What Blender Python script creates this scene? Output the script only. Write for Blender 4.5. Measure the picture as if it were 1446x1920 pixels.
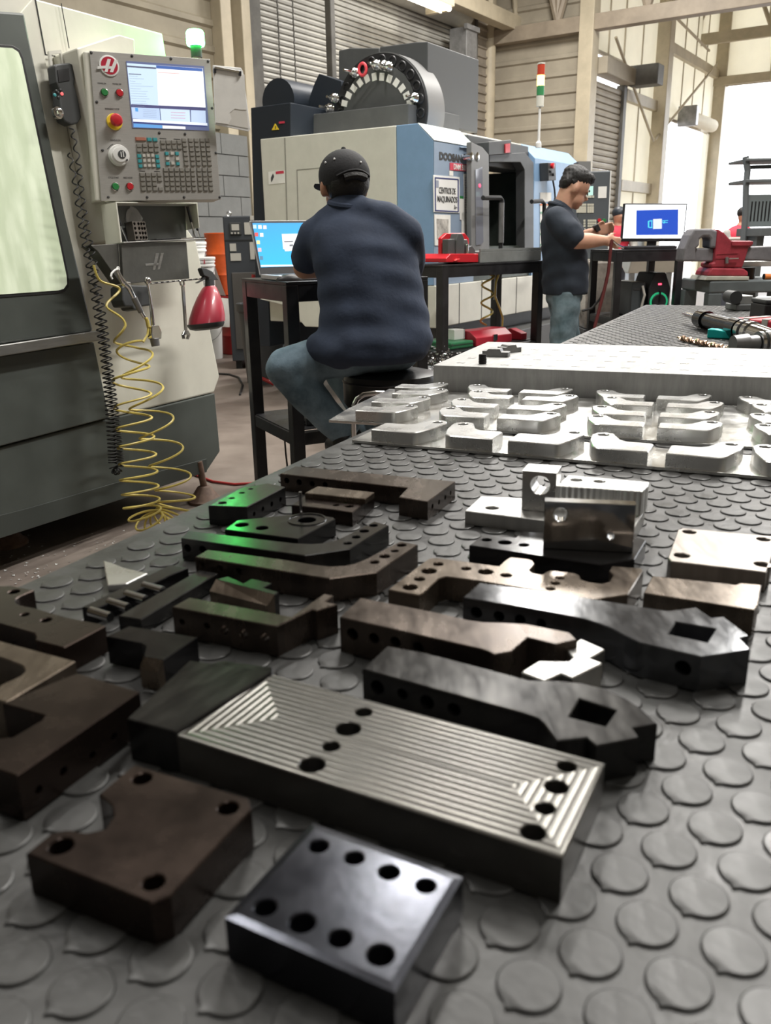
import bpy, bmesh, math, random
from mathutils import Vector, Matrix
random.seed(7)
S = bpy.context.scene
COL = S.collection
for o in list(bpy.data.objects):
    bpy.data.objects.remove(o)

# ------------------------------------------------------------------ camera
FPX, PITCH, ROLL, CAMZ = 1600.0, math.radians(17.6), math.radians(1.0), 1.2
cam = bpy.data.cameras.new('camera')
cam.sensor_fit = 'VERTICAL'; cam.sensor_height = 36.0
cam.lens = 36.0 * FPX / 1920.0
cam.clip_start = 0.02; cam.clip_end = 300
cam.dof.use_dof = True; cam.dof.focus_distance = 1.9; cam.dof.aperture_fstop = 11.0
camo = bpy.data.objects.new('camera', cam); COL.objects.link(camo)
_c, _s = math.cos(PITCH), math.sin(PITCH)
_cr, _sr = math.cos(ROLL), math.sin(ROLL)
BASIS = Matrix(((1, 0, 0), (0, -_s, _c), (0, -_c, -_s))) @ Matrix(((_cr, -_sr, 0), (_sr, _cr, 0), (0, 0, 1)))
camo.matrix_world = Matrix.Translation((0, 0, CAMZ)) @ (BASIS @ Matrix(((1, 0, 0), (0, -1, 0), (0, 0, -1)))).to_4x4()
S.camera = camo

# ------------------------------------------------------------------ sky, exposure
S.view_settings.view_transform = 'Standard'
S.view_settings.look = 'None'
S.view_settings.gamma = 1.0
S.view_settings.use_curve_mapping = False
S.view_settings.exposure = 0.35
world = bpy.data.worlds.new('sky'); S.world = world
world.use_nodes = True
_bg = world.node_tree.nodes['Background']
_bg.inputs[0].default_value = (0.93, 0.96, 1.0, 1)
_bg.inputs[1].default_value = 4.6

# area lights added out of view for most of the light; housings built below
def added_light(x, y, z, rz, sx, sy, power, col=(1.0, 0.97, 0.92)):
    l = bpy.data.lights.new('added_light', 'AREA'); l.shape = 'RECTANGLE'
    l.size = sx; l.size_y = sy; l.energy = power; l.color = col
    o = bpy.data.objects.new('added_light', l); COL.objects.link(o)
    o.location = (x, y, z); o.rotation_euler = (0, 0, rz)
    return o
ADDED_STRIPS = [(2.6, 3.2, 6.2, 270), (3.4, 6.6, 6.6, 250), (-2.4, 3.0, 6.6, 150), (0.6, 7.4, 6.6, 250), (5.5, 11.0, 6.6, 320), (2.8, 14.0, 6.6, 350), (1.5, -2.0, 6.4, 50)]
ADDED_LIGHTS = [added_light(x, y, z - 0.14, math.radians(56), 2.3, 0.28, p) for x, y, z, p in ADDED_STRIPS]

# ------------------------------------------------------------------ pixels to places
def ray(x, y):
    return BASIS @ Vector(((x - 723) / FPX, (y - 960) / FPX, 1.0))
def P(x, y, z):
    d = ray(x, y); t = (z - CAMZ) / d.z
    return Vector((d.x * t, d.y * t, z))
def at_depth(x, y, Y):
    d = ray(x, y); t = Y / d.y
    return Vector((d.x * t, Y, CAMZ + d.z * t))
class Fr:
    """upright frame: local x runs along the face, local y goes into it, z is up"""
    def __init__(s, o, yaw):
        s.o = Vector(o); s.yaw = math.radians(yaw)
        s.u = Vector((math.sin(s.yaw), math.cos(s.yaw), 0)); s.v = Vector((-math.cos(s.yaw), math.sin(s.yaw), 0))
        s.rz = math.pi / 2 - s.yaw
    def uv(s, px, py, y=0.0):
        d = ray(px, py); o = Vector((0, 0, CAMZ))
        t = ((s.o + s.v * y) - o).dot(s.v) / d.dot(s.v)
        p = o + d * t - s.o
        return (p.dot(s.u), p.z)
    def uvx(s, px, py, x=0.0):
        d = ray(px, py); o = Vector((0, 0, CAMZ))
        t = ((s.o + s.u * x) - o).dot(s.u) / d.dot(s.u)
        p = o + d * t - s.o
        return (p.dot(s.v), p.z)
    def xy(s, px, py, z):
        p = P(px, py, z + s.o.z) - s.o
        return (p.dot(s.u), p.dot(s.v))
    def loc(s, w):
        p = Vector(w) - s.o
        return Vector((p.dot(s.u), p.dot(s.v), p.z))
    def w(s, x, y, z):
        return s.o + s.u * x + s.v * y + Vector((0, 0, z))
def Z(x0, y0, k):
    return lambda x, y: (x0 + x / k, y0 + y / k)

# ------------------------------------------------------------------ materials
MATS = {}
def mat(name, col, rough=0.5, metal=0.0, var=0.0, scale=8.0, rvar=0.0, bump=0.0, bscale=40.0, emit=None, estr=0.0, alpha=1.0, trans=0.0, stretch=None, col2=None, coat=0.0, spec=0.5, ior=1.45, sss=0.0):
    if name in MATS: return MATS[name]
    m = bpy.data.materials.new(name); m.use_nodes = True
    nt = m.node_tree; N = nt.nodes; L = nt.links
    b = N['Principled BSDF']
    c = (*col, 1)
    b.inputs['Base Color'].default_value = c
    b.inputs['Roughness'].default_value = rough
    b.inputs['Metallic'].default_value = metal
    b.inputs['Specular IOR Level'].default_value = spec
    b.inputs['IOR'].default_value = ior
    b.inputs['Coat Weight'].default_value = coat
    b.inputs['Coat Roughness'].default_value = 0.12
    b.inputs['Alpha'].default_value = alpha
    b.inputs['Transmission Weight'].default_value = trans
    if sss:
        b.inputs['Subsurface Weight'].default_value = sss
        b.inputs['Subsurface Radius'].default_value = (0.02, 0.008, 0.004)
    if emit:
        b.inputs['Emission Color'].default_value = (*emit, 1)
        b.inputs['Emission Strength'].default_value = estr
    if var or rvar or bump or col2:
        tc = N.new('ShaderNodeTexCoord'); mp = N.new('ShaderNodeMapping')
        if stretch: mp.inputs['Scale'].default_value = stretch
        L.new(tc.outputs['Object'], mp.inputs['Vector'])
        nz = N.new('ShaderNodeTexNoise'); nz.inputs['Scale'].default_value = scale; nz.inputs['Detail'].default_value = 6.0; nz.inputs['Roughness'].default_value = 0.62
        L.new(mp.outputs[0], nz.inputs['Vector'])
        if var or col2:
            r = N.new('ShaderNodeValToRGB')
            a = tuple(max(0, x * (1 - var)) for x in col)
            d = col2 if col2 else tuple(min(1, x * (1 + var)) for x in col)
            r.color_ramp.elements[0].position = 0.36; r.color_ramp.elements[1].position = 0.66
            r.color_ramp.elements[0].color = (*a, 1); r.color_ramp.elements[1].color = (*d, 1)
            L.new(nz.outputs['Fac'], r.inputs[0]); L.new(r.outputs[0], b.inputs['Base Color'])
        if rvar:
            mr = N.new('ShaderNodeMapRange')
            mr.inputs['From Min'].default_value = 0.3; mr.inputs['From Max'].default_value = 0.7
            mr.inputs['To Min'].default_value = max(0.02, rough - rvar); mr.inputs['To Max'].default_value = min(1, rough + rvar)
            L.new(nz.outputs['Fac'], mr.inputs['Value']); L.new(mr.outputs[0], b.inputs['Roughness'])
        if bump:
            n2 = N.new('ShaderNodeTexNoise'); n2.inputs['Scale'].default_value = bscale; n2.inputs['Detail'].default_value = 4.0
            L.new(mp.outputs[0], n2.inputs['Vector'])
            bp = N.new('ShaderNodeBump'); bp.inputs['Strength'].default_value = bump; bp.inputs['Distance'].default_value = 0.004
            L.new(n2.outputs['Fac'], bp.inputs['Height']); L.new(bp.outputs[0], b.inputs['Normal'])
    MATS[name] = m
    return m

# ------------------------------------------------------------------ mesh helpers
def link(o, parent=None):
    COL.objects.link(o)
    if parent is not None: o.parent = parent
    return o
def ob(name, bm, m=None, parent=None, smooth=False, bevel=0.0, seg=2, kind=None, angle=35):
    bmesh.ops.recalc_face_normals(bm, faces=bm.faces[:])
    me = bpy.data.meshes.new(name); bm.to_mesh(me); bm.free()
    if m: me.materials.append(m)
    o = bpy.data.objects.new(name, me); link(o, parent)
    if smooth: smooth_mesh(me, angle)
    if bevel:
        md = o.modifiers.new('bevel', 'BEVEL'); md.width = bevel; md.segments = seg; md.limit_method = 'ANGLE'; md.angle_limit = math.radians(30)
    if kind: o['kind'] = kind
    return o
def smooth_mesh(me, angle=35):
    me.shade_smooth()
    me.set_sharp_from_angle(angle=math.radians(angle))
def thing(name, label, cat, loc=(0, 0, 0), rz=0.0, group=None):
    o = bpy.data.objects.new(name, None); o.empty_display_size = 0.05; COL.objects.link(o)
    o.location = loc; o.rotation_euler = (0, 0, rz)
    return tag(o, label, cat, group)
def tag(o, label, cat, group=None, kind=None):
    o['label'] = label; o['category'] = cat
    if group: o['group'] = group
    if kind: o['kind'] = kind
    return o
def struct(o, label=None):
    o['kind'] = 'structure'
    if label: o['label'] = label
    return o
def box(bm, x0, x1, y0, y1, z0, z1):
    vs = [bm.verts.new(p) for p in ((x0, y0, z0), (x1, y0, z0), (x1, y1, z0), (x0, y1, z0), (x0, y0, z1), (x1, y0, z1), (x1, y1, z1), (x0, y1, z1))]
    for f in ((0, 3, 2, 1), (4, 5, 6, 7), (0, 1, 5, 4), (1, 2, 6, 5), (2, 3, 7, 6), (3, 0, 4, 7)):
        bm.faces.new([vs[i] for i in f])
    return vs
def B(x0, x1, y0, y1, z0, z1):
    bm = bmesh.new(); box(bm, x0, x1, y0, y1, z0, z1); return bm
def prism(bm, poly, fn0, fn1):
    """poly of 2D points; fn maps a 2D point to 3D at each end"""
    a = [bm.verts.new(fn0(p)) for p in poly]; b = [bm.verts.new(fn1(p)) for p in poly]
    n = len(poly)
    bm.faces.new(a[::-1]); bm.faces.new(b)
    for i in range(n):
        bm.faces.new((a[i], a[(i + 1) % n], b[(i + 1) % n], b[i]))
def PY(poly, y0, y1, bm=None):
    """outline in (x,z) extruded along y"""
    bm = bm or bmesh.new()
    prism(bm, poly, lambda p: (p[0], y0, p[1]), lambda p: (p[0], y1, p[1])); return bm
def PZ(poly, z0, z1, bm=None):
    bm = bm or bmesh.new()
    prism(bm, poly, lambda p: (p[0], p[1], z0), lambda p: (p[0], p[1], z1)); return bm
def PX(poly, x0, x1, bm=None):
    """outline in (y,z) extruded along x"""
    bm = bm or bmesh.new()
    prism(bm, poly, lambda p: (x0, p[0], p[1]), lambda p: (x1, p[0], p[1])); return bm
def basis_for(d):
    d = d.normalized(); a = Vector((0, 0, 1)) if abs(d.z) < 0.9 else Vector((1, 0, 0))
    x = d.cross(a).normalized(); y = d.cross(x).normalized(); return x, y
def cyl(bm, p0, p1, r0, r1=None, seg=16, caps=True):
    p0 = Vector(p0); p1 = Vector(p1); r1 = r0 if r1 is None else r1
    x, y = basis_for(p1 - p0)
    R = []
    for p, r in ((p0, r0), (p1, r1)):
        R.append([bm.verts.new(p + (x * math.cos(2 * math.pi * i / seg) + y * math.sin(2 * math.pi * i / seg)) * r) for i in range(seg)])
    for i in range(seg):
        bm.faces.new((R[0][i], R[0][(i + 1) % seg], R[1][(i + 1) % seg], R[1][i]))
    if caps:
        bm.faces.new(R[0][::-1]); bm.faces.new(R[1])
def CY(p0, p1, r0, r1=None, seg=16):
    bm = bmesh.new(); cyl(bm, p0, p1, r0, r1, seg); return bm
def tube(bm, pts, r, seg=8, closed=False, radii=None):
    pts = [Vector(p) for p in pts]; n = len(pts); rings = []
    up = None
    for i, p in enumerate(pts):
        a = pts[i - 1] if i > 0 else (pts[-1] if closed else p); b = pts[(i + 1) % n] if (i < n - 1 or closed) else p
        t = (b - a).normalized()
        if up is None: x, y = basis_for(t)
        else:
            x = (up - t * up.dot(t))
            x = x.normalized() if x.length > 1e-6 else basis_for(t)[0]
            y = t.cross(x).normalized()
        up = x
        rr = radii[i] if radii else r
        rings.append([bm.verts.new(p + (x * math.cos(2 * math.pi * k / seg) + y * math.sin(2 * math.pi * k / seg)) * rr) for k in range(seg)])
    for i in range(n if closed else n - 1):
        A = rings[i]; Bq = rings[(i + 1) % n]
        for k in range(seg): bm.faces.new((A[k], A[(k + 1) % seg], Bq[(k + 1) % seg], Bq[k]))
    if not closed:
        bm.faces.new(rings[0][::-1]); bm.faces.new(rings[-1])
def TU(pts, r, seg=8, closed=False, radii=None):
    bm = bmesh.new(); tube(bm, pts, r, seg, closed, radii); return bm
def lathe(bm, prof, seg=24, c=(0, 0, 0), axis='z', sx=1.0, sy=1.0):
    """prof: (radius, height) pairs from bottom to top"""
    rings = []
    for r, h in prof:
        ring = []
        for i in range(seg):
            a = 2 * math.pi * i / seg; q = (r * math.cos(a) * sx, r * math.sin(a) * sy)
            p = {'z': (q[0], q[1], h), 'y': (q[0], h, q[1]), 'x': (h, q[0], q[1])}[axis]
            ring.append(bm.verts.new((p[0] + c[0], p[1] + c[1], p[2] + c[2])))
        rings.append(ring)
    for a, b in zip(rings, rings[1:]):
        for i in range(seg): bm.faces.new((a[i], a[(i + 1) % seg], b[(i + 1) % seg], b[i]))
    bm.faces.new(rings[0][::-1]); bm.faces.new(rings[-1])
def LA(prof, seg=24, c=(0, 0, 0), axis='z', sx=1.0, sy=1.0):
    bm = bmesh.new(); lathe(bm, prof, seg, c, axis, sx, sy); return bm
def circ(cx, cy, r, n=20, ry=None):
    ry = ry or r
    return [(cx + r * math.cos(2 * math.pi * i / n), cy + ry * math.sin(2 * math.pi * i / n)) for i in range(n)]
def rrect(x0, x1, y0, y1, r, n=5):
    out = []
    for cx, cy, a0 in ((x1 - r, y1 - r, 0), (x0 + r, y1 - r, 90), (x0 + r, y0 + r, 180), (x1 - r, y0 + r, 270)):
        for i in range(n):
            a = math.radians(a0 + 90 * i / (n - 1)); out.append((cx + r * math.cos(a), cy + r * math.sin(a)))
    return out
def area2(p):
    return sum(p[i][0] * p[(i + 1) % len(p)][1] - p[(i + 1) % len(p)][0] * p[i][1] for i in range(len(p)))
def offset(poly, d):
    """shift an outline sideways by d (positive = outward)"""
    sgn = 1 if area2(poly) > 0 else -1
    n = len(poly); out = []
    for i in range(n):
        p0, p1, p2 = (Vector(poly[i - 1]).to_2d(), Vector(poly[i]).to_2d(), Vector(poly[(i + 1) % n]).to_2d())
        a = (p1 - p0); b = (p2 - p1)
        if a.length < 1e-9 or b.length < 1e-9: out.append(tuple(p1)); continue
        a.normalize(); b.normalize()
        na = Vector((a.y, -a.x)) * sgn; nb = Vector((b.y, -b.x)) * sgn
        m = na + nb
        if m.length < 1e-6: out.append(tuple(p1 + na * d)); continue
        m.normalize(); k = d / max(0.35, m.dot(na))
        out.append(tuple(p1 + m * k))
    return out
def plate(bm, outer, holes, z0, z1, ch=0.0008, chz=None, fn=None):
    """flat plate with through holes and a small chamfer on every top edge"""
    fn = fn or (lambda x, y, z: (x, y, z))
    chz = ch if chz is None else chz
    loops = [(outer, -1)] + [(h, 1) for h in holes]
    def fill(rings, flip):
        es = []
        for r in rings:
            for i in range(len(r)): es.append(bm.edges.new((r[i], r[(i + 1) % len(r)])) if bm.edges.get((r[i], r[(i + 1) % len(r)])) is None else bm.edges.get((r[i], r[(i + 1) % len(r)])))
        bmesh.ops.triangle_fill(bm, use_beauty=True, use_dissolve=False, edges=es)
    tops = []; bots = []
    for lp, s in loops:
        hc = min(ch, 0.0007)
        ins = offset(lp, -ch if s < 0 else hc)
        t = [bm.verts.new(fn(p[0], p[1], z1)) for p in ins]
        m = [bm.verts.new(fn(p[0], p[1], z1 - (chz if s < 0 else hc))) for p in lp]
        b = [bm.verts.new(fn(p[0], p[1], z0)) for p in lp]
        n = len(lp)
        for i in range(n):
            bm.faces.new((m[i], m[(i + 1) % n], t[(i + 1) % n], t[i]))
            bm.faces.new((b[i], b[(i + 1) % n], m[(i + 1) % n], m[i]))
        tops.append(t); bots.append(b)
    fill(tops, False); fill(bots, True)
def PL(outer, holes, z0, z1, ch=0.0008, chz=None, fn=None):
    bm = bmesh.new(); plate(bm, outer, holes, z0, z1, ch, chz, fn); return bm
def cut(o, cbm):
    """subtract a bmesh (in the object's own space) from o for good"""
    bmesh.ops.recalc_face_normals(cbm, faces=cbm.faces[:])
    cm = bpy.data.meshes.new('cutter'); cbm.to_mesh(cm); cbm.free()
    c = bpy.data.objects.new('cutter', cm); COL.objects.link(c)
    t = bpy.data.objects.new('cut_target', o.data); COL.objects.link(t)
    md = t.modifiers.new('b', 'BOOLEAN'); md.operation = 'DIFFERENCE'; md.object = c; md.solver = 'EXACT'
    bpy.context.view_layer.update()
    dg = bpy.context.evaluated_depsgraph_get()
    me = bpy.data.meshes.new_from_object(t.evaluated_get(dg))
    if len(me.polygons) > 3:
        me.name = o.name; o.data = me
    bpy.data.objects.remove(t); bpy.data.objects.remove(c)
def blob(name, shapes, m, parent=None, voxel=0.012, smooth=6, sub=0, disp=None):
    """one continuous surface grown from overlapping capsules and ellipsoids"""
    bm = bmesh.new()
    for s in shapes:
        if s[0] == 'c':      # tapered capsule
            _, p0, p1, r0, r1 = s[:5]; p0 = Vector(p0); p1 = Vector(p1)
            sg = 7 if max(r0, r1) < 0.02 else 14
            cyl(bm, p0, p1, r0, r1, sg)
            for p, r in ((p0, r0), (p1, r1)):
                bmesh.ops.create_uvsphere(bm, u_segments=sg, v_segments=5 if sg == 7 else 9, radius=r, matrix=Matrix.Translation(p))
        elif s[0] == 'e':    # ellipsoid, optional euler rotation
            _, p, r = s[:3]; rot = Matrix.Identity(4)
            if len(s) > 3: 
                from mathutils import Euler
                rot = Euler(s[3]).to_matrix().to_4x4()
            bmesh.ops.create_uvsphere(bm, u_segments=20, v_segments=12, radius=1.0, matrix=Matrix.Translation(p) @ rot @ Matrix.Diagonal((*r, 1)))
        elif s[0] == 'l':    # loft of elliptical rings: list of (centre, rx, ry, [axis x vector])
            rings = []
            for c, rx, ry, ax in s[1]:
                c = Vector(c); ax = Vector(ax).normalized(); up = Vector(s[2]).normalized(); ay = up.cross(ax).normalized()
                rings.append([bm.verts.new(c + ax * math.cos(2 * math.pi * k / 24) * rx + ay * math.sin(2 * math.pi * k / 24) * ry) for k in range(24)])
            for a, b in zip(rings, rings[1:]):
                for k in range(24): bm.faces.new((a[k], a[(k + 1) % 24], b[(k + 1) % 24], b[k]))
            bm.faces.new(rings[0][::-1]); bm.faces.new(rings[-1])
    bmesh.ops.recalc_face_normals(bm, faces=bm.faces[:])
    me = bpy.data.meshes.new('tmp'); bm.to_mesh(me); bm.free()
    t = bpy.data.objects.new('tmp', me); COL.objects.link(t)
    r = t.modifiers.new('r', 'REMESH'); r.mode = 'VOXEL'; r.voxel_size = voxel; r.use_smooth_shade = True
    if smooth:
        sm = t.modifiers.new('s', 'SMOOTH'); sm.factor = 0.5; sm.iterations = smooth
    bpy.context.view_layer.update()
    dg = bpy.context.evaluated_depsgraph_get()
    out = bpy.data.meshes.new_from_object(t.evaluated_get(dg)); bpy.data.objects.remove(t)
    out.name = name; out.materials.clear(); out.materials.append(m)
    if disp:
        for v in out.vertices: v.co = disp(v.co)
    out.shade_smooth()
    o = bpy.data.objects.new(name, out); return link(o, parent)
def text(s, size, m, parent, loc, rot=(math.pi / 2, 0, 0), name='lettering', depth=0.0008, align='LEFT', sx=1.0, bold=0.0, shear=0.0, width=None):
    c = bpy.data.curves.new('t', 'FONT'); c.body = s; c.size = size; c.extrude = depth; c.align_x = align; c.offset = bold; c.shear = shear
    t = bpy.data.objects.new('t', c); COL.objects.link(t)
    bpy.context.view_layer.update()
    dg = bpy.context.evaluated_depsgraph_get()
    me = bpy.data.meshes.new_from_object(t.evaluated_get(dg)); bpy.data.objects.remove(t)
    me.name = name
    me.materials.clear(); me.materials.append(m)
    if width:
        xs = [v.co.x for v in me.vertices]; sx = width / max(1e-6, max(xs) - min(xs))
    o = bpy.data.objects.new(name, me); link(o, parent); o.location = loc; o.rotation_euler = rot; o.scale = (sx, 1, 1)
    return o
def copy_tree(o, parent=None):
    c = o.copy(); COL.objects.link(c); c.parent = parent
    for ch in list(o.children): copy_tree(ch, c)
    return c
# ------------------------------------------------------------------ the building
YB = 34.0
_nb = Vector((-math.cos(math.radians(YB)), math.sin(math.radians(YB)), 0)); _ub = Vector((math.sin(math.radians(YB)), math.cos(math.radians(YB)), 0))
W1 = Fr(_nb * 8.7, YB)
m_floor = mat('concrete_floor', (0.16, 0.125, 0.105), 0.55, var=0.28, scale=1.1, rvar=0.15, bump=0.15, bscale=30, col2=(0.27, 0.225, 0.195))
m_beige = mat('beige_painted_siding', (0.30, 0.265, 0.195), 0.6, var=0.12, scale=2.0)
m_beige2 = mat('beige_painted_steel', (0.47, 0.41, 0.30), 0.5, var=0.1, scale=3.0)
m_sidingw = mat('weathered_light_siding', (0.36, 0.32, 0.25), 0.6, var=0.12, scale=1.5)
m_shut = mat('grey_shutter_steel', (0.33, 0.32, 0.29), 0.45, metal=0.25, var=0.15, scale=2.0)
m_whitep = mat('white_translucent_panel', (0.80, 0.77, 0.68), 0.7, var=0.06, scale=1.5)
_nt = m_whitep.node_tree; _tr = _nt.nodes.new('ShaderNodeBsdfTranslucent'); _tr.inputs[0].default_value = (0.93, 0.90, 0.80, 1); _mx = _nt.nodes.new('ShaderNodeMixShader'); _mx.inputs[0].default_value = 0.42
_out = [n for n in _nt.nodes if n.type == 'OUTPUT_MATERIAL'][0]
_nt.links.new(_nt.nodes['Principled BSDF'].outputs[0], _mx.inputs[1]); _nt.links.new(_tr.outputs[0], _mx.inputs[2]); _nt.links.new(_mx.outputs[0], _out.inputs[0])
m_greyblk = mat('grey_painted_block', (0.155, 0.16, 0.155), 0.6, var=0.08, scale=6, bump=0.3, bscale=60)
m_mortar = mat('grey_painted_mortar', (0.10, 0.105, 0.10), 0.8)
m_darkst = mat('dark_weathered_steel', (0.10, 0.095, 0.085), 0.55, var=0.2, scale=4)
m_brownst = mat('brown_grey_beam_paint', (0.30, 0.25, 0.19), 0.5, var=0.15, scale=3)
m_roof = mat('white_roof_lining', (0.62, 0.60, 0.55), 0.8, var=0.08, scale=1.0)
m_lamp = mat('lamp_tube_light', (1, 1, 1), 0.4, emit=(1.0, 0.93, 0.78), estr=9.0)
m_black = mat('black_painted_steel', (0.018, 0.018, 0.02), 0.38, var=0.3, scale=10, rvar=0.1)
m_grime = mat('grey_steel', (0.25, 0.25, 0.25), 0.4, metal=0.6, var=0.2)

def rib_profile(z0, z1, pitch, depth, lo=0.62):
    pts = []; z = z0
    while z < z1 - 1e-6:
        for dz, y in ((0, 0), (pitch * lo, 0), (pitch * (lo + 0.09), -depth), (pitch * 0.91, -depth)):
            if z + dz <= z1: pts.append((y, z + dz))
        z += pitch
    pts.append((0, z1))
    return pts
def siding(name, fr, x0, x1, z0, z1, pitch, depth, m, parent=None, y=0.0, thick=0.04):
    bm = bmesh.new(); pr = rib_profile(z0, z1, pitch, depth)
    A = [bm.verts.new((x0, y + p[0], p[1])) for p in pr]; Bv = [bm.verts.new((x1, y + p[0], p[1])) for p in pr]
    A2 = [bm.verts.new((x0, y + thick, p[1])) for p in pr]; B2 = [bm.verts.new((x1, y + thick, p[1])) for p in pr]
    for i in range(len(pr) - 1):
        bm.faces.new((A[i], Bv[i], Bv[i + 1], A[i + 1])); bm.faces.new((A2[i + 1], B2[i + 1], B2[i], A2[i]))
    o = ob(name, bm, m, parent)
    if parent is None:
        o.location = fr.o; o.rotation_euler = (0, 0, fr.rz)
    return o
def fob(name, fr, bm, m, kind='structure', label=None, bevel=0.0, smooth=False):
    o = ob(name, bm, m, None, smooth=smooth, bevel=bevel); o.location = fr.o; o.rotation_euler = (0, 0, fr.rz)
    if kind: o['kind'] = kind
    if label: o['label'] = label
    return o
def fthing(name, fr, label, cat, group=None, at=(0, 0, 0)):
    return thing(name, label, cat, fr.w(*at), fr.rz, group)

# floor and yard
bm = bmesh.new(); box(bm, -30, 45, -14, 60, -0.12, 0.0)
struct(ob('floor', bm, m_floor), 'stained brown-grey concrete workshop floor')

# bright metal chips swept along the floor beside the machine
_r = random.Random(11); _bm = bmesh.new()
for _i in range(150):
    _p = P(_r.uniform(-30, 330), _r.gauss(1075, 22) - 0.12 * 0, 0.0); _p.y += _r.uniform(-0.12, 0.25)
    _a = _r.uniform(0, 6.28); _s = _r.uniform(0.003, 0.008)
    _v = [_bm.verts.new((_p.x + _s * math.cos(_a + k * 2.1), _p.y + _s * math.sin(_a + k * 2.1), 0.001 + _r.uniform(0, 0.004))) for k in range(3)]; _bm.faces.new(_v)
tag(ob('metal_chips', _bm, mat('bright_chip_metal', (0.8, 0.8, 0.8), 0.4, 0.15)), 'scattered bright metal chips on the floor beside the bench', 'metal chips', kind='stuff')
HX = lambda px, py=200: W1.uv(px, py)[0]
a_corner = HX(925); CEIL = 8.3
# long left wall: siding, roller door, siding
d0, d1 = HX(482), HX(852)
struct(siding('wall_left', W1, -9, d0 - 0.30, 0, CEIL, 0.305, 0.035, m_beige), 'beige ribbed metal siding of the left wall')
struct(siding('wall_left', W1, d1 + 0.05, a_corner, 0, CEIL, 0.16, 0.03, mat('brown_weathered_siding', (0.27, 0.235, 0.19), 0.6, var=0.2, scale=3)), 'brown weathered siding strip beside the roller door')
door = fthing('door_1', W1, 'wide grey roller shutter door behind the machining centre', 'door'); del door['category']; struct(door)
sl = bmesh.new(); PX([(0, 0.002), (-0.018, 0.012), (-0.026, 0.04), (-0.018, 0.066), (0, 0.074), (0.02, 0.074), (0.02, 0.002)], d0, d1, sl)
s0 = ob('slat', sl, m_shut, door)
ztop = W1.uv(700, -40)[1]
nsl = int(ztop / 0.076) + 1
for k in range(nsl):
    c = s0 if k == 0 else link(s0.copy(), door); c.location = (0, 0.03, k * 0.076)
ob('door_backing', B(d0, d1, 0.06, 0.09, 0, nsl * 0.076), m_darkst, door)
ob('door_drum', CY((d0 - 0.1, -0.12, nsl * 0.076 - 0.1), (d1 + 0.1, -0.12, nsl * 0.076 - 0.1), 0.24, seg=20), m_shut, door, smooth=True)
for xx in (d0 - 0.02, d1): ob('guide_rail', B(xx - 0.12, xx + 0.02, -0.07, 0.08, 0, nsl * 0.076), m_darkst, door, bevel=0.006)
struct(fob('wall_left', W1, B(d0 - 0.3, d1 + 0.1, 0.0, 0.12, nsl * 0.076, CEIL), m_beige, label='wall strip above the roller door'))
# chains hanging at the door
for px in (513, 541):
    x = HX(px); ch = bmesh.new()
    for k in range(100):
        z = 1.9 + k * 0.045; cyl(ch, (x + (0.006 if k % 2 else -0.006), -0.16, z), (x, -0.16, z + 0.04), 0.011, seg=6)
    o = fob('door_chain', W1, ch, m_darkst, kind=None)
    tag(o, 'thin hoist chain hanging at the left of the roller door' if px == 513 else 'thin hoist chain hanging behind the dark pipe', 'chain', 'door chains')
# posts left of the door
for i, (px, w, m, dd) in enumerate(((414, 0.14, m_beige2, 0.18), (446, 0.12, m_beige2, 0.22), (466, 0.17, m_darkst, 0.20))):
    x = HX(px, 100); struct(fob('steel_column', W1, B(x - w, x + w * 0.4, -dd, 0, 0, CEIL), m, label=['beige wall post above the clipboard', 'narrow beige post beside the roller door', 'dark roller door jamb post'][i], bevel=0.01))
x = HX(536); 
struct(fob('trim_1', W1, B(x - 0.05, x + 0.05, -0.9, -0.8, 2.2, CEIL), m_darkst, label='dark vertical pipe in front of the roller door', bevel=0.01))
# grey block wall low behind the drums
BW = Fr(W1.w(0, -0.32, 0), YB)
x0, x1 = BW.uv(240, 300)[0], BW.uv(466, 300)[0]; zt = BW.uv(440, 252)[1]
bw = fob('wall_block', BW, B(x0, x1, 0.02, 0.28, 0, zt), m_mortar, label='low grey painted block wall')
nb = 10; bh = zt / nb; bl = 0.62
blk = None
for r in range(nb):
    x = x0 - (bl / 2 if r % 2 else 0)
    while x < x1:
        a, b = max(x, x0) + 0.006, min(x + bl, x1) - 0.006
        if b - a > 0.05:
            if abs(b - a - bl + 0.012) < 1e-4:
                if blk is None:
                    blk = ob('block', B(0, bl - 0.012, -0.004, 0.03, 0.006, bh - 0.006), m_greyblk, bw); c = blk
                else: c = link(blk.copy(), bw)
                c.location = (a, 0, r * bh)
            else:
                ob('block', B(a, b, -0.004, 0.03, r * bh + 0.006, (r + 1) * bh - 0.006), m_greyblk, bw)
        x += bl
# jog wall (faces the camera) with the post at its near end
pc = W1.w(a_corner, 0, 0)
W2 = Fr(pc, YB + 90)
w2 = W2.uv(1104, 150)[0]
struct(siding('wall_jog', W2, 0, w2, 0, 6.15, 0.305, 0.04, m_sidingw), 'beige ribbed metal wall behind the signal tower')
struct(fob('wall_jog', W2, B(0, w2, 0.02, 0.1, 6.1, CEIL), m_sidingw, label='beige wall above the truss'))
struct(fob('steel_column', W2, B(-0.52, -0.22, -0.35, 0.0, 0, CEIL), m_beige2, label='broad beige corner column', bevel=0.01))
struct(fob('steel_column', W2, CY((0.0, -0.22, 0), (0.0, -0.22, CEIL), 0.13), m_beige2, label='round beige pipe column in the wall corner', smooth=True))
struct(fob('steel_column', W2, B(w2 - 0.12, w2 + 0.16, -0.30, 0.02, 0, 6.4), m_beige2, label='beige post at the end of the ribbed wall', bevel=0.01))
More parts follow.
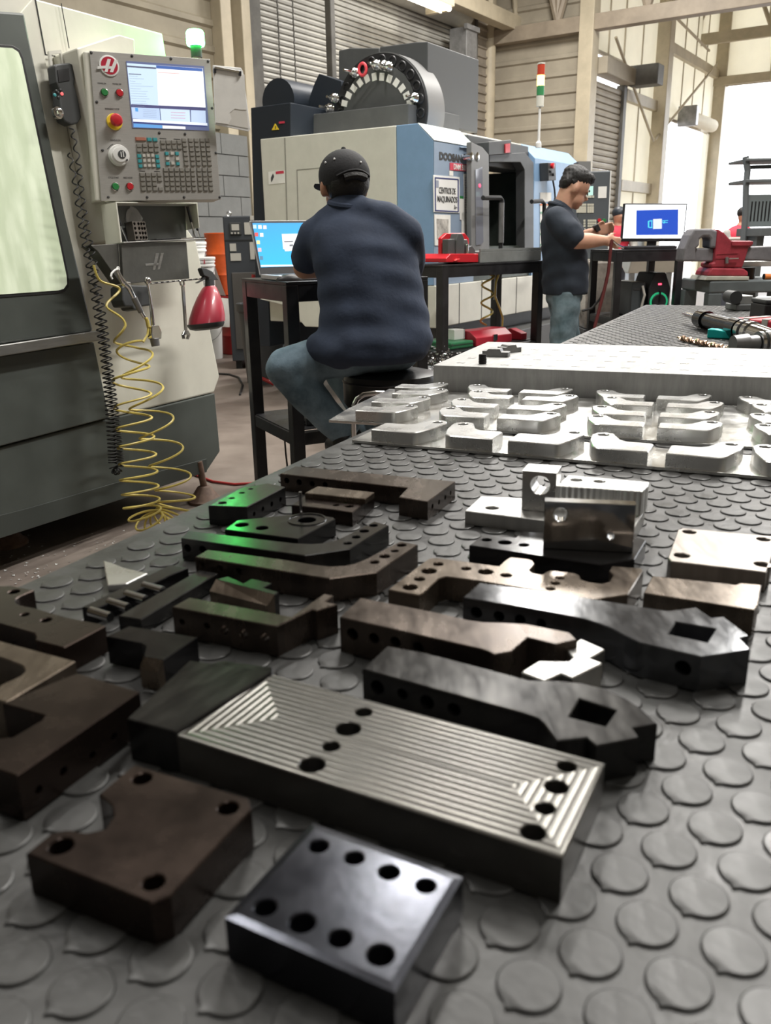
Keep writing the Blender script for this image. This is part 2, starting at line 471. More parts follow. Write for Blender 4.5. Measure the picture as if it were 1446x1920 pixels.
for k, px in enumerate((853, 868, 884)):
    x = HX(px, 100); struct(fob('trim_%d' % (k + 2), W1, CY((x, -0.1, 0.4), (x, -0.1, CEIL), 0.035), m_darkst if k else m_beige2, label='thin vertical conduit on the brown siding'))
# truss over the jog wall, running on to the right
def truss(name, fr, x0, x1, zb, zt, n, m, y=-0.15, lab='', w=0.12, web=0.05):
    t = thing(name, lab, 'truss', fr.o, fr.rz); del t['category']; struct(t)
    ob('bottom_chord', B(x0, x1, y - w, y + w, zb, zb + 0.26), m, t, bevel=0.008)
    ob('top_chord', B(x0, x1, y - w, y + w, zt - 0.2, zt), m, t, bevel=0.008)
    for i in range(n):
        a = x0 + (x1 - x0) * i / n; b = x0 + (x1 - x0) * (i + 1) / n; mid = (a + b) / 2
        for p, q in (((a, zb + 0.26), (mid, zt - 0.2)), ((mid, zt - 0.2), (b, zb + 0.26)), ((a, zb + 0.2), (a, zt - 0.1))):
            ob('web_member', CY((p[0], y, p[1]), (q[0], y, q[1]), web, seg=8), m, t)
    return t
zc = W2.uv(1104, 52)[1]
truss('trim_5', W2, -0.3, 15.0, zc - 0.1, 8.1, 9, m_brownst, lab='brown-grey roof truss running over the jog wall', web=0.075)
zw = W1.uv(915, 62)[1]
truss('trim_6', W1, d1 - 6.0, a_corner, zw, 8.1, 7, m_beige2, y=-0.45, lab='beige wall truss above the roller door')
fx = fthing('strip_lamp', W1, 'lit fluorescent strip lamp under the beam by the roller door', 'lamp')
xa, xb = W1.uv(752, -12, -0.8)[0], W1.uv(838, 24, -0.8)[0]; zl = W1.uv(800, 8, -0.8)[1]
ob('housing', B(xa, xb, -0.95, -0.65, zl + 0.06, zl + 0.16), m_beige2, fx, bevel=0.01)
for yy in (-0.88, -0.72): ob('tube', CY((xa + 0.05, yy, zl + 0.03), (xb - 0.05, yy, zl + 0.03), 0.035, seg=10), m_lamp, fx, smooth=True)
ob('bracket', B(xb - 0.1, xb + 0.0, -0.85, -0.45, zl + 0.0, zl + 0.3), m_lamp if False else m_beige2, fx)
hb = fthing('motor_box', W1, 'grey sheet metal drive box at the end of the roller door drum', 'box')
bx0 = HX(835, 80)
bz = W1.uv(842, 85, -0.5)[1]
ob('case', B(bx0 - 0.2, bx0 + 0.2, -0.55, -0.2, bz - 0.1, bz + 0.38), m_grime, hb, bevel=0.01)
ob('flange', B(bx0 - 0.24, bx0 + 0.24, -0.58, -0.52, bz + 0.34, bz + 0.42), m_grime, hb)

# right-hand long wall with closed roller door, panels and an open bay
W3 = Fr(W2.w(w2, 0, 0), YB)
X3 = lambda px, py=250: W3.uv(px, py)[0]
a_end = W3.uv(1332, 250)[0]
r0, r1 = 0.25, X3(1156)
door = fthing('door_2', W3, 'closed beige roller door behind the standing man', 'door'); del door['category']; struct(door)
zd = W3.uv(1160, 160)[1]
sb = bmesh.new(); PX([(0, 0.003), (-0.03, 0.02), (-0.04, 0.06), (-0.03, 0.11), (0, 0.118), (0.02, 0.118), (0.02, 0.003)], r0, r1, sb)
s1 = ob('slat', sb, m_sidingw, door); n2 = int(zd / 0.12)
for k in range(n2):
    c = s1 if k == 0 else link(s1.copy(), door); c.location = (0, -0.02, k * 0.12)
ob('hood', B(r0 - 0.1, r1 + 0.25, -0.30, 0.0, zd, zd + 0.30), m_sidingw, door, bevel=0.02)
ob('drive_box', B(r1 + 0.1, r1 + 0.5, -0.75, -0.15, zd - 0.02, zd + 0.36), m_darkst, door, bevel=0.02)
ob('guide_rail', B(r1, r1 + 0.16, -0.12, 0.05, 0, zd), m_darkst, door)
op0, op1 = X3(1222, 300), X3(1322, 300); zo = W3.uv(1262, 228)[1]
def panel_wall(name, fr, x0, x1, z0, z1, pw, lab, seam=0.05, girts=()):
    bm = bmesh.new(); box(bm, x0, x1, 0.0, 0.06, z0, z0 + 0.06); box(bm, x0, x1, 0.0, 0.06, z1 - 0.06, z1)
    w = fob(name, fr, bm, m_beige2, label=lab)
    n = max(1, int(round((x1 - x0) / pw))); d = (x1 - x0) / n
    pm = None
    for i in range(n):
        if pm is None: pm = ob('panel', B(0.0, d - 0.035, 0.01, 0.014, z0 + 0.02, z1 - 0.02), m_whitep, w); c = pm
        ob('stud', B(x0 + i * d - 0.034, x0 + i * d, -0.01, 0.05, z0, z1), m_beige2, w)
        if i == 0: pass
        if i: c = link(pm.copy(), w)
        c.location = (x0 + i * d, 0, 0)
    for g in girts: ob('girt', B(x0, x1, -0.12, 0.0, g - 0.1, g + 0.12), m_beige2, w, bevel=0.008)
    return w
panel_wall('wall_right', W3, 0, r1 + 0.3, zd + 0.42, CEIL, 1.15, 'white lining panels above the closed roller door')
panel_wall('wall_right', W3, r1 + 0.2, op0, 1.15, CEIL, 0.95, 'tall white lining panels beside the closed roller door', girts=(W3.uv(1190, 188)[1], W3.uv(1185, 352)[1]))
panel_wall('wall_right', W3, op0, a_end, zo, CEIL, 1.0, 'white lining panels over the open bay', girts=(W3.uv(1290, 112)[1],))
struct(fob('wall_right', W3, B(r1 + 0.2, op0, -0.04, 0.1, 0, 1.15), mat('blue_grey_wall_paint', (0.36, 0.40, 0.43), 0.6, var=0.05), label='blue-grey painted lower wall strip'))
struct(fob('wall_right', W3, B(op1, a_end, 0.0, 0.12, 0, zo), m_whitep, label='narrow wall strip at the far corner'))
for i, (px, w) in enumerate(((1224, 0.17), (1334, 0.2))):
    x = X3(px, 250); struct(fob('steel_column', W3, B(x - w, x + w, -0.3, 0.0, 0, CEIL), m_beige2, label=['tall beige column beside the open bay', 'tall beige column in the far corner'][i], bevel=0.015))
o = fthing('bay_roller', W3, 'rolled-up shutter drum with dark end plate over the bright bay', 'shutter')
ob('drum', CY((X3(1275, 235) , -0.26, zo + 0.12), (X3(1316, 245), -0.26, zo + 0.12), 0.16, seg=18), m_whitep, o, smooth=True)
ob('end_plate', B(X3(1270, 235) - 0.2, X3(1270, 235), -0.5, -0.05, zo - 0.1, zo + 0.35), m_grime, o, bevel=0.02)
for i, (pa, pb) in enumerate((((1155, 70), (1225, 265)), ((1345, 120), (1228, 262)), ((1265, 30), (1330, 95)))):
    A, Bq = W3.uv(*pa, -0.2), W3.uv(*pb, -0.2)
    struct(fob('trim_%d' % (7 + i), W3, CY((A[0], -0.2, A[1]), (Bq[0], -0.2, Bq[1]), 0.03, seg=8), m_beige2, label='thin diagonal wind brace on the panel wall'))
# far end wall with the big doorway
W4 = Fr(W3.w(a_end, 0, 0), YB + 90)
zh = W4.uv(1400, 158)[1]
panel_wall('wall_back', W4, -0.2, 16, zh, CEIL, 1.6, 'white end wall above the bright doorway', girts=(zh + 0.12, zh + 1.9))
struct(fob('wall_back', W4, B(-0.2, 0.25, 0.0, 0.12, 0, zh), m_whitep, label='end wall jamb beside the bright doorway'))
truss('trim_10', W4, -0.2, 16.0, W4.uv(1400, 98)[1], CEIL - 0.02, 9, m_beige2, y=-1.6, lab='white roof truss before the end wall', web=0.05, w=0.06)
truss('trim_11', W4, -0.2, 16.0, W4.uv(1400, 58)[1] + 0.2, CEIL - 0.02, 9, m_beige2, y=-7.0, lab='white roof truss further from the end wall', web=0.05, w=0.06)
# roof, unseen side and rear walls
A_END = W3.o + W3.u * a_end
la = W1.loc(A_END).x
struct(fob('ceiling', W1, B(-12, la + 0.1, 0.1 - 24.5, 0.15, CEIL, CEIL + 0.12), m_roof, label='pale lined workshop roof'))
struct(fob('wall_side', W1, B(-12, la, -16.2, -16.0, 0, CEIL), m_beige, label='beige right-hand side wall'))
struct(fob('wall_rear', W1, B(-9.2, -9.0, -16.0, 0.1, 0, CEIL), mat('rear_wall_paint', (0.2, 0.19, 0.17), 0.7), label='rear workshop wall'))
for (x, y, z, p), lo in zip(ADDED_STRIPS, ADDED_LIGHTS):  # housings of the added area lights, out of view
    t = thing('added_strip_lamp', 'added strip lamp hung unseen under the roof', 'lamp', (x, y, z), math.radians(56), 'added strip lamps under the roof')
    ob('housing', B(-1.2, 1.2, -0.16, 0.16, -0.1, 0.0), m_beige2, t, bevel=0.01)
    for xx in (-0.9, 0.9): ob('hanger', CY((xx, 0, 0), (xx, 0, CEIL - z), 0.01, seg=6), m_grime, t)
# ------------------------------------------------------------------ the bench and its studded rubber mat
ZT = 0.920; ZC = 0.9215
_e0, _e1 = P(170, 1045, ZT), P(1030, 655, ZT)
TB = Fr((_e0.x, _e0.y, 0), math.degrees(math.atan2(_e1.x - _e0.x, _e1.y - _e0.y)))
m_mat = mat('black_rubber_mat', (0.040, 0.040, 0.039), 0.40, var=0.3, scale=14, rvar=0.12, bump=0.12, bscale=90)
bench = thing('workbench', 'long steel workbench covered with a studded black rubber mat', 'workbench', TB.o, TB.rz)
bx = (-1.5, TB.loc(P(1240, 572, ZT)).x, -1.6, 0.0)
ob('top', B(bx[0], bx[1], bx[2], bx[3], ZT - 0.055, ZT - 0.004), m_grime, bench, bevel=0.004)
for x in (-1.3, 1.6, bx[1] - 0.2):
    for y in (-1.5, -0.12): ob('leg', B(x - 0.04, x + 0.04, y - 0.04, y + 0.04, 0, ZT - 0.055), m_black, bench, bevel=0.004)
for y in (-1.5, -0.12): ob('stretcher', B(-1.3, bx[1] - 0.2, y - 0.02, y + 0.02, 0.2, 0.25), m_black, bench)
matt = ob('rubber_mat', B(bx[0], bx[1], bx[2], bx[3] + 0.006, ZT - 0.004, ZT), m_mat, bench, bevel=0.001)
_q = [P(x, y, ZT).to_2d() for x, y in ((1212.8,1734.2),(1311.5,1683.3),(1108,1789.7),(1274.5,1845.2),(1377.9,1785),(1163.5,1638.6))]
c0 = _q[0]; v1 = (_q[1] - _q[2]) / 2; v2 = (_q[5] - _q[0] + _q[0] - _q[3] + Vector((0, 0))) / 2; CR = v1.length * 0.415
if abs((_q[3] - _q[0]).angle(v2)) < 1: v2 = -v2
def coin(bm, cx, cy, n, tail=True):
    d = v1.normalized()
    ang0 = math.atan2(-0.75, -0.62)
    def ring(r, z, sp):
        out = []
        for i in range(n):
            a = 2 * math.pi * i / n; rr = r
            if sp and i == int(round(n * ((ang0 % (2 * math.pi)) / (2 * math.pi)))): rr = r * sp
            out.append(bm.verts.new((cx + rr * math.cos(a), cy + rr * math.sin(a), z)))
        return out
    A = ring(CR, 0.0, 1.22 if tail else 0); Bq = ring(CR * 0.985, 0.0011, 1.16 if tail else 0); C = ring(CR * 0.93, 0.0015, 0)
    for a, b in ((A, Bq), (Bq, C)):
        for i in range(n): bm.faces.new((a[i], a[(i + 1) % n], b[(i + 1) % n], b[i]))
    bm.faces.new(C)
pts = []
for i in range(-80, 230):
    for j in range(-140, 220):
        p = c0 + v1 * i + v2 * j
        l = TB.loc((p.x, p.y, 0))
        if bx[0] + CR < l.x < bx[1] - CR and bx[2] + CR < l.y < bx[3] - CR and p.y > -0.1:
            # in view?
            q = BASIS.transposed() @ (Vector((p.x, p.y, ZT)) - Vector((0, 0, CAMZ)))
            if q.z <= 0: continue
            sx, sy = 723 + FPX * q.x / q.z, 960 + FPX * q.y / q.z
            if -900 < sx < 2900 and sy < 3200:
                vis = 0 <= sx <= 1446 and sy <= 1930
                pts.append((0 if vis else 1, p.y, l.x, l.y))
pts.sort()
bmc = bmesh.new(); coin(bmc, 0, 0, 32)
# the coin is drawn in world axes, so turn it into the bench's own axes
bmesh.ops.rotate(bmc, verts=bmc.verts[:], matrix=Matrix.Rotation(-TB.rz, 3, 'Z'))
c1 = None
for k, (_, _, lx, ly) in enumerate(pts[:300]):
    if c1 is None: c1 = ob('rubber_stud', bmc, m_mat, matt, smooth=True, angle=18); c = c1
    else: c = link(c1.copy(), matt)
    c.location = (lx, ly, ZT - 0.0)
bmr = bmesh.new()
for _, d, lx, ly in pts[300:]:
    coin(bmr, lx, ly, 20 if d < 2.0 else 12, False)
o = ob('rubber_stud', bmr, m_mat, matt, smooth=True, angle=18, kind='stuff'); o.location = (0, 0, ZT)

# ------------------------------------------------------------------ loose machined parts
def steel(name, col, rough, var=0.1, scale=22, stretch=(1, 1, 1), metal=0.8, col2=None, rvar=0.06, bump=0.015):
    col2 = tuple(a * 0.6 + b * 0.4 for a, b in zip(col, col2)) if col2 else None
    return mat(name, col, rough, metal, var=var, scale=scale, rvar=rvar, stretch=tuple(1 + (q - 1) * 0.4 for q in stretch), col2=col2, bump=bump, bscale=200)
m_blk = steel('black_oxide_steel', (0.030, 0.030, 0.033), 0.19, col2=(0.045, 0.042, 0.04))
m_blk2 = steel('black_oxide_steel_brushed', (0.045, 0.045, 0.046), 0.20, stretch=(8, 1, 1), col2=(0.08, 0.077, 0.07))
m_brn = steel('brown_tinted_steel', (0.080, 0.064, 0.055), 0.25, stretch=(6, 1, 1), col2=(0.16, 0.125, 0.10))
m_brn2 = steel('dark_brown_steel', (0.040, 0.030, 0.026), 0.26, col2=(0.065, 0.042, 0.032))
m_brn3 = steel('tan_heat_tinted_steel', (0.15, 0.12, 0.095), 0.25, stretch=(7, 1, 1), col2=(0.28, 0.23, 0.18))
m_pol = steel('polished_dark_steel', (0.10, 0.105, 0.115), 0.17, stretch=(8, 1, 1), col2=(0.16, 0.16, 0.16))
m_alu = mat('milled_aluminium', (0.74, 0.74, 0.73), 0.28, 1.0, var=0.03, scale=20, rvar=0.03)
m_alu2 = mat('matt_aluminium', (0.56, 0.555, 0.54), 0.40, 1.0, var=0.10, scale=18, rvar=0.08, stretch=(5, 1, 1))
m_alupink = mat('warm_grey_milled_steel', (0.30, 0.27, 0.245), 0.38, 0.9, var=0.15, scale=16, rvar=0.08, stretch=(6, 1, 1))
m_pin = mat('bright_steel', (0.75, 0.75, 0.76), 0.15, 1.0)
m_hole = m_blk
GP = 'machined parts laid out on the mat'
def rad(px, py, w, z):
    return ((P(px + w / 2, py, z) - P(px - w / 2, py, z)).length) / 2
def tpart(name, label, cat, zf, top, th, m, holes=(), side=(), z0=None, ch=0.0007, chz=None, wins=(), hole_depth=0.03, part_of=None, group=GP, turn=0.0):
    z0 = ZC if z0 is None else z0
    z1 = z0 + th
    tp = [P(*zf(*q), z1) for q in top]
    c = sum(tp, Vector()) / len(tp); c.z = z0
    po = [(p.x - c.x, p.y - c.y) for p in tp]
    hl = []
    for h in holes:
        q = zf(h[0], h[1]); w = P(*q, z1); r = rad(q[0], q[1], (zf(h[2], 0)[0] - zf(0, 0)[0]), z1)
        hl.append(circ(w.x - c.x, w.y - c.y, r, 24))
    for wv in wins:
        hl.append([(p.x - c.x, p.y - c.y) for p in (P(*zf(*q), z1) for q in wv)])
    o = ob(name, PL(po, hl, 0, th, ch, chz), m, part_of)
    o.location = c
    if side:
        cb = bmesh.new()
        for i, sx, sy, r in side:
            a = tp[i]; b = tp[(i + 1) % len(tp)]; d = (b - a); d.z = 0; d.normalize()
            n = Vector((-d.y, d.x, 0))
            inside = sum(((q - a).dot(n) for q in tp)) > 0
            n = n if inside else -n
            rr = ray(*zf(sx, sy)); t = (a - Vector((0, 0, CAMZ))).dot(n) / rr.dot(n)
            p = Vector((0, 0, CAMZ)) + rr * t
            rm = r / (zf(1, 0)[0] - zf(0, 0)[0]) ** -1 * t / FPX * math.cos(0) if False else r * (zf(1, 0)[0] - zf(0, 0)[0]) * t / FPX
            rm = min(rm, th * 0.36)
            pc_ = Vector((p.x, p.y, min(max(p.z, z0 + rm + 0.0015), z1 - rm - 0.002))) - c
            cyl(cb, pc_ - n * 0.004, pc_ + n * hole_depth * 0.7, rm, seg=18)
        cut(o, cb)
    smooth_mesh(o.data, 28 if chz is None else 3)
    if part_of is None: tag(o, label, cat, group)
    return o
z1=Z(0,1400,2.781);z2=Z(400,1500,2.892);z4=Z(660,1300,2.781);z5=Z(660,1180,2.41);z6=Z(620,1080,2.678);z7=Z(850,1060,2.426);z8=Z(700,980,2.678);z9=Z(860,850,2.468);zq=Z(320,860,2.582);zs=Z(140,1040,2.781);zt_=Z(0,1080,5.164);zu=Z(0,1180,5.053);zv=Z(840,840,2.386);zn=Z(0,0,1)
tpart('square_plate', 'brown-black square steel plate with four holes and a notched edge', 'machined part', z1,
      [(135,555),(785,812),(890,775),(1312,325),(1300,268),(700,92),(515,245),(585,305),(592,360),(548,428),(455,447),(350,432),(262,452)], 0.022, m_brn2,
      holes=[(740,165,100),(1190,318,108),(318,517,125),(800,705,116)])
tpart('hole_block', 'shiny dark steel block with two rows of four holes, nearest the bottom edge', 'machined part', z2,
      [(62,632),(985,1040),(1355,415),(535,120)], 0.0215, steel('satin_dark_steel', (0.040, 0.043, 0.054), 0.2, col2=(0.055, 0.055, 0.06)), ch=0.0035, chz=0.0005,
      holes=[(572,248,104),(765,312,104),(953,390,114),(1153,464,108),(283,580,122),(482,663,142),(688,747,126),(906,838,148)])
# the big base plate with its ridged milled face
def ridged(name, col, L, Wd, step):
    m = steel(name, col, 0.27, rvar=0, var=0.03, col2=(0.17, 0.16, 0.145))
    nt = m.node_tree; N = nt.nodes; K = nt.links
    tc = N.new('ShaderNodeTexCoord'); sp = N.new('ShaderNodeSeparateXYZ'); K.new(tc.outputs['Object'], sp.inputs[0])
    def mth(op, a, b=None, v=None):
        n = N.new('ShaderNodeMath'); n.operation = op
        for i, q in enumerate((a, b)):
            if q is None: continue
            if isinstance(q, (int, float)): n.inputs[i].default_value = q
            else: K.new(q, n.inputs[i])
        return n.outputs[0]
    ax = mth('SUBTRACT', L / 2, mth('ABSOLUTE', sp.outputs[0])); ay = mth('SUBTRACT', Wd / 2, mth('ABSOLUTE', sp.outputs[1]))
    d = mth('MINIMUM', ax, ay)
    w = mth('ABSOLUTE', mth('SINE', mth('MULTIPLY', d, math.pi / step)))
    bp = N.new('ShaderNodeBump'); bp.inputs['Strength'].default_value = 0.42; bp.inputs['Distance'].default_value = 0.0010
    for l_ in list(N['Principled BSDF'].inputs['Normal'].links): K.remove(l_)
    K.new(w, bp.inputs['Height']); K.new(bp.outputs[0], N['Principled BSDF'].inputs['Normal'])
    return m
ZB = 0.0245
crn = [P(331,1378,ZC+ZB), P(1055.6,1609,ZC+ZB), P(1134.7,1431,ZC+ZB), P(511,1264,ZC+ZB)]
cB = sum(crn, Vector()) / 4; dirB = (crn[1] - crn[0]); yawB = math.degrees(math.atan2(dirB.x, dirB.y))
FB = Fr((cB.x, cB.y, ZC), yawB)
LB = (crn[1] - crn[0]).length; WB = (crn[2] - crn[1]).length
base = thing('base_plate', 'large dark steel base plate with ridged milled face and eight holes', 'machined part', FB.o, FB.rz, GP)
hl = []
for (x, y, w) in ((682,1335,31),(653,1366,47),(621,1399,33),(585,1433.5,49),(1063,1436.5,36),(1043.5,1475,44),(1022,1515,38),(1000,1560,48)):
    q = FB.xy(x, y, ZB); hl.append(circ(q[0], q[1], rad(x, y, w, ZC + ZB), 24))
lc = [FB.loc(q) for q in crn]
o = ob('body', PL([(q.x, q.y) for q in lc], hl, 0, ZB, 0.0006), ridged('ridged_milled_steel', (0.11, 0.108, 0.10), LB, WB, 0.0046), base); smooth_mesh(o.data, 28)
pad = [FB.xy(x, y, ZB + 0.002) for x, y in ((238,1347),(331,1374),(484,1258),(356,1238))]
pad[1] = (lc[0].x - 0.0005, lc[0].y); pad[2] = (lc[3].x - 0.0005, lc[3].y)
o = ob('end_pad', PL(pad, [], 0, ZB + 0.002, 0.0006), m_blk2, base); smooth_mesh(o.data, 28)
led = [FB.xy(x, y, ZB - 0.004) for x, y in ((330,1268),(484,1262),(462,1245),(374,1226))]
dk = FB.loc(P(484,1258,ZC+ZB))
_e = Vector(pad[2]) - Vector(pad[1]); _e.normalize(); _d = Vector(pad[3]) - Vector(pad[0])
led = [tuple(Vector(pad[3]) + _e * 0.0005), tuple(Vector(pad[2]) + _e * 0.0005), tuple(Vector(pad[2]) + _e * 0.016 + (Vector(pad[3]) - Vector(pad[2])) * 0.2), tuple(Vector(pad[3]) + _e * 0.016 + (Vector(pad[2]) - Vector(pad[3])) * 0.18)]
o = ob('rear_ledge', PL(led, [], 0, ZB - 0.004, 0.0005), m_blk2, base)
tpart('gripper_arm', 'dark olive-black gripper arm with square window beside the ridged plate', 'machined part', z5,
      [(48,178),(160,75),(330,105),(560,165),(800,230),(930,232),(1040,242),(1150,270),(1235,310),(1300,350),(1382,425),(1270,446),(1300,488),(1105,525),(1060,487),(925,502),(868,425),(840,400),(790,382)], 0.0235, m_blk2,
      wins=[[(1030,312),(1195,365),(1145,437),(980,395)]], side=[(18,115,262,36),(18,228,292,27),(18,340,330,36),(18,462,362,33)])
tpart('gripper_arm', 'brown-tinted gripper arm with four side holes and open hooked end', 'machined part', z6,
      [(45,205),(150,108),(560,188),(680,218),(760,230),(860,233),(980,240),(1200,283),(1240,320),(1130,342),(990,308),(910,378),(820,392),(790,375),(745,362)], 0.027, m_brn,
      side=[(14,110,292,33),(14,218,313,30),(14,326,332,30),(14,440,360,30)])
tpart('jaw_insert', 'small bright aluminium jaw with two diagonal steps', 'machined part', z6,
      [(960,480),(1045,427),(1195,429),(1218,408),(1181,365),(1257,315),(1378,368),(1300,412),(1365,437),(1215,510),(1160,487),(1075,525)], 0.021, m_alu2)
tpart('gripper_arm', 'long polished steel gripper arm with square window and bright glare', 'machined part', z7,
      [(45,145),(120,78),(560,140),(960,205),(985,206),(1105,190),(1175,238),(1230,232),(1345,320),(1305,330),(1352,382),(1225,402),(1130,415),(1000,385),(850,350),(780,318),(720,285),(660,262),(600,243),(320,190)], 0.025, m_pol,
      wins=[[(1015,255),(1195,287),(1155,350),(978,312)]], side=[(19,105,215,28),(19,208,232,26),(19,305,248,26),(18,400,265,24),(13,1045,468,38)])
tpart('hook_bracket', 'tan and brown hook bracket with many holes and two U slots', 'machined part', z8,
      [(75,335),(262,190),(285,178),(320,176),(630,218),(660,190),(690,172),(775,182),(800,190),(812,207),(785,238),(800,253),(845,261),(872,245),(890,239),(1010,252),(1035,262),(1045,285),(1085,298),(1150,306),(1185,296),(1205,262),(1185,240),(1200,217),(1345,228),(1357,238),(1280,360),(1100,387),(820,338),(525,290),(365,269),(330,280),(255,350),(230,364)], 0.0205, m_brn3,
      holes=[(327,207,50),(280,242,76),(232,282,54),(185,323,76),(466,230,50),(565,246,75),(668,264,54),(937,277,42),(914,303,46),(890,331,46)])
tpart('slotted_plate', 'black steel plate with three holes under the upright aluminium plate', 'machined part', z9,
      [(50,425),(110,378),(262,390),(300,362),(845,392),(868,402),(845,440),(815,490),(655,515)], 0.017, m_blk,
      holes=[(130,400,44),(215,412,60),(303,424,46)])
# aluminium fixture: foot plate, bored block, ridged block, upright plate
ZK = ZC + 0.017
a = tpart('aluminium_foot_plate', 'flat aluminium plate with one counterbored hole, under the bored block', 'machined part', z9,
      [(30,265),(105,198),(480,215),(862,262),(812,352),(780,360),(375,307)], 0.0145, m_alu2, holes=[(155,252,62)])
ZL = ZC + 0.0145
def upright(name, label, fl, fr_, ft, depth, m, holes=(), z0=0.0, zr=None):
    """standing block: front lower-left, lower-right, top-left pixels"""
    a = P(*fl, z0); b = P(*fr_, z0); d = b - a
    f = Fr((a.x, a.y, z0), math.degrees(math.atan2(d.x, d.y)))
    h = f.uv(*ft)[1]
    hl = []
    for (x, y, w) in holes:
        u = f.uv(x, y); r = (f.uv(x + w / 2, y)[0] - f.uv(x - w / 2, y)[0]) / 2; hl.append(circ(u[0], u[1], abs(r), 24))
    L = d.length
    o = ob(name, PL([(0, 0), (L, 0), (L, h), (0, h)], hl, 0, depth, 0.0006, None, lambda x, y, z: (x, depth - z, y)), m)
    o.location = f.o; o.rotation_euler = (0, 0, f.rz)
    smooth_mesh(o.data, 28)
    tag(o, label, 'machined part', GP); return o
upright('bored_block', 'upright aluminium block with a large bored hole', z9(290,262), z9(446,276), z9(292,80), 0.030, m_alu, [(*z9(378,148), 90/2.468)], ZL)
m_ridgealu = mat('fly_cut_aluminium', (0.80, 0.80, 0.78), 0.3, 1.0, var=0.1, scale=20, stretch=(12, 1, 1))
_nt = m_ridgealu.node_tree; _tc = _nt.nodes.new('ShaderNodeTexCoord'); _wv = _nt.nodes.new('ShaderNodeTexWave'); _wv.inputs['Scale'].default_value = 55; _wv.inputs['Distortion'].default_value = 0.6; _bp = _nt.nodes.new('ShaderNodeBump'); _bp.inputs['Strength'].default_value = 0.35; _bp.inputs['Distance'].default_value = 0.002
_nt.links.new(_tc.outputs['Object'], _wv.inputs['Vector']); _nt.links.new(_wv.outputs['Fac'], _bp.inputs['Height']); _nt.links.new(_bp.outputs[0], _nt.nodes['Principled BSDF'].inputs['Normal'])
_a, _b = P(*z9(452,262), ZL), P(*z9(862,300), ZL); _f = Fr((_a.x, _a.y, ZL), math.degrees(math.atan2((_b - _a).x, (_b - _a).y))); _h = _f.uv(*z9(455,150))[1]
tpart('ridged_block', 'low aluminium block with striped milled top and two holes', 'machined part', z9, [(452,150),(508,100),(882,134),(878,150),(850,176)], _h, m_ridgealu, holes=[(545,123,54),(652,130,54)], z0=ZL)
upright('upright_plate', 'thin mirror-like aluminium plate standing on edge with two holes', z9(390,441), z9(806,462), z9(390,222), 0.012, mat('mirror_aluminium', (0.62, 0.63, 0.64), 0.1, 1.0, var=0.06, scale=20), [(*z9(472,283), 68/2.468), (*z9(705,383), 34/2.468)], ZK)
tpart('flat_block', 'pale warm-grey flat steel block with four corner holes at right edge', 'machined part', zv,
      [(985,490),(1030,365),(1052,358),(1460,396),(1475,408),(1425,556),(1405,552),(1000,506)], 0.0175, m_alupink, holes=[(1080,375,58),(1047,480,68),(1412,408,58),(1408,520,72)])
tpart('stepped_block', 'tan steel block lying below the pale four-hole block', 'machined part', zv,
      [(876,648),(915,572),(1255,607),(1285,612),(1310,604),(1402,612),(1388,700),(1372,724)], 0.021, m_brn3)
tpart('long_bar', 'long L-shaped brown-black bar with side holes at the back of the mat', 'machined part', zq,
      [(530,72),(605,36),(1378,110),(1245,207),(1105,185),(1148,140)], 0.0205, m_brn, side=[(5,562,106,15),(5,622,114,15),(5,685,122,14),(5,748,126,14),(2,1268,232,14),(2,1300,210,13),(2,1330,188,12),(2,1356,165,11)])
tpart('drilled_block', 'dark block with pale front face and green reflection at table edge', 'machined part', zq,
      [(182,228),(345,140),(470,118),(555,136),(370,233)], 0.0205, m_blk2, holes=[(250,214,40),(295,191,28),(345,165,26),(388,146,22)], side=[(3,405,268,12),(3,447,244,13),(3,490,220,13),(3,532,198,12)])
st = tpart('stepped_bar', 'brown-topped stepped bar between the long L bar and the ringed plate', 'machined part', zq,
      [(585,224),(700,145),(985,172),(940,212),(880,260),(790,246)], 0.0155, m_brn2, holes=[(865,230,40),(800,224,32)])
r = tpart('raised_strip', '', '', zq, [(650,165),(712,133),(987,162),(942,194)], 0.006, m_brn3, z0=ZC + 0.0156, part_of=st); r.location = Vector(r.location) - Vector(st.location)
tp = tpart('bored_plate', 'black plate with two holes and one large ringed counterbore', 'machined part', zq,
      [(262,342),(322,298),(590,270),(645,262),(790,284),(798,292),(617,388)], 0.0175, m_blk, holes=[(345,320,64),(443,335,60),(660,296,88)])
w = P(*zq(660, 296), ZC + 0.0175)
o = ob('counterbore_ring', TU([(math.cos(t_) * 0.0185, math.sin(t_) * 0.0185, 0) for t_ in [2 * math.pi * i / 32 for i in range(32)]], 0.0013, 6, True), m_blk2, tp, smooth=True); o.location = w - Vector(tp.location)
w = P(*zq(632, 262), ZC + 0.0175)
o = ob('dowel_pin', CY((0, 0, 0), (0, 0, 0.022), 0.0016, seg=10), m_pin, tp, smooth=True); o.location = w - Vector(tp.location)
tpart('curved_bracket', 'black curved bracket with four holes, upper of the two', 'machined part', zq,
      [(50,385),(85,348),(480,395),(600,409),(680,412),(745,408),(800,395),(850,372),(985,303),(1056,322),(868,437),(650,468)], 0.0205, m_blk2, holes=[(982,323,42),(937,350,48),(898,379,42),(857,409,42)], side=[(11,82,433,20),(11,155,440,20)])
tpart('curved_bracket', 'dark brown-tinted curved bracket with four holes, lower of the two', 'machined part', zq,
      [(118,475),(180,440),(560,490),(690,512),(770,521),(840,518),(890,508),(940,488),(1112,399),(1197,416),(998,550),(770,580)], 0.0205, m_brn, holes=[(1118,418,46),(1085,446,38),(1036,472,52),(987,500,46)], side=[(11,148,508,18),(11,240,530,18),(11,330,545,18)])
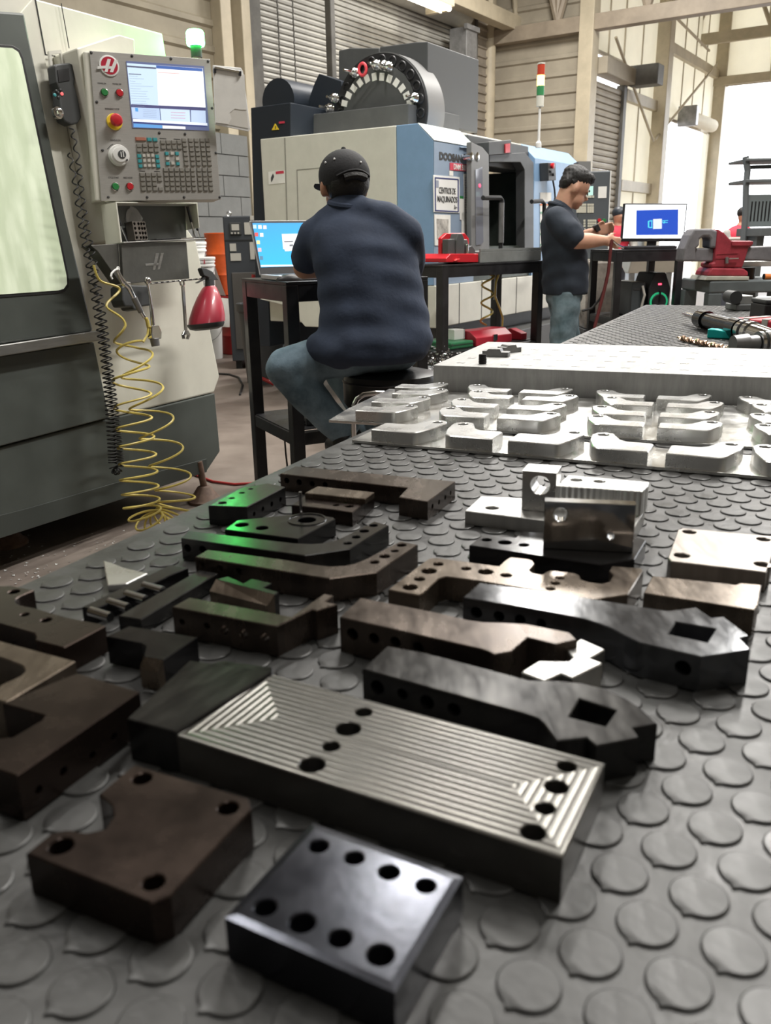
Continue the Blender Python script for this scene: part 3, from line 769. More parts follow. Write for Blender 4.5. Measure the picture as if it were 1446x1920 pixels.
# pinned bars at left
s = tpart('pinned_bar', 'flat black bar with four bright dowel pins along one side', 'machined part', zs,
      [(38,272),(500,52),(592,68),(485,112),(470,122),(98,287)], 0.0125, m_blk)
for (x, y) in ((158,318),(252,270),(342,228),(432,182)):
    w = P(*zs(x, y), ZC + 0.011); d = (P(*zs(98, 287), ZC + .011) - P(*zs(470, 122), ZC + .011)).normalized(); nn = Vector((-d.y, d.x, 0))
    nn = nn if nn.y < 0 else -nn
    o = ob('dowel_pin', CY(w - nn * 0.016 - Vector(s.location), w + nn * 0.006 - Vector(s.location), 0.0038, seg=14), m_pin, s, smooth=True)
tpart('flat_bar', 'plain flat black bar beside the pinned bar', 'machined part', zs, [(228,318),(650,80),(748,96),(345,337)], 0.0125, m_blk2)
tpart('tee_block', 'brown steel block with five side holes and a T-shaped tongue', 'machined part', zs,
      [(508,272),(600,222),(1130,322),(1300,203),(1350,212),(1305,244),(1371,258),(1262,291),(1236,285),(1055,374)], 0.0235, m_brn, side=[(9,560,350,18),(9,690,372,20),(9,778,392,28),(9,880,415,28),(9,990,435,30)])
# jaws with a tan sloped face; on the first, tan stands for light
def wedge(name, label, zf, top, low, th, lowz, m, mf):
    zt2 = ZC + th
    tpn = [P(*zf(*q), zt2) for q in top]; lw = [P(*zf(*q), ZC + lowz) for q in low]
    c = sum(tpn, Vector()) / len(tpn); c.z = ZC
    t = thing(name, label, 'machined part', c, 0, GP)
    o = ob('body', PL([(p.x - c.x, p.y - c.y) for p in tpn], [], 0, th, 0.0005), m, t)
    a, b = tpn[0], tpn[-1]; d0, d1 = lw
    bm = bmesh.new()
    vs = [bm.verts.new(q - c) for q in (a, b, d1, d0)]
    g = [bm.verts.new((q.x - c.x, q.y - c.y, 0)) for q in (a, b, d1, d0)]
    bm.faces.new(vs); bm.faces.new(g[::-1])
    for i in range(4): bm.faces.new((g[i], g[(i + 1) % 4], vs[(i + 1) % 4], vs[i]))
    ob('sloped_face', bm, mf, t)
    return t
wedge('wedge_jaw', 'small dark jaw with a sloped face coloured tan as if lit below the curved brackets', zs, [(738,128),(800,113),(880,148),(925,125),(1028,148),(985,172),(1064,195),(1042,208)], [(704,190),(1006,266)], 0.019, 0.012, m_blk2, m_brn3)
wedge('wedge_jaw', 'small black jaw with a tan chamfer corner near the ridged plate', zs, [(360,532),(372,475),(350,462),(165,425),(285,372),(640,430),(462,549)], [(340,590),(432,614)], 0.021, 0.014, m_blk, m_brn3)
tpart('c_bracket', 'dark steel bracket with rounded slot at the left picture edge', 'machined part', zt_,
      [(-90,175),(-20,100),(100,92),(330,135),(200,190),(160,215),(150,240),(165,265),(200,283),(350,312),(640,398),(960,460),(1022,482),(620,692),(345,622),(350,575),(330,552),(0,460),(-90,440)], 0.0205, m_brn2, holes=[(135,152,104),(240,372,80),(448,425,100)])
tpart('c_plate', 'warm brown C-shaped plate with rounded opening at the left edge', 'machined part', zu,
      [(-120,85),(0,108),(715,300),(60,690),(-100,650),(0,530),(190,440),(228,405),(237,375),(220,345),(190,330),(0,262),(-120,235)], 0.0265, m_brn3)
tpart('notched_block', 'thick dark block with notch and four side holes at left edge', 'machined part', zu,
      [(160,1385),(-100,1300),(-100,1075),(20,1025),(120,1020),(390,862),(425,812),(20,700),(120,660),(735,412),(1322,588)], 0.0270, m_brn2,
      side=[(10,370,1520,45),(10,605,1345,48),(10,880,1195,42),(10,1080,1020,42)])
tpart('aluminium_scrap', 'small bright triangular metal offcut near the left table edge', 'offcut', zs, [(150,30),(195,42),(262,68),(380,96),(270,150),(172,158)], 0.006, m_alu)

# ------------------------------------------------------------------ aluminium fixture plate and nested blanks
VP = Fr((*P(812.5, 684.5, 0.972).to_2d(), ZC), 21.6)
th = 0.0505
fp = thing('fixture_plate', 'thick aluminium fixture plate with rows of small slots', 'fixture plate', VP.o, VP.rz)
ob('body', B(0, 0.405, -0.95, 0, 0, th), mat('worn_plate_aluminium', (0.34, 0.34, 0.33), 0.55, 0.55, var=0.12, scale=14, stretch=(1, 5, 1)), fp, bevel=0.0015)
z8b = Z(800, 630, 2.238)
dg = None
for (x, y) in ((145,113),(330,121),(427,123),(525,126),(628,128),(733,130),(835,133),(960,138),(1083,142),(1180,145),(1300,148),(1420,152),(190,93),(375,97),(467,99),(563,101),(663,103),(765,106),(860,108),(985,113),(1083,115),(1195,118),(1310,122),(1425,126),(420,78),(508,79),(600,80),(695,83),(785,86),(880,88),(1108,95),(1210,97),(1325,100),(455,57),(545,59),(640,62),(735,62),(825,65),(915,66),(1125,71),(1335,76)):
    q = VP.xy(*z8b(x, y), th)
    if not (0.008 < q[0] < 0.397 and -0.94 < q[1] < -0.008): continue
    if dg is None:
        bm = bmesh.new()
        PZ([(-0.008,-0.005),(-0.004,-0.006),(-0.0015,-0.003),(0.0015,-0.003),(0.004,-0.006),(0.008,-0.005),(0.008,0.005),(0.004,0.006),(0.0015,0.003),(-0.0015,0.003),(-0.004,0.006),(-0.008,0.005)], -0.001, 0.0006, bm)
        bmesh.ops.rotate(bm, verts=bm.verts[:], matrix=Matrix.Rotation(math.radians(90), 3, 'Z'))
        dg = ob('slot_stand_in', bm, mat('slot_glint_metal', (0.92, 0.92, 0.90), 0.25, 0.9), fp); c = dg  # thin raised plates for the slots; their reflected brightness is in the colour
    else: c = link(dg.copy(), fp)
    c.location = (q[0], q[1], th)
# stud and step clamps on the plate
sd = P(905, 682, ZC + th)
bt = thing('threaded_stud', 'short black threaded stud standing on the fixture plate', 'stud', sd, 0)
ob('shank', CY((0, 0, 0), (0, 0, 0.018), 0.0072, seg=16), m_blk, bt, smooth=True)
for k in range(6): ob('thread', TU([(0.0074 * math.cos(i * math.pi / 8), 0.0074 * math.sin(i * math.pi / 8), 0.0022 + k * 0.0027) for i in range(16)], 0.0008, 5, True), m_blk, bt)
for i, (px, py, L, rz, lab) in enumerate(((930, 668, 0.052, -0.35, 'grey steel step clamp lying on the fixture plate, nearer one'), (955, 660, 0.045, 0.5, 'grey steel step clamp lying behind the nearer clamp'))):
    w = P(px, py, ZC + th)
    t = thing('step_clamp', lab, 'clamp', w, rz)
    ob('body', PY([(-L/2, 0), (L/2, 0), (L/2, 0.010), (L/4, 0.010), (L/5, 0.016), (-L/4, 0.016), (-L/3, 0.012), (-L/2, 0.012)], -0.012, 0.012), m_grime, t, bevel=0.001)
    for k in range(4): ob('tooth', B(L/2 - 0.004, L/2 + 0.0015, -0.012, 0.012, 0.001 + k * 0.0024, 0.0022 + k * 0.0024), m_grime, t)
# nested sheets
m_sheet = mat('bright_milled_sheet', (0.78, 0.78, 0.76), 0.24, 1.0, var=0.04, scale=25, rvar=0.06, bump=0.04, bscale=60)
def boss_mesh(mirror, ky, h):
    k = 1 if not mirror else -1
    pr = [(0, 0), (0.060, 0), (0.067, 0.003), (0.071, 0.008), (0.082, 0.046), (0.086, 0.080), (0.082, 0.094), (0.071, 0.101), (0.059, 0.096), (0.044, 0.060), (0.034, 0.052), (0.004, 0.052), (0, 0.048)]
    pr = [(k * a, b * ky) for a, b in pr]
    if mirror: pr = pr[::-1]
    return PL(pr, [circ(k * 0.071, 0.083 * ky, 0.0075, 16)], 0, h, 0.0012)
def sheet(label, fr, outline, bosses, ky, group):
    t = thing('nested_sheet', label, 'aluminium sheet', fr.o, fr.rz, group)
    ob('web', PZ(outline, 0, 0.0042), m_sheet, t, bevel=0.0006)
    pa = {}
    for (bx_, by_, mir) in bosses:
        if mir not in pa:
            bmx = boss_mesh(mir, ky, 0.0175)
            pa[mir] = ob('milled_blank', bmx, m_alu, t); smooth_mesh(pa[mir].data, 28); c = pa[mir]
        else: c = link(pa[mir].copy(), t)
        c.location = (bx_, by_, 0.0040)
    return t
_sf = P(660, 832, ZT); _sg = P(1446, 903, ZT)
SF = Fr((_sf.x, _sf.y, ZC), math.degrees(math.atan2(_sg.x - _sf.x, _sg.y - _sf.y)))     # local x = to the right, local y = away
NF = 'nested aluminium sheets'
fb = []
for i in range(5): fb += [(0.030 + 0.2035 * i, 0.004, False), (0.212 + 0.2035 * i, 0.004, True)]
sheet('bright aluminium sheet with a front row of milled blanks, nearest the camera', SF, [(0, 0), (1.05, 0), (1.05, 0.105), (0.03, 0.105), (0.0, 0.06)], fb, 0.95, NF)
SB = Fr((*(SF.o + SF.u * -0.057 + SF.v * 0.120).to_2d(), ZC), 111.6)
bb = []
for r_, (dx, dy) in enumerate(((0, 0), (-0.005, 0.080), (0.0, 0.165), (-0.02, 0.232))):
    for i in range(5): bb += [(dx + 0.232 * i, dy + 0.006, False), (dx + 0.212 + 0.232 * i, dy + 0.006, True)]
sheet('bright aluminium sheet with four rows of milled blanks before the fixture plate', SB, [(-0.045, 0), (1.1, 0), (1.1, 0.312), (-0.06, 0.312), (-0.055, 0.10)], bb, 0.72, NF)
# ------------------------------------------------------------------ tilted frames
class Fp:
    """plane frame from an origin and two edge directions: x along, z up the face, y into it"""
    def __init__(s, o, u, w):
        s.o = Vector(o); s.u = Vector(u).normalized(); w = Vector(w)
        s.wv = (w - s.u * w.dot(s.u)).normalized(); s.v = s.wv.cross(s.u).normalized()
        s.m = Matrix((s.u, s.v, s.wv)).transposed().to_4x4(); s.m.translation = s.o
    def uv(s, px, py, y=0.0):
        d = ray(px, py); c = Vector((0, 0, CAMZ)); t = (s.o + s.v * y - c).dot(s.v) / d.dot(s.v)
        p = c + d * t - s.o; return (p.dot(s.u), p.dot(s.wv))
    def poly(s, pts, y=0.0): return [s.uv(a, b, y) for a, b in pts]
    def thing(s, name, label, cat, group=None):
        o = thing(name, label, cat, (0, 0, 0), 0, group); o.matrix_world = s.m; return o
def tilted(o, yaw, tilt):
    y, t = math.radians(yaw), math.radians(tilt)
    u = Vector((math.sin(y), math.cos(y), 0)); v = Vector((-math.cos(y), math.sin(y), 0))
    return Fp(o, u, Vector((0, 0, 1)) * math.cos(t) + v * math.sin(t))

m_cream = mat('cream_machine_paint', (0.65, 0.64, 0.56), 0.42, var=0.05, scale=5, rvar=0.05)
m_green = mat('dark_grey_green_paint', (0.075, 0.085, 0.078), 0.42, var=0.1, scale=4, rvar=0.06)
m_seam = mat('dark_panel_gap', (0.03, 0.03, 0.03), 0.8)
m_stain = mat('stainless_rail', (0.42, 0.42, 0.41), 0.32, 0.9, var=0.12, stretch=(1, 1, 12))
m_plastgrey = mat('dark_grey_plastic', (0.055, 0.058, 0.06), 0.5, var=0.1)
m_plastblk = mat('black_plastic', (0.02, 0.02, 0.022), 0.45)
m_face = mat('brushed_steel_fascia', (0.45, 0.44, 0.42), 0.42, 0.55, var=0.05, scale=20, stretch=(1, 1, 14))
m_white = mat('white_paint', (0.8, 0.8, 0.78), 0.45)
m_chrome = mat('chrome', (0.72, 0.72, 0.72), 0.14, 1.0)
m_red = mat('red_plastic', (0.55, 0.02, 0.03), 0.35)
m_green_b = mat('green_button_plastic', (0.03, 0.22, 0.06), 0.35)
m_yel = mat('yellow_plastic', (0.85, 0.62, 0.04), 0.4)
m_teal = mat('teal_key_plastic', (0.05, 0.32, 0.35), 0.45)
m_key = mat('grey_key_plastic', (0.24, 0.23, 0.205), 0.4)
m_keyw = mat('pale_key_plastic', (0.55, 0.53, 0.48), 0.4)
m_keyr = mat('faded_red_key_plastic', (0.42, 0.16, 0.11), 0.45)
m_print = mat('dark_print', (0.06, 0.06, 0.06), 0.6)
m_paper = mat('white_paper', (0.82, 0.81, 0.77), 0.75, var=0.05, scale=12)
m_rubber = mat('black_rubber', (0.018, 0.018, 0.018), 0.6)
m_yhose = mat('yellow_air_hose', (0.62, 0.50, 0.13), 0.4, var=0.1)
def glow(n, c, s): return mat(n, tuple(min(1, 0.5 * x) for x in c), 0.3, emit=c, estr=s * (0.72 if s < 2 else 1.0))

HM = tilted(P(386, 885, 0.14), 30.0, 6.0)
mill = HM.thing('milling_machine', 'cream and dark green milling machine with lit window at left', 'milling machine')
def hp(name, px, y0, y1, m, par=None, bevel=0.004, off=0.0):
    return ob(name, PY(HM.poly(px, off), y0, y1), m, par or mill, bevel=bevel)
hp('hood', [(-260,-92),(305,62),(312,105),(330,400),(368,452),(378,500),(395,620),(412,706),(402,736),(200,785),(-260,905)], 0.0, 1.7, m_cream, bevel=0.008)
hp('base', [(-260,908),(200,786),(402,737),(412,846),(386,885),(-260,1092)], -0.004, 1.7, m_green, bevel=0.006)
hp('front_panel', [(-260,708),(170,642),(199,783),(-260,903)], -0.02, -0.001, m_green, bevel=0.004)
dr = hp('door', [(-260,8),(30,30),(36,62),(106,400),(160,622),(-260,682)], -0.05, -0.001, m_green, bevel=0.01)
win = [(-260,82),(5,97),(16,104),(22,118),(107,520),(108,535),(102,544),(92,547),(-260,572)]
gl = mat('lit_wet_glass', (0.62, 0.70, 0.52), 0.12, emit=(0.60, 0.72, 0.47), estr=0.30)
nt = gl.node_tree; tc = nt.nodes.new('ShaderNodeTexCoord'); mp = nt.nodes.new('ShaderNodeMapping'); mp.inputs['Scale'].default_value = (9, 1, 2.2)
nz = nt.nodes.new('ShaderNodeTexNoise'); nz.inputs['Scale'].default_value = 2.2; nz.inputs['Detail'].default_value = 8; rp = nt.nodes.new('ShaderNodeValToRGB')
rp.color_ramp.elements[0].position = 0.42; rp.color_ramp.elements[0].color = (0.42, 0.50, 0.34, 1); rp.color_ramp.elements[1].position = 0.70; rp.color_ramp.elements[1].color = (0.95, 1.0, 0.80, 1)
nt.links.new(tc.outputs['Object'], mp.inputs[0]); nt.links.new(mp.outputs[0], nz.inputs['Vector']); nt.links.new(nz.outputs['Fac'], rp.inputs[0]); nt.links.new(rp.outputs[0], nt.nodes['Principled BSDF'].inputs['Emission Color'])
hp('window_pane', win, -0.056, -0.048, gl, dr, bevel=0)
hp('window_rim', [(-260,74),(6,91),(20,99),(27,115),(112,518),(113,540),(105,550),(92,553),(-260,579)], -0.053, -0.045, m_plastblk, dr, bevel=0.002)
hp('rail', [(-260,684),(167,621),(170,640),(-260,708)], -0.075, -0.001, m_stain, bevel=0.004)
hp('column_trim', [(34,26),(62,-6),(80,103),(150,500),(165,622),(160,622),(106,400),(36,62)], -0.012, -0.001, m_cream, bevel=0.003)
for a in ([(61,0),(63,0),(82,104),(80,104)], [(80,103),(100,106),(100,108),(80,105)], [(110,8),(111,8),(126,92),(125,92)]):
    hp('panel_seam', a, -0.0145, -0.012, m_seam, bevel=0)
hp('kick_recess_strip', [(-260,1032),(60,950),(215,905),(386,860),(386,885),(-260,1092)], -0.008, -0.003, mat('kick_shade_green', (0.05, 0.057, 0.052), 0.5), bevel=0.002)  # strip on the base in darker green, standing for the shaded kick recess
# levelling feet
for i, (px, py) in enumerate(((385, 940), (14, 1020))):
    w = P(px, py, 0.0)
    m_rust = mat('rusty_iron', (0.16, 0.10, 0.075), 0.7, var=0.3, scale=20)
    t = ob('levelling_foot', LA([(0.085, 0), (0.085, 0.012), (0.07, 0.02), (0.032, 0.075), (0.022, 0.08)], 20), m_rust, mill, smooth=True); t.matrix_parent_inverse = HM.m.inverted(); t.location = w
    ob('screw', CY((0, 0, 0.07), (-0.015, 0, 0.20), 0.017, seg=12), m_rust, t, smooth=True)
# pendant column
hp('pendant_column', [(98,106),(178,80),(208,88),(222,380),(226,458),(168,458)], -0.14, -0.001, m_cream, bevel=0.006)

# control pendant
pTL, pBL, pBR = at_depth(168, 95, 3.66), at_depth(190, 377, 3.60), at_depth(414, 374, 3.86)
PD = Fp(pBL, pBR - pBL, pTL - pBL)
pend = PD.thing('control_pendant', 'steel control pendant with screen, keypad and emergency stop', 'control panel')
zp = Z(160, 90, 5.5615)
fc = PD.poly([(190,377),(414,374),(394,111),(168,95)])
def pp(name, px, y0, y1, m, par=None, bevel=0.0):
    return ob(name, PY(PD.poly([zp(*q) for q in px]), y0, y1), m, par or pend, bevel=bevel)
ob('fascia', PY(fc, 0, 0.006), m_face, pend, bevel=0.001)
ob('housing', PY([(p[0] - (0.022 if i in (0, 3) else 0.0), p[1]) for i, p in enumerate(fc)], 0.0065, 0.085), m_cream, pend, bevel=0.006)
scr = pp('screen', [(425,137),(1235,192),(1290,862),(492,832)], -0.003, 0.0005, glow('screen_frame_blue', (0.20, 0.24, 0.45), 0.45))
def sc(px, c, s=1.0, nm=None, k=1):
    return pp('screen_area', px, -0.0034 - 0.0003 * k, -0.0025, glow('screen_%02x%02x%02x' % tuple(int(255 * v) for v in c), c, s), scr)
sc([(430,160),(740,182),(760,625),(475,595)], (0.62, 0.78, 0.93), 0.95)
sc([(740,182),(1222,215),(1252,622),(760,600)], (0.97, 0.98, 1.0), 1.0)
sc([(735,183),(1218,217),(1220,248),(738,215)], (0.10, 0.20, 0.58), 0.6, k=2)
sc([(432,185),(735,206),(735,222),(432,202)], (0.16, 0.17, 0.28), 0.5, k=2)
sc([(476,588),(1250,628),(1252,655),(478,618)], (0.13, 0.13, 0.30), 0.5, k=3)
sc([(478,620),(770,632),(780,760),(490,735)], (0.55, 0.70, 0.95), 0.85, k=2)
sc([(778,634),(1085,648),(1092,775),(790,758)], (0.66, 0.80, 0.96), 0.9, k=2)
sc([(1098,650),(1250,656),(1256,782),(1102,776)], (0.60, 0.73, 0.95), 0.88, k=2)
sc([(494,740),(1268,785),(1270,812),(496,770)], (0.82, 0.88, 0.98), 0.95, k=2)
sc([(498,770),(1262,812),(1263,824),(500,786)], (0.08, 0.10, 0.32), 0.5, k=3)
sc([(500,788),(800,808),(800,838),(502,828)], (0.16, 0.42, 0.85), 0.75, k=2)
sc([(802,810),(1040,822),(1042,848),(804,840)], (0.97, 0.98, 0.99), 0.95, k=2)
sc([(450,268),(580,275),(580,284),(450,277)], (0.25, 0.28, 0.40), 0.4, k=3)
sc([(755,255),(980,267),(980,272),(755,261)], (0.85, 0.45, 0.45), 0.8, k=3)
for i in range(13):
    y = 232 + i * 26; wd = (90, 150, 60, 120, 240, 110, 180, 160, 170, 190, 150, 160, 130)[i]
    sc([(455 + i * 2.4, y + 60), (455 + i * 2.4 + wd, y + 66), (455 + i * 2.4 + wd, y + 69), (455 + i * 2.4, y + 63)], (0.44, 0.54, 0.68), 0.7, k=3)
for i in range(3):
    sc([(890, 672 + i * 28), (1040, 678 + i * 28), (1040, 682 + i * 28), (890, 676 + i * 28)], (0.75, 0.30, 0.40), 0.7, k=3)
for i in range(5):
    sc([(600, 645 + i * 18), (740, 652 + i * 18), (740, 655 + i * 18), (600, 648 + i * 18)], (0.40, 0.48, 0.66), 0.7, k=3)
sc([(515,625),(545,627),(550,665),(520,664)], (0.12, 0.40, 0.85), 0.8, k=3)
def pu(x, y, yy=0.0): return PD.uv(*zp(x, y), yy)
def button(x, y, r, m, name='push_button'):
    u = pu(x, y); rr = abs(pu(x + r, y)[0] - u[0])
    b = ob(name, LA([(rr * 0.72, 0.0), (rr * 0.78, -0.008), (rr * 0.7, -0.011)], 20, (u[0], 0, u[1]), 'y'), m, pend, smooth=True)
    ob('bezel', TU([(u[0] + rr * 0.88 * math.cos(a * math.pi / 12), -0.003, u[1] + rr * 0.88 * math.sin(a * math.pi / 12)) for a in range(24)], rr * 0.16, 6, True), m_chrome, b, smooth=True)
    return b
button(198, 467, 42, m_green_b); button(355, 473, 42, m_red); button(312, 1447, 42, m_green_b); button(463, 1446, 42, m_red)
u = pu(303, 770); rr = 0.0175 * 1.9
es = ob('emergency_stop', LA([(rr * 0.30, 0.0), (rr * 0.34, -0.02), (rr * 0.66, -0.022), (rr * 0.72, -0.034), (rr * 0.55, -0.042), (rr * 0.2, -0.044)], 24, (u[0], 0, u[1]), 'y'), m_red, pend, smooth=True)
ob('warning_ring', LA([(rr * 0.92, 0.0), (rr * 0.92, -0.004), (rr * 0.85, -0.006)], 28, (u[0], 0, u[1]), 'y'), m_yel, es, smooth=True)
u = pu(345, 1125); rr = abs(pu(448, 1125)[0] - u[0])
jd = ob('jog_dial', LA([(rr, 0.0), (rr, -0.018), (rr * 0.93, -0.024), (rr * 0.72, -0.024), (rr * 0.70, -0.030), (rr * 0.4, -0.031)], 32, (u[0], 0, u[1]), 'y'), m_white, pend, smooth=True)
ob('dial_disc', LA([(rr * 0.40, -0.029), (rr * 0.40, -0.0325), (rr * 0.3, -0.033)], 24, (u[0] + rr * 0.16, 0, u[1]), 'y'), m_plastgrey, jd)
for dx, ln in ((0.02, 0.34), (0.24, 0.40)): ob('dial_emblem', B(u[0] + rr * dx, u[0] + rr * (dx + 0.09), -0.0345, -0.033, u[1] - rr * 0.26, u[1] + rr * (ln - 0.1)), m_white, jd)
ob('dial_peg', CY((u[0] + rr * 0.62, -0.024, u[1] - rr * 0.5), (u[0] + rr * 0.62, -0.030, u[1] - rr * 0.5), rr * 0.09), m_plastgrey, jd)
# round emblem
u = pu(248, 187); rr = abs(pu(350, 187)[0] - u[0])
em = ob('emblem', LA([(rr, 0.0), (rr, -0.004), (rr * 0.9, -0.005)], 32, (u[0], 0, u[1]), 'y'), m_white, pend, smooth=True)
ob('emblem_disc', LA([(rr * 0.84, -0.004), (rr * 0.84, -0.0058)], 32, (u[0], 0, u[1]), 'y'), mat('crimson_enamel', (0.50, 0.03, 0.06), 0.3), em)
for q in ([(125,195),(205,190),(212,172),(228,118),(262,122),(228,255),(196,253),(206,218),(122,224)], [(300,128),(335,132),(285,258),(252,256),(262,222),(230,222),(238,196),(272,196)]):
    pp('emblem_stroke', q, -0.0075, -0.005, m_white, em)
# keys
kb = {}
def key(x, y, m, w=44, h=40):
    k = (m.name, w)
    a = pu(x - w / 2, y + h / 2); b = pu(x + w / 2, y - h / 2); c = pu(x, y)
    if k not in kb:
        W_, H_ = abs(b[0] - a[0]) / 2, abs(b[1] - a[1]) / 2
        bm = bmesh.new()
        lo = [(-W_, 0, -H_), (W_, 0, -H_), (W_, 0, H_), (-W_, 0, H_)]; hi = [(x_ * 0.82, -0.006, z_ * 0.82) for x_, _, z_ in lo]
        A = [bm.verts.new(q) for q in lo]; C = [bm.verts.new(q) for q in hi]; bm.faces.new(C); bm.faces.new(A[::-1])
        for i in range(4): bm.faces.new((A[i], A[(i + 1) % 4], C[(i + 1) % 4], C[i]))
        kb[k] = ob('key', bm, m, pend); o = kb[k]
    else: o = link(kb[k].copy(), pend)
    o.location = (c[0], 0, c[1]); return o
key(577, 950, m_keyr, 108, 36); key(668, 955, m_teal); key(727, 956, m_teal)
for r in range(2):
    for c in range(4): key(558 + c * 60 + r * 2, 1018 + r * 50, m_key); key(805 + c * 57 + r * 5, 983 + r * 54, m_key)
for r in range(3):
    key(562 + r * 6, 1128 + r * 52, m_teal, 36); key(748 + r * 6, 1132 + r * 50, m_teal, 36)
    for c in range(3): key(608 + c * 46 + r * 6, 1122 + r * 53, m_keyw, 30, 34)
for x, y, m in ((848,1102,m_teal),(902,1100,m_keyw),(955,1102,m_teal),(855,1155,m_keyw),(958,1157,m_keyw),(858,1207,m_teal),(910,1203,m_keyw),(964,1208,m_teal)): key(x, y, m, 34, 36)
for r in range(6):
    for c, x in enumerate((1028, 1096, 1155, 1215, 1270)): key(x + r * 5, 963 + r * 49.5, m_key)
for r in range(5):
    for c in range(9):
        x = 836 + c * 56 + (10 if c > 5 else 0) + r * 4; key(x, 1272 + r * 50, m_key)
    if r:
        for c in range(4):
            if not (r == 3 and c == 3): key(585 + c * 60 + r * 5, 1272 + r * 50, m_key)
sw = None
for x, y in ((62,47),(487,82),(893,110),(1280,138),(120,562),(1322,628),(180,1066),(1362,1094),(240,1556),(645,1556),(1030,1556),(1402,1554),(772,885),(1040,897)):
    c = pu(x, y)
    if sw is None: sw = ob('screw', LA([(0.0055, 0), (0.0055, -0.002), (0.003, -0.004)], 10, (0, 0, 0), 'y'), m_print, pend, smooth=True); o = sw
    else: o = link(sw.copy(), pend)
    o.location = (c[0], 0, c[1])
for s, x, y, sz in (('POWER ON', 130, 375, 22), ('POWER OFF', 285, 382, 22), ('EMERGENCY STOP', 205, 642, 24), ('HANDLE JOG', 262, 970, 24), ('CYCLE START', 240, 1360, 24), ('FEED HOLD', 398, 1362, 24)):
    c = pu(x, y); k = abs(pu(x + sz, y)[0] - c[0])
    text(s, k, m_print, pend, (c[0], -0.0006, c[1]), depth=0.0002, sx=0.75)
for q in ([(775,938),(845,944),(845,950),(775,944)], [(922,946),(990,950),(990,956),(922,952)], [(558,1278),(622,1281),(622,1288),(558,1285)], [(718,1283),(780,1286),(780,1292),(718,1289)]): pp('print_bar', q, -0.001, 0.001, m_print)
for q in ([(228,1052),(262,1014),(290,1000),(292,1006),(268,1020),(234,1056)],): pp('print_arrow', q, -0.001, 0.001, m_print)

# clipboard hung at the pendant's side
a, b, c = at_depth(404, 236, 3.84), at_depth(470, 247, 3.90), at_depth(399, 122, 3.84)
CB = Fp(a, b - a, c - a)
cl = CB.thing('clipboard', 'clipboard with a torn white sheet beside the control pendant', 'clipboard')
def cp(name, px, y0, y1, m, par=None, bevel=0.0): return ob(name, PY(CB.poly(px), y0, y1), m, par or cl, bevel=bevel)
cp('board', [(404,234),(466,247),(470,242),(456,134),(452,127),(399,122)], 0.0, 0.005, m_white, bevel=0.002)
cp('paper', [(404,230),(428,233),(434,222),(430,212),(440,204),(452,206),(462,206),(458,140),(400,130)], -0.004, -0.001, m_paper)
cp('torn_flap', [(405,231),(424,233),(466,241),(462,206),(440,203),(429,211),(434,221),(425,233)], -0.002, -0.0005, mat('back_paper', (0.70, 0.68, 0.63), 0.8))
cp('clip', [(402,130),(450,139),(451,134),(402,125)], -0.012, 0.002, m_chrome, bevel=0.001)
cp('clip_jaw', [(400,137),(404,138),(404,130),(400,129)], -0.014, 0.0, m_plastblk); cp('clip_jaw', [(447,142),(451,143),(451,135),(447,134)], -0.014, 0.0, m_plastblk)

# beacon
w = at_depth(369, 108, 4.35); k = 4.45 / FPX
bc = thing('signal_beacon', 'lit green signal beacon on top of the milling machine', 'signal light', w, 0)
ob('base', LA([(9 * k, 0), (9 * k, 16 * k), (10.5 * k, 17 * k)], 20), m_plastgrey, bc, smooth=True)
ob('stalk', CY((0, 0, -0.45), (0, 0, 0.0), 7 * k), m_cream, bc)
ob('lens', LA([(13 * k, 17 * k), (14.5 * k, 20 * k), (14.5 * k, 36 * k), (12 * k, 40 * k), (6 * k, 41 * k)], 24), glow('green_beacon_light', (0.05, 1.0, 0.14), 55.0), bc, smooth=True)

# hand-held jog remote
zr = Z(0, 0, 4.8)
def rp_(name, px, y0, y1, m, par, bevel=0.0): return ob(name, PY(HM.poly([zr(*q) for q in px], -0.06), y0, y1), m, par, bevel=bevel)
rem = HM.thing('handheld_remote', 'grey handheld jog remote hanging on the cream column', 'remote control')
rp_('body', [(428,612),(445,596),(560,585),(600,600),(628,700),(606,780),(640,900),(662,1010),(672,1080),(640,1130),(580,1140),(520,1110),(490,1040),(480,960),(470,820),(445,760)], -0.10, -0.055, m_plastgrey, rem, bevel=0.006)
rp_('display', [(452,652),(552,636),(562,745),(464,762)], -0.103, -0.099, m_plastblk, rem)
rp_('holster', [(600,660),(665,640),(680,650),(700,965),(660,975),(640,880),(605,780)], -0.07, -0.02, m_plastblk, rem, bevel=0.004)
rp_('hanger', [(440,460),(550,448),(580,580),(560,580),(545,480),(465,490),(475,590),(455,590)], -0.06, -0.05, mat('clear_acrylic', (0.75, 0.74, 0.68), 0.15, alpha=0.7), rem)
u = HM.uv(*zr(508, 1020), -0.1)
kn = ob('jog_knob', LA([(0.021, -0.098), (0.022, -0.112), (0.014, -0.113), (0.013, -0.125), (0.008, -0.127)], 24, (u[0], 0, u[1]), 'y'), m_chrome, rem, smooth=True)
for x, y, m in ((490, 855, m_teal), (555, 845, glow('red_led', (1.0, 0.15, 0.15), 1.2)), (522, 838, m_plastblk), (525, 880, m_plastblk), (545, 815, m_plastblk), (505, 822, m_plastblk)):
    u = HM.uv(*zr(x, y), -0.1); ob('button', LA([(0.006, -0.099), (0.006, -0.104), (0.004, -0.105)], 10, (u[0], 0, u[1]), 'y'), m, rem, smooth=True)
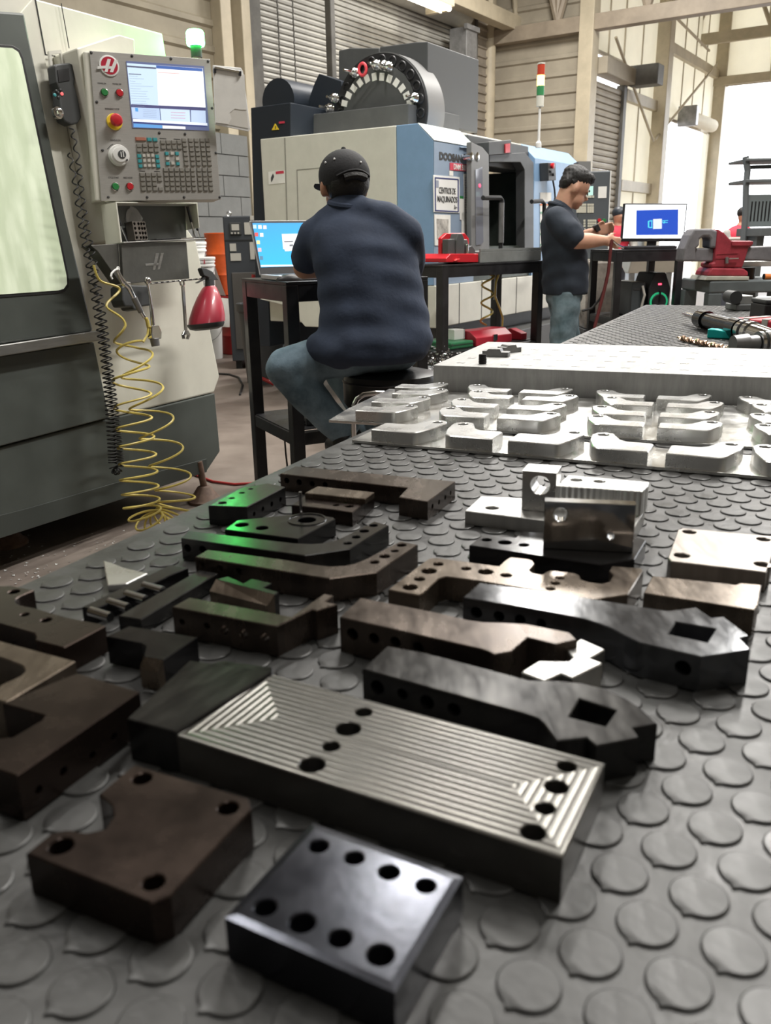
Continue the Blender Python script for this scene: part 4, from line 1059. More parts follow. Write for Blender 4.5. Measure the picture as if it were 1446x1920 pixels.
def helix(axis, radii, dens, y, name, r, m, par, step=0.30, fr=HM):
    """coil about a drawn axis; dens = turns per pixel of axis length at each axis point"""
    pts = []; th = 0.0
    n = len(axis)
    for i in range(n - 1):
        a = Vector((*axis[i], 0)); b = Vector((*axis[i + 1], 0)); L = (b - a).length
        turns = L * (dens[i] + dens[i + 1]) / 2; k = max(9, int(turns * 2 * math.pi / step))
        g = [Vector((*axis[min(max(q, 0), n - 1)], 0)) for q in (i - 1, i, i + 1, i + 2)]
        for j in range(k):
            f = j / k; p = 0.5 * (2 * g[1] + (g[2] - g[0]) * f + (2 * g[0] - 5 * g[1] + 4 * g[2] - g[3]) * f * f + (3 * g[1] - g[0] - 3 * g[2] + g[3]) * f ** 3); rr = radii[i] * (1 - f) + radii[i + 1] * f
            t0 = (Vector((*axis[i + 1], 0)) - Vector((*axis[max(i - 1, 0)], 0))).normalized(); t1 = (Vector((*axis[min(i + 2, n - 1)], 0)) - Vector((*axis[i], 0))).normalized()
            t = t0.lerp(t1, f).normalized(); nx = Vector((-t.y, t.x, 0))
            th += turns * 2 * math.pi / k
            q = p + nx * rr * math.cos(th)
            u = fr.uv(q.x, q.y, y); px = abs(fr.uv(q.x + 1, q.y, y)[0] - u[0])
            pts.append((u[0], y + rr * px * math.sin(th), u[1]))
    return ob(name, TU(pts, r, 6), m, par, smooth=True)
helix([(134,238),(146,300),(158,400),(176,500),(192,600),(205,700),(218,800),(224,866),(218,884),(212,868),(208,800),(200,700),(186,600),(168,500),(152,420),(140,340),(130,286)],
      [3,3.5,4,5.5,6,6,6,6,6,6,6,6,6,5,4,3.5,3], [0.045,0.045,0.05,0.055,0.07,0.10,0.14,0.16,0.18,0.16,0.14,0.10,0.07,0.055,0.05,0.045,0.04], -0.19, 'coiled_cord', 0.0028, m_rubber, rem, 0.45)

# tool bin under the pendant with hooks
zb_ = Z(160, 370, 5.1643)
bn = HM.thing('tool_bin', 'open dark steel tool bin with funnel front under the pendant', 'tool bin')
m_binst = mat('dull_dark_sheet_steel', (0.13, 0.13, 0.12), 0.38, 0.6, var=0.15, scale=10)
m_binin = mat('grey_green_sheet', (0.10, 0.105, 0.095), 0.5, var=0.1)
def bp_(name, px, y0, y1, m, par=None, bevel=0.0015, off=-0.2): return ob(name, PY(HM.poly([zb_(*q) for q in px], off), y0, y1), m, par or bn, bevel=bevel)
bp_('front_funnel', [(322,448),(955,432),(985,790),(665,810),(345,845)], -0.215, -0.20, m_binst)
bp_('left_cheek', [(45,462),(322,450),(345,840),(120,520)], -0.20, -0.145, m_binst)
bp_('lip', [(320,440),(1120,402),(1122,414),(322,454)], -0.23, -0.13, m_stain)
bp_('compartment_back', [(275,60),(1058,62),(1072,410),(322,445)], -0.145, -0.1415, m_binin)
bp_('compartment_frame', [(266,48),(1062,56),(1064,68),(276,62)], -0.215, -0.13, m_cream)
bp_('compartment_frame', [(268,55),(282,58),(332,440),(316,445)], -0.215, -0.13, m_cream)
bp_('compartment_frame', [(1052,60),(1062,60),(1082,300),(1076,300)], -0.215, -0.13, m_cream)
for q in (((296, 118), (425, 425)), ((1005, 85), (1082, 390)), ((1082, 250), (1130, 385))):
    A, Bq = HM.uv(*zb_(*q[0]), -0.2), HM.uv(*zb_(*q[1]), -0.2); mid = ((A[0] + Bq[0]) / 2, (A[1] + Bq[1]) / 2)
    g_ = ob('gas_strut', CY((A[0], -0.19, A[1]), (mid[0], -0.19, mid[1]), 0.006, seg=10), m_plastblk, bn, smooth=True)
    ob('strut_rod', CY((mid[0], -0.19, mid[1]), (Bq[0], -0.19, Bq[1]), 0.0035, seg=8), m_chrome, g_, smooth=True)
bp_('emblem_stroke', [(655,548),(688,545),(650,705),(625,710)], -0.2165, -0.215, m_stain); bp_('emblem_stroke', [(705,545),(733,542),(695,700),(672,705)], -0.2165, -0.215, m_stain); bp_('emblem_stroke', [(555,648),(700,640),(696,662),(555,670)], -0.2165, -0.215, m_stain)
rk = bp_('hook_rod', [(585,838),(1100,790),(1100,800),(585,850)], -0.235, -0.225, m_stain, bevel=0.001)
for i in range(9):
    x = 620 + i * 55; bp_('rod_twist', [(x, 830 - i * 5.1), (x + 22, 828 - i * 5.1), (x + 22, 842 - i * 5.1), (x, 844 - i * 5.1)], -0.238, -0.222, m_plastblk, rk)
bp_('holster', [(330,870),(360,848),(600,858),(610,1050),(520,1062),(500,1098),(440,1090),(430,1062),(360,1060),(335,1000)], -0.215, -0.145, m_plastgrey, bevel=0.008)
# 1-2-3 block in the bin
b3 = HM.thing('gauge_block', 'small steel block full of round holes standing in the bin', 'gauge block')
A = HM.poly([zb_(475,414),(zb_(600,402))[0:2],(zb_(598,236))[0:2],(zb_(468,240))[0:2]], -0.2)
x0_, x1_, z0_, z1_ = A[0][0], A[1][0], A[0][1], A[2][1]
hl = [circ(x0_ + (x1_ - x0_) * fx_, z0_ + (z1_ - z0_) * (0.12 + 0.25 * k), 0.0062, 12) for fx_ in (0.16, 0.46, 0.68, 0.88) for k in range(4)]
ob('block', PL([(x0_, z0_), (x1_, z0_), (x1_, z1_), (x0_, z1_)], hl, 0, 0.04, 0.0008, None, lambda x, y, z: (x, -0.165 - z, y)), m_alupink, b3)
ob('dark_hole_backing', B(x0_ + 0.001, x1_ - 0.001, -0.165, -0.160, z0_, z1_), m_plastblk, b3)  # black sheet added behind the block so its holes look dark
bag = HM.thing('plastic_bag', 'crumpled clear plastic bag behind the block of holes', 'plastic bag')
u = HM.uv(*zb_(500, 300), -0.155)
bm = bmesh.new(); bmesh.ops.create_icosphere(bm, subdivisions=3, radius=1.0)
for v in bm.verts: v.co = Vector((u[0] + v.co.x * 0.05 * random.uniform(0.8, 1.1), -0.150 + v.co.y * 0.007, u[1] + 0.012 + v.co.z * 0.075 * random.uniform(0.85, 1.05)))
ob('film', bm, mat('clear_plastic_film', (0.8, 0.8, 0.78), 0.12, alpha=0.28), bag)
bp_('clutter_wrench', [(640,410),(830,398),(830,408),(640,420)], -0.23, -0.19, m_plastblk, bevel=0.001); bp_('clutter_wrench', [(880,402),(1010,396),(1010,408),(880,414)], -0.23, -0.2, m_chrome, bevel=0.001)
# breaker bar with socket
YT = -0.262
bb_ = HM.thing('breaker_bar', 'steel breaker bar with ball end and socket hanging from the hook rod', 'hand tool')
def hu(x, y, yy=YT): q = HM.uv(*zb_(x, y), yy); return (q[0], yy, q[1])
ob('handle', TU([hu(600,830), hu(615,900), hu(640,1080), hu(655,1245)], 0.006, 12, radii=[0.0055, 0.005, 0.0075, 0.0085]), m_chrome, bb_, smooth=True)
bm = bmesh.new(); bmesh.ops.create_uvsphere(bm, u_segments=16, v_segments=10, radius=0.015, matrix=Matrix.Translation(hu(602, 805))); ob('ball_end', bm, m_chrome, bb_, smooth=True)
ob('yoke', PY([hu(x, y)[::2] for x, y in ((620,1245),(690,1240),(718,1310),(715,1370),(632,1375),(618,1320))], YT - 0.014, YT + 0.014), m_chrome, bb_, bevel=0.003)
ob('socket', CY(hu(668, 1370), hu(682, 1440), 0.019, 0.017, seg=18), m_grime, bb_, smooth=True)
wr = HM.thing('combination_wrench', 'long chrome combination wrench hanging from the hook rod', 'hand tool')
ob('shank', PY([hu(x, y)[::2] for x, y in ((932,865),(958,860),(985,1290),(962,1292))], YT - 0.004, YT + 0.004), m_chrome, wr, bevel=0.002)
c = hu(937, 830); ob('ring_end', TU([(c[0] + 0.0105 * math.cos(a * math.pi / 10), YT, c[2] + 0.0125 * math.sin(a * math.pi / 10)) for a in range(20)], 0.0045, 8, True), m_chrome, wr, smooth=True)
ob('open_end', PY([hu(x, y)[::2] for x, y in ((955,1290),(990,1288),(1012,1330),(995,1378),(978,1370),(990,1340),(975,1325),(955,1340),(962,1370),(945,1372),(938,1330))], YT - 0.005, YT + 0.005), m_chrome, wr, bevel=0.001)
# spray bottle
sp_ = HM.thing('spray_bottle', 'red spray bottle with black trigger and black base', 'spray bottle')
c0_ = hu(1172, 1255); c1_ = hu(1205, 885); ax = (Vector(c1_) - Vector(c0_)); Lb = ax.length; kx = abs(hu(1292, 1255)[0] - c0_[0])
bm = LA([(kx * 0.62, -0.012), (kx * 0.90, -0.004), (kx * 1.0, 0.010), (kx * 1.0, Lb * 0.10)], 28)
bmesh.ops.translate(bm, verts=bm.verts[:], vec=c0_); ob('base_cap', bm, m_plastgrey, sp_, smooth=True)
bm = LA([(kx * 1.0, Lb * 0.10), (kx * 0.97, Lb * 0.25), (kx * 0.82, Lb * 0.52), (kx * 0.62, Lb * 0.76), (kx * 0.40, Lb * 0.95), (kx * 0.30, Lb * 1.0)], 28)
for v in bm.verts: v.co.x += (c1_[0] - c0_[0]) * v.co.z / Lb
bmesh.ops.translate(bm, verts=bm.verts[:], vec=c0_); ob('bottle', bm, mat('red_translucent_plastic', (0.42, 0.03, 0.055), 0.35, coat=0.3), sp_, smooth=True)
ob('neck', CY(hu(1205, 890), hu(1205, 800), kx * 0.27, kx * 0.25), m_plastgrey, sp_, smooth=True)
ob('trigger_head', PY([hu(x, y)[::2] for x, y in ((1180,815),(1175,780),(1130,760),(1105,695),(1115,680),(1150,690),(1210,720),(1270,800),(1235,805))], YT - 0.013, YT + 0.013), m_plastgrey, sp_, bevel=0.003)
ob('trigger', PY([hu(x, y)[::2] for x, y in ((1140,760),(1125,795),(1070,828),(1085,832),(1145,800),(1165,780))], YT - 0.008, YT + 0.008), m_plastblk, sp_, bevel=0.002)
# air blow gun and yellow coil hose
ag = HM.thing('air_blow_gun', 'silver air blow gun with hook and hose fitting', 'air gun')
ob('hook', TU([hu(x, y) for x, y in ((318,690),(285,705),(255,735),(248,765),(262,792))], 0.0038, 8), m_white, ag, smooth=True)
ob('ring', TU([(hu(318, 690)[0] + 0.006 * math.cos(a * math.pi / 6), YT, hu(318, 690)[2] + 0.006 * math.sin(a * math.pi / 6)) for a in range(12)], 0.0025, 6, True), m_white, ag)
ob('body', TU([hu(x, y) for x, y in ((310,700),(340,770),(372,825),(420,870),(470,970))], 0.009, 12, radii=[0.006, 0.008, 0.011, 0.011, 0.009]), m_chrome, ag, smooth=True)
ob('valve', CY(hu(365, 832), hu(425, 840), 0.010), m_chrome, ag, smooth=True)
ob('coupler', CY(hu(470, 970), hu(540, 1110), 0.0125, 0.011), m_grime, ag, smooth=True)
ob('fitting', CY(hu(540, 1110), hu(572, 1160), 0.008), m_chrome, ag, smooth=True)
yh = HM.thing('coiled_air_hose', 'yellow coiled air hose hanging down to the floor', 'air hose')
helix([(176,497),(190,525),(226,542),(195,575),(225,610),(250,660),(270,735),(292,800),(312,860),(326,915),(330,950),(318,972),(296,984),(276,974),(266,950),(262,915),(258,880),(254,832),(250,797),(248,757),(246,704),(248,660),(266,640)],
      [0.5,2,3,5,14,24,27,27,26,26,25,24,22,24,26,26,27,27,26,26,27,22,4], [0.004,0.004,0.004,0.004,0.008,0.0155,0.0165,0.017,0.018,0.022,0.05,0.075,0.09,0.075,0.045,0.036,0.034,0.030,0.026,0.022,0.018,0.018,0.006], -0.215, 'hose', 0.0048, m_yhose, yh, 0.22)
ob('hose_end', TU([hu(560,1400), hu(602,1330), hu(610,1270), hu(598,1200), hu(575,1160)], 0.0048, 8), m_yhose, yh, smooth=True)
ob('spring_guard', TU([hu(612 ,1260), hu(600,1200), hu(588,1170)], 0.0075, 8), m_yhose, yh)
# ------------------------------------------------------------------ vertical machining centre behind the seated man
_d = at_depth(814, 500, 6.2)
DO = Fr((_d.x, _d.y, 0), 33.0)
m_blue = mat('light_blue_machine_paint', (0.22, 0.36, 0.56), 0.42, var=0.04)
m_blue2 = mat('grey_blue_machine_paint', (0.24, 0.31, 0.41), 0.42, var=0.04)
m_ivory = mat('ivory_machine_paint', (0.66, 0.65, 0.58), 0.45, var=0.04)
m_dkgrey = mat('charcoal_machine_paint', (0.085, 0.088, 0.09), 0.5, var=0.08)
m_navy = mat('blue_black_machine_paint', (0.020, 0.026, 0.036), 0.45)
m_inner = mat('dark_green_grey_liner', (0.06, 0.072, 0.062), 0.45, 0.2, var=0.15)
m_doorgrey = mat('mid_grey_door_paint', (0.20, 0.20, 0.20), 0.45)
mc = thing('machining_centre', 'blue and ivory vertical machining centre with open door and tool magazine', 'machining centre', DO.o, DO.rz)
def fx_(px, py, y=0.0): return DO.uv(px, py, y)
def sy_(px, py, x=0.0): return DO.uvx(px, py, x)
zt_m = sy_(745, 235)[1]; y745 = sy_(745, 400)[0]; y493 = sy_(493, 350)[0]; yc = sy_(783, 233)[0]; zcn = sy_(812, 264)[1]
zb_m = fx_(826, 613)[1]; zs_m = fx_(826, 534)[1]
xcol = fx_(890, 380)[0]; LX = fx_(1086, 380)[0]; xo0 = fx_(918, 400)[0]; xo1 = fx_(1000, 400)[0]
prof = [(0, zs_m), (y745, zs_m), (y745, zt_m), (yc, zt_m), (0, zcn)]
def part(name, bm, m, par=None, bevel=0.006, smooth=False): return ob(name, bm, m, par or mc, bevel=bevel, smooth=smooth)
part('front_column', PX([(0.004 if p[0] == 0 else p[0], p[1]) for p in prof], 0.0, xcol), m_blue, bevel=0.004)
part('front_fascia', B(0.0, xcol, 0.0, 0.004, zs_m, zcn - 0.003), m_blue2, bevel=0.001)
part('chamfer_plate', PX([(0, zcn), (yc, zt_m), (yc - 0.003, zt_m + 0.004), (-0.004, zcn + 0.004)], 0, xcol), mat('lit_chamfer_tone', (0.50, 0.55, 0.54), 0.45), bevel=0.001)  # chamfer coloured paler than the blue to stand for light on it
part('side_panel', B(0.0, 0.03, y745 + 0.003, y493, zb_m, zt_m), m_ivory)
part('front_column', PX([(p[0], p[1]) for p in prof], xo1, LX), m_blue, bevel=0.004)
part('rear_body', B(0.03, LX, 1.0, y493, zb_m, zt_m), m_ivory)
part('roof', B(0.03, LX, yc, y493, zt_m - 0.02, zt_m - 0.001), m_ivory)
part('lintel', B(xcol, xo1, 0.06, y745, zt_m - 0.22, zt_m - 0.025), m_dkgrey)
part('skirt', B(0, LX, -0.015, 0.05, zb_m, zs_m - 0.002), m_ivory)
part('skirt_corner', B(0.0, 0.02, 0.05, y745 + 0.003, zb_m, zs_m - 0.002), m_ivory)
for px in (858, 900, 965): 
    x = fx_(px, 560)[0]; part('skirt_seam', B(x - 0.004, x + 0.004, -0.017, -0.014, zb_m, zs_m), m_seam, bevel=0)
part('machine_base', B(0.30, LX - 0.05, 0.15, y493 - 0.5, 0.0, zb_m - 0.001), m_dkgrey)
part('chip_tray', B(0.3, LX, -0.12, 0.1, zb_m - 0.42, zb_m - 0.12), m_dkgrey)
# door cavity
part('cavity_back', B(xo0 - 0.4, xo1 + 0.1, 0.95, 0.99, zs_m, zt_m - 0.22), m_inner)
part('cavity_side', B(xo1 - 0.03, xo1 - 0.005, 0.05, 0.95, zs_m, zt_m - 0.22), m_inner)
part('cavity_side', B(xo0 - 0.42, xo0 - 0.4, 0.05, 0.95, zs_m, zt_m - 0.22), m_inner)
part('cavity_floor', B(xo0 - 0.4, xo1, 0.02, 0.95, zs_m, zs_m + 0.25), m_inner)
part('spindle_cover', B(xo0 + 0.12, xo0 + 0.48, 0.55, 0.9, fx_(960, 355)[1], zt_m - 0.24), mat('grey_liner', (0.15, 0.165, 0.16), 0.5))
part('liner_rib', B(xo0 + 0.2, xo0 + 0.22, 0.5, 0.94, zs_m + 0.25, zt_m - 0.3), m_dkgrey)
def fr_poly(name, px, y0, y1, m, par=None, bevel=0.004): return part(name, PY([fx_(*q, y0) for q in px], y0, y1), m, par, bevel)
fr_poly('door_frame', [(918,290),(985,286),(1001,305),(1001,472),(984,472),(984,318),(976,304),(918,304)], -0.03, 0.05, m_dkgrey)
dl = fr_poly('door_leaf', [(884,266),(905,276),(917,290),(918,472),(884,474)], -0.07, -0.03, m_doorgrey)
fr_poly('door_glass', [(892,318),(905,313),(907,454),(902,459),(893,460)], -0.075, -0.069, mat('smoky_door_glass', (0.20, 0.21, 0.25), 0.08, coat=0.5), dl, 0.002)
u = fx_(900, 348, -0.078); ob('painted_red_reflection', LA([(0.012, -0.076), (0.012, -0.08)], 12, (u[0], 0, u[1]), 'y'), glow('red_led_and_reflection', (1.0, 0.05, 0.1), 3.0), dl)  # glowing dot painted on the door glass for a red reflection
fr_poly('top_box', [(917,266),(959,262),(960,288),(917,291)], -0.05, 0.2, m_dkgrey)
fr_poly('door_lamp', [(948,270),(957,269),(957,286),(948,287)], -0.06, -0.05, m_red, None, 0.002)
def tb(name, px, y, r, m, yy=None):
    return part(name, TU([(*[fx_(*q, y)[0]], y if yy is None else yy[i], fx_(*q, y)[1]) for i, q in enumerate(px)], r, 10), m, None, 0, True)
h = tb('door_handle', [(906,371),(938,371),(941,375),(940,420),(939,470)], -0.14, 0.017, m_plastblk)
tb('handle_grip', [(940.5,380),(939.5,455)], -0.145, 0.021, m_grime)
h = tb('door_handle', [(997,378),(1016,377),(1021,382),(1020,420),(1019,462),(1014,468),(995,470)], -0.14, 0.017, m_plastblk)
# corner bits on top of the fascia
fr_poly('lamp_bracket', [(864,275),(884,277),(884,279),(864,277)], -0.012, 0.0, m_blue2, None, 0.001)
for px in (879, 890): 
    u = fx_(px, 294, -0.05); ob('knob', LA([(0.022, -0.002), (0.022, -0.05), (0.03, -0.052), (0.03, -0.075), (0.015, -0.08)], 16, (u[0], 0, u[1]), 'y'), m_chrome, mc, smooth=True)
# lettering and notices
c = fx_(823.5, 296); k = fx_(823.5, 281)[1] - c[1]
text('DOOSAN', k * 1.25, m_print, mc, (c[0], -0.0015, c[1] - 0.008), width=(fx_(866, 300)[0] - c[0]), bold=0.004)
pl = fr_poly('name_strip', [(844,305),(881,308.5),(881,322),(844,319)], -0.004, -0.0005, mat('crimson_label', (0.62, 0.05, 0.09), 0.4), None, 0.001)
c = fx_(850.5, 317, -0.005); text('DNM 500 II', 0.050, m_white, pl, (c[0], -0.0055, c[1]), width=fx_(877, 317)[0] - c[0], bold=0.001)
sg = fr_poly('notice_board', [(813,328),(862,332),(862,399.5),(814,397.5)], -0.006, -0.0005, m_white, None, 0.001)
m_navyp = mat('navy_print', (0.03, 0.04, 0.16), 0.5)
for q in ([(816,332),(860,335.5),(860,338),(816,334.5)], [(816,393.5),(860,396),(860,398),(816,395.8)], [(815.5,333),(817.5,333),(818,395),(816,395)], [(858.5,336.5),(860.5,336.7),(860.5,397),(858.7,397)]): fr_poly('border', q, -0.0075, -0.0055, m_navyp, sg, 0)
fr_poly('logo', [(817.5,338),(823,338.5),(823,352),(817.5,351.5)], -0.0075, -0.0055, mat('grey_print', (0.3, 0.33, 0.4), 0.6), sg, 0)
for s, x, y, w in (('CENTROS DE', 823, 362, 31), ('MAQUINADOS', 820, 378, 37)):
    c = fx_(x, y, -0.007); kk = (fx_(x + w, y)[0] - fx_(x, y)[0]); text(s, 0.056, m_print, sg, (c[0], -0.0078, c[1]), width=kk, bold=0.0006)
c = fx_(851, 392, -0.007); text('Su~', 0.04, m_print, sg, (c[0], -0.0075, c[1]), sx=0.8, shear=0.3)
for i, q in enumerate(([(870,326),(890,328),(890,399),(871,397)], [(863,372),(873,373),(873,414),(863,412)], [(866,398),(888,400),(889,440),(866,438)], [(815,402),(845,403),(845,462),(816,460)], [(873,420),(890,421),(890,458),(873,456)], [(843,320),(850,321),(850,330),(843,329)])):
    n_ = fr_poly('notice_paper', q, -0.0045, -0.001, m_paper, None, 0)
    if i == 0:
        for j in range(14): fr_poly('print_line', [(872, 333 + j * 4.6), (888 - (j % 4) * 2, 333.8 + j * 4.6), (888 - (j % 4) * 2, 334.6 + j * 4.6), (872, 333.8 + j * 4.6)], -0.006, -0.004, mat('grey_print', (0.3, 0.33, 0.4), 0.6), n_, 0)
    if i == 3: fr_poly('picture', [(819,410),(841,411),(841,450),(820,448)], -0.006, -0.004, mat('grey_picture', (0.4, 0.38, 0.35), 0.6, var=0.5, scale=14), n_, 0)
    if i == 2: fr_poly('warning_band', [(882,420),(889,420.5),(889,427),(882,426.5)], -0.006, -0.004, mat('orange_print', (0.75, 0.22, 0.05), 0.5), n_, 0)
fr_poly('green_tag', [(862,367),(869,368),(869,373),(862,372)], -0.005, -0.001, m_green_b, None, 0)
# remote box on right column, papers
fr_poly('remote_box', [(1028,305),(1042,306),(1043,338),(1029,339)], -0.08, -0.001, m_plastgrey)
u = fx_(1036, 311, -0.09); ob('stop_button', LA([(0.02, -0.08), (0.024, -0.1), (0.01, -0.105)], 16, (u[0], 0, u[1]), 'y'), m_red, mc, smooth=True)
for px, py in ((1033, 321), (1038, 327)):
    u = fx_(px, py, -0.09); ob('selector_knob', LA([(0.013, -0.08), (0.012, -0.1)], 12, (u[0], 0, u[1]), 'y'), m_plastblk, mc)
tb('remote_cord', [(1037,338),(1040,355),(1041,370),(1039,380)], -0.03, 0.008, m_plastblk)
fr_poly('notice_paper', [(1013,361),(1034,361),(1034,378),(1013,378)], -0.004, -0.001, m_paper, None, 0)
fr_poly('notice_paper', [(1013,382),(1032,382),(1030,468),(1013,467)], -0.004, -0.001, m_paper, None, 0)
for j in range(4): fr_poly('green_mark', [(1013.5, 397 + j * 20), (1017, 397 + j * 20), (1017, 401 + j * 20), (1013.5, 401 + j * 20)], -0.006, -0.003, m_green_b, None, 0)
fr_poly('orange_mark', [(1013,382),(1032,382),(1032,385),(1013,385)], -0.006, -0.003, mat('orange_print', (0.75, 0.22, 0.05), 0.5), None, 0)
# side panel seams, sticker
def sd_poly(name, px, x0, x1, m, par=None, bevel=0.0): return part(name, PX([sy_(*q, x0) for q in px], x0, x1), m, par, bevel)
for q in ([(533,258),(535,258),(541,480),(539,480)], [(556,318),(600,314),(600,315.5),(556,319.5)], [(556,318),(557.5,318),(562,480),(560.5,480)]): sd_poly('panel_seam', q, -0.002, 0.001, mat('soft_grey_gap', (0.28, 0.27, 0.24), 0.7))
st_ = sd_poly('warning_sticker', [(503,322),(533,319),(534,343),(504,346)], -0.003, 0.0, m_paper)
sd_poly('danger_band', [(517,321.5),(532,320),(532.3,325),(517.3,326.5)], -0.0045, -0.002, mat('crimson_label', (0.62, 0.05, 0.09), 0.4), st_)
sd_poly('figure', [(508,333),(512,325),(514,331),(511,338),(509,342),(508,338)], -0.0045, -0.002, m_print, st_)
# rear electrical cabinet, magazine and column
XA = 0.42
sd_poly('rear_cabinet', [(470,202),(545,192),(545,262),(494,264),(506,650),(482,650)], 0.02, 1.1, m_navy, None, 0.006)
sd_poly('lower_cover', [(569,216),(766,194),(766,240),(569,262)], XA - 0.12, XA + 0.65, m_dkgrey, None, 0.006)
sd_poly('column_cover', [(635,95),(656,90),(711,90),(711,230),(635,230)], XA + 0.22, XA + 1.0, m_dkgrey, None, 0.006)
sd_poly('column_cover', [(712,88),(778,79),(802,78),(802,230),(712,232)], XA + 0.18, XA + 1.0, mat('charcoal_machine_paint_b', (0.075, 0.078, 0.08), 0.5), None, 0.006)
sd_poly('magazine_guard', [(574,218),(578,190),(588,160),(598,138),(640,152),(646,215)], XA + 0.06, XA + 0.30, m_navy, None, 0.004)
cz = sy_(712, 212, XA); rd = abs(sy_(620, 212, XA)[0] - cz[0]); rv = sy_(712, 113, XA)[1] - cz[1]; rd = (rd + rv) / 2
mg = part('magazine_drum', LA([(rd, XA), (rd, XA + 0.02)], 64, (0, cz[0], cz[1]), 'x'), m_plastblk, None, 0, True)
part('magazine_rim', LA([(rd * 1.02, XA + 0.02), (rd * 1.02, XA + 0.26)], 64, (0, cz[0], cz[1]), 'x'), m_doorgrey, mg, 0, True)
part('magazine_disc', LA([(rd * 0.80, XA - 0.012), (rd * 0.80, XA)], 48, (0, cz[0], cz[1]), 'x'), m_dkgrey, mg, 0, True)
zm = Z(540, 60, 4.519)
lb = []
for x, y in ((480,605),(515,537),(558,477),(611,431),(670,396),(733,380),(797,380),(860,396),(918,430),(967,477),(1006,537),(1035,602)):
    q = sy_(*zm(x, y), XA - 0.013); a = math.atan2(q[1] - cz[1], q[0] - cz[0])
    bm = B(-0.002, 0.002, -0.021, 0.021, -0.026, 0.026); bmesh.ops.rotate(bm, verts=bm.verts[:], matrix=Matrix.Rotation(a - math.pi / 2, 3, 'X'))
    o = ob('pocket_label', bm, m_paper, mg); o.location = (XA - 0.014, q[0], q[1])
for i in range(24):
    a = 2 * math.pi * (i + 0.3) / 24; yy, zz = cz[0] + rd * 0.88 * math.cos(a), cz[1] + rd * 0.88 * math.sin(a)
    if zz > cz[1] - 0.1: ob('tool_pocket', TU([(XA - 0.004, yy + 0.03 * math.cos(t_ * math.pi / 8), zz + 0.03 * math.sin(t_ * math.pi / 8)) for t_ in range(16)], 0.008, 6, True), m_plastblk, mg)
q = sy_(*zm(645, 320), XA); ob('red_pocket_ring', TU([(XA - 0.02, q[0] + 0.033 * math.cos(t_ * math.pi / 10), q[1] + 0.04 * math.sin(t_ * math.pi / 10)) for t_ in range(20)], 0.011, 8, True), mat('red_ring_plastic', (0.75, 0.07, 0.09), 0.4), mg, smooth=True)
for x, y, dx, ln in ((585,350,-1,0.20),(770,285,-0.6,0.12),(835,290,0.3,0.22),(870,300,0.8,0.1),(415,565,-0.6,0.12),(375,650,-1,0.18),(1090,562,-1,0.14)):
    q = sy_(*zm(x, y), XA)
    ob('tool_holder', LA([(0.030, XA), (0.034, XA - 0.02), (0.026, XA - 0.03), (0.034, XA - 0.05), (0.022, XA - 0.07), (0.010, XA - 0.075), (0.009, XA - 0.07 - ln * 0.5)], 14, (0, q[0], q[1]), 'x'), m_chrome, mg, smooth=True)
# warning triangle and coolant drum on the rear cabinet
q = [sy_(*p_, 0.015) for p_ in ((510,244),(523,243),(516,232))]; tr = part('warning_triangle', PX(q, 0.012, 0.02), m_yel, None, 0)
sd_poly('warning_mark', [(516,236),(517.5,236),(516.5,242),(515.5,241)], 0.009, 0.013, m_print, tr)
sd_poly('danger_band', [(523,228),(533,227),(533,231),(523,232)], 0.013, 0.02, mat('crimson_label', (0.62, 0.05, 0.09), 0.4))
q = sy_(552, 200, 0.5); part('motor_cover', LA([(0.16, 0.3), (0.16, 0.7)], 28, (0, q[0], q[1] + 0.02), 'x'), m_navy, None, 0, True)
part('chute', PX([sy_(*p_, 0.0) for p_ in ((505,559),(640,556),(640,612),(590,610),(556,572))], -0.12, 0.0), m_ivory)
# operator panel
a, b, c = at_depth(1080, 485, 7.1), at_depth(1141, 485, 7.1), at_depth(1088, 318, 7.1)
OPF = Fp(a, b - a, c - a)
opn = OPF.thing('operator_panel', 'dark operator console with small screen and rows of pale keys', 'control panel')
def op_(name, px, y0, y1, m, par=None, bevel=0.0): return ob(name, PY(OPF.poly(px), y0, y1), m, par or opn, bevel=bevel)
m_cons = mat('slate_console_paint', (0.085, 0.095, 0.105), 0.5)
op_('case', [(1080,485),(1140,484),(1145.5,320),(1086,322)], 0.0, 0.25, m_cons, bevel=0.008)
op_('side_strip', [(1139.5,440),(1141,440),(1146.5,320),(1144.5,320)], -0.006, 0.1, m_white)
op_('screen', [(1090,350),(1112.5,349),(1112,366),(1090,368)], -0.004, 0.0, glow('pale_green_screen', (0.55, 0.85, 0.78), 0.75))
op_('note', [(1122,350),(1138,349.5),(1137,371),(1121.5,371.5)], -0.004, 0.0, m_paper)
zk = Z(1060, 300, 9.6)
k1 = None
for r in range(4):
    for cc in range(10):
        pass
cells = [(x, y) for y in (805, 853, 893, 930) for x in (218, 255, 290, 325, 360, 415, 455, 495)] + [(x, y) for y in (1092, 1140, 1187, 1245) for x in (345, 420, 460, 500, 540)] + [(x, y) for y in (1192, 1240, 1300, 1342) for x in (668, 706)] + [(x, 660) for x in (385, 420, 455, 500)]
for x, y in cells:
    q = OPF.uv(*zk(x, y))
    if k1 is None: k1 = ob('key', B(-0.008, 0.008, -0.005, 0.0, -0.008, 0.008), mat('ivory_key_plastic', (0.55, 0.53, 0.44), 0.5), opn); o = k1
    else: o = link(k1.copy(), opn)
    o.location = (q[0], 0, q[1])
for x, y, m in ((612, 1085, m_red), (700, 1088, m_green_b)):
    q = OPF.uv(*zk(x, y)); ob('push_button', LA([(0.014, 0), (0.013, -0.012)], 14, (q[0], 0, q[1]), 'y'), m, opn, smooth=True)
op_('arm_box', [(1086,302),(1109,302),(1109,321),(1086,321)], 0.02, 0.2, m_doorgrey)
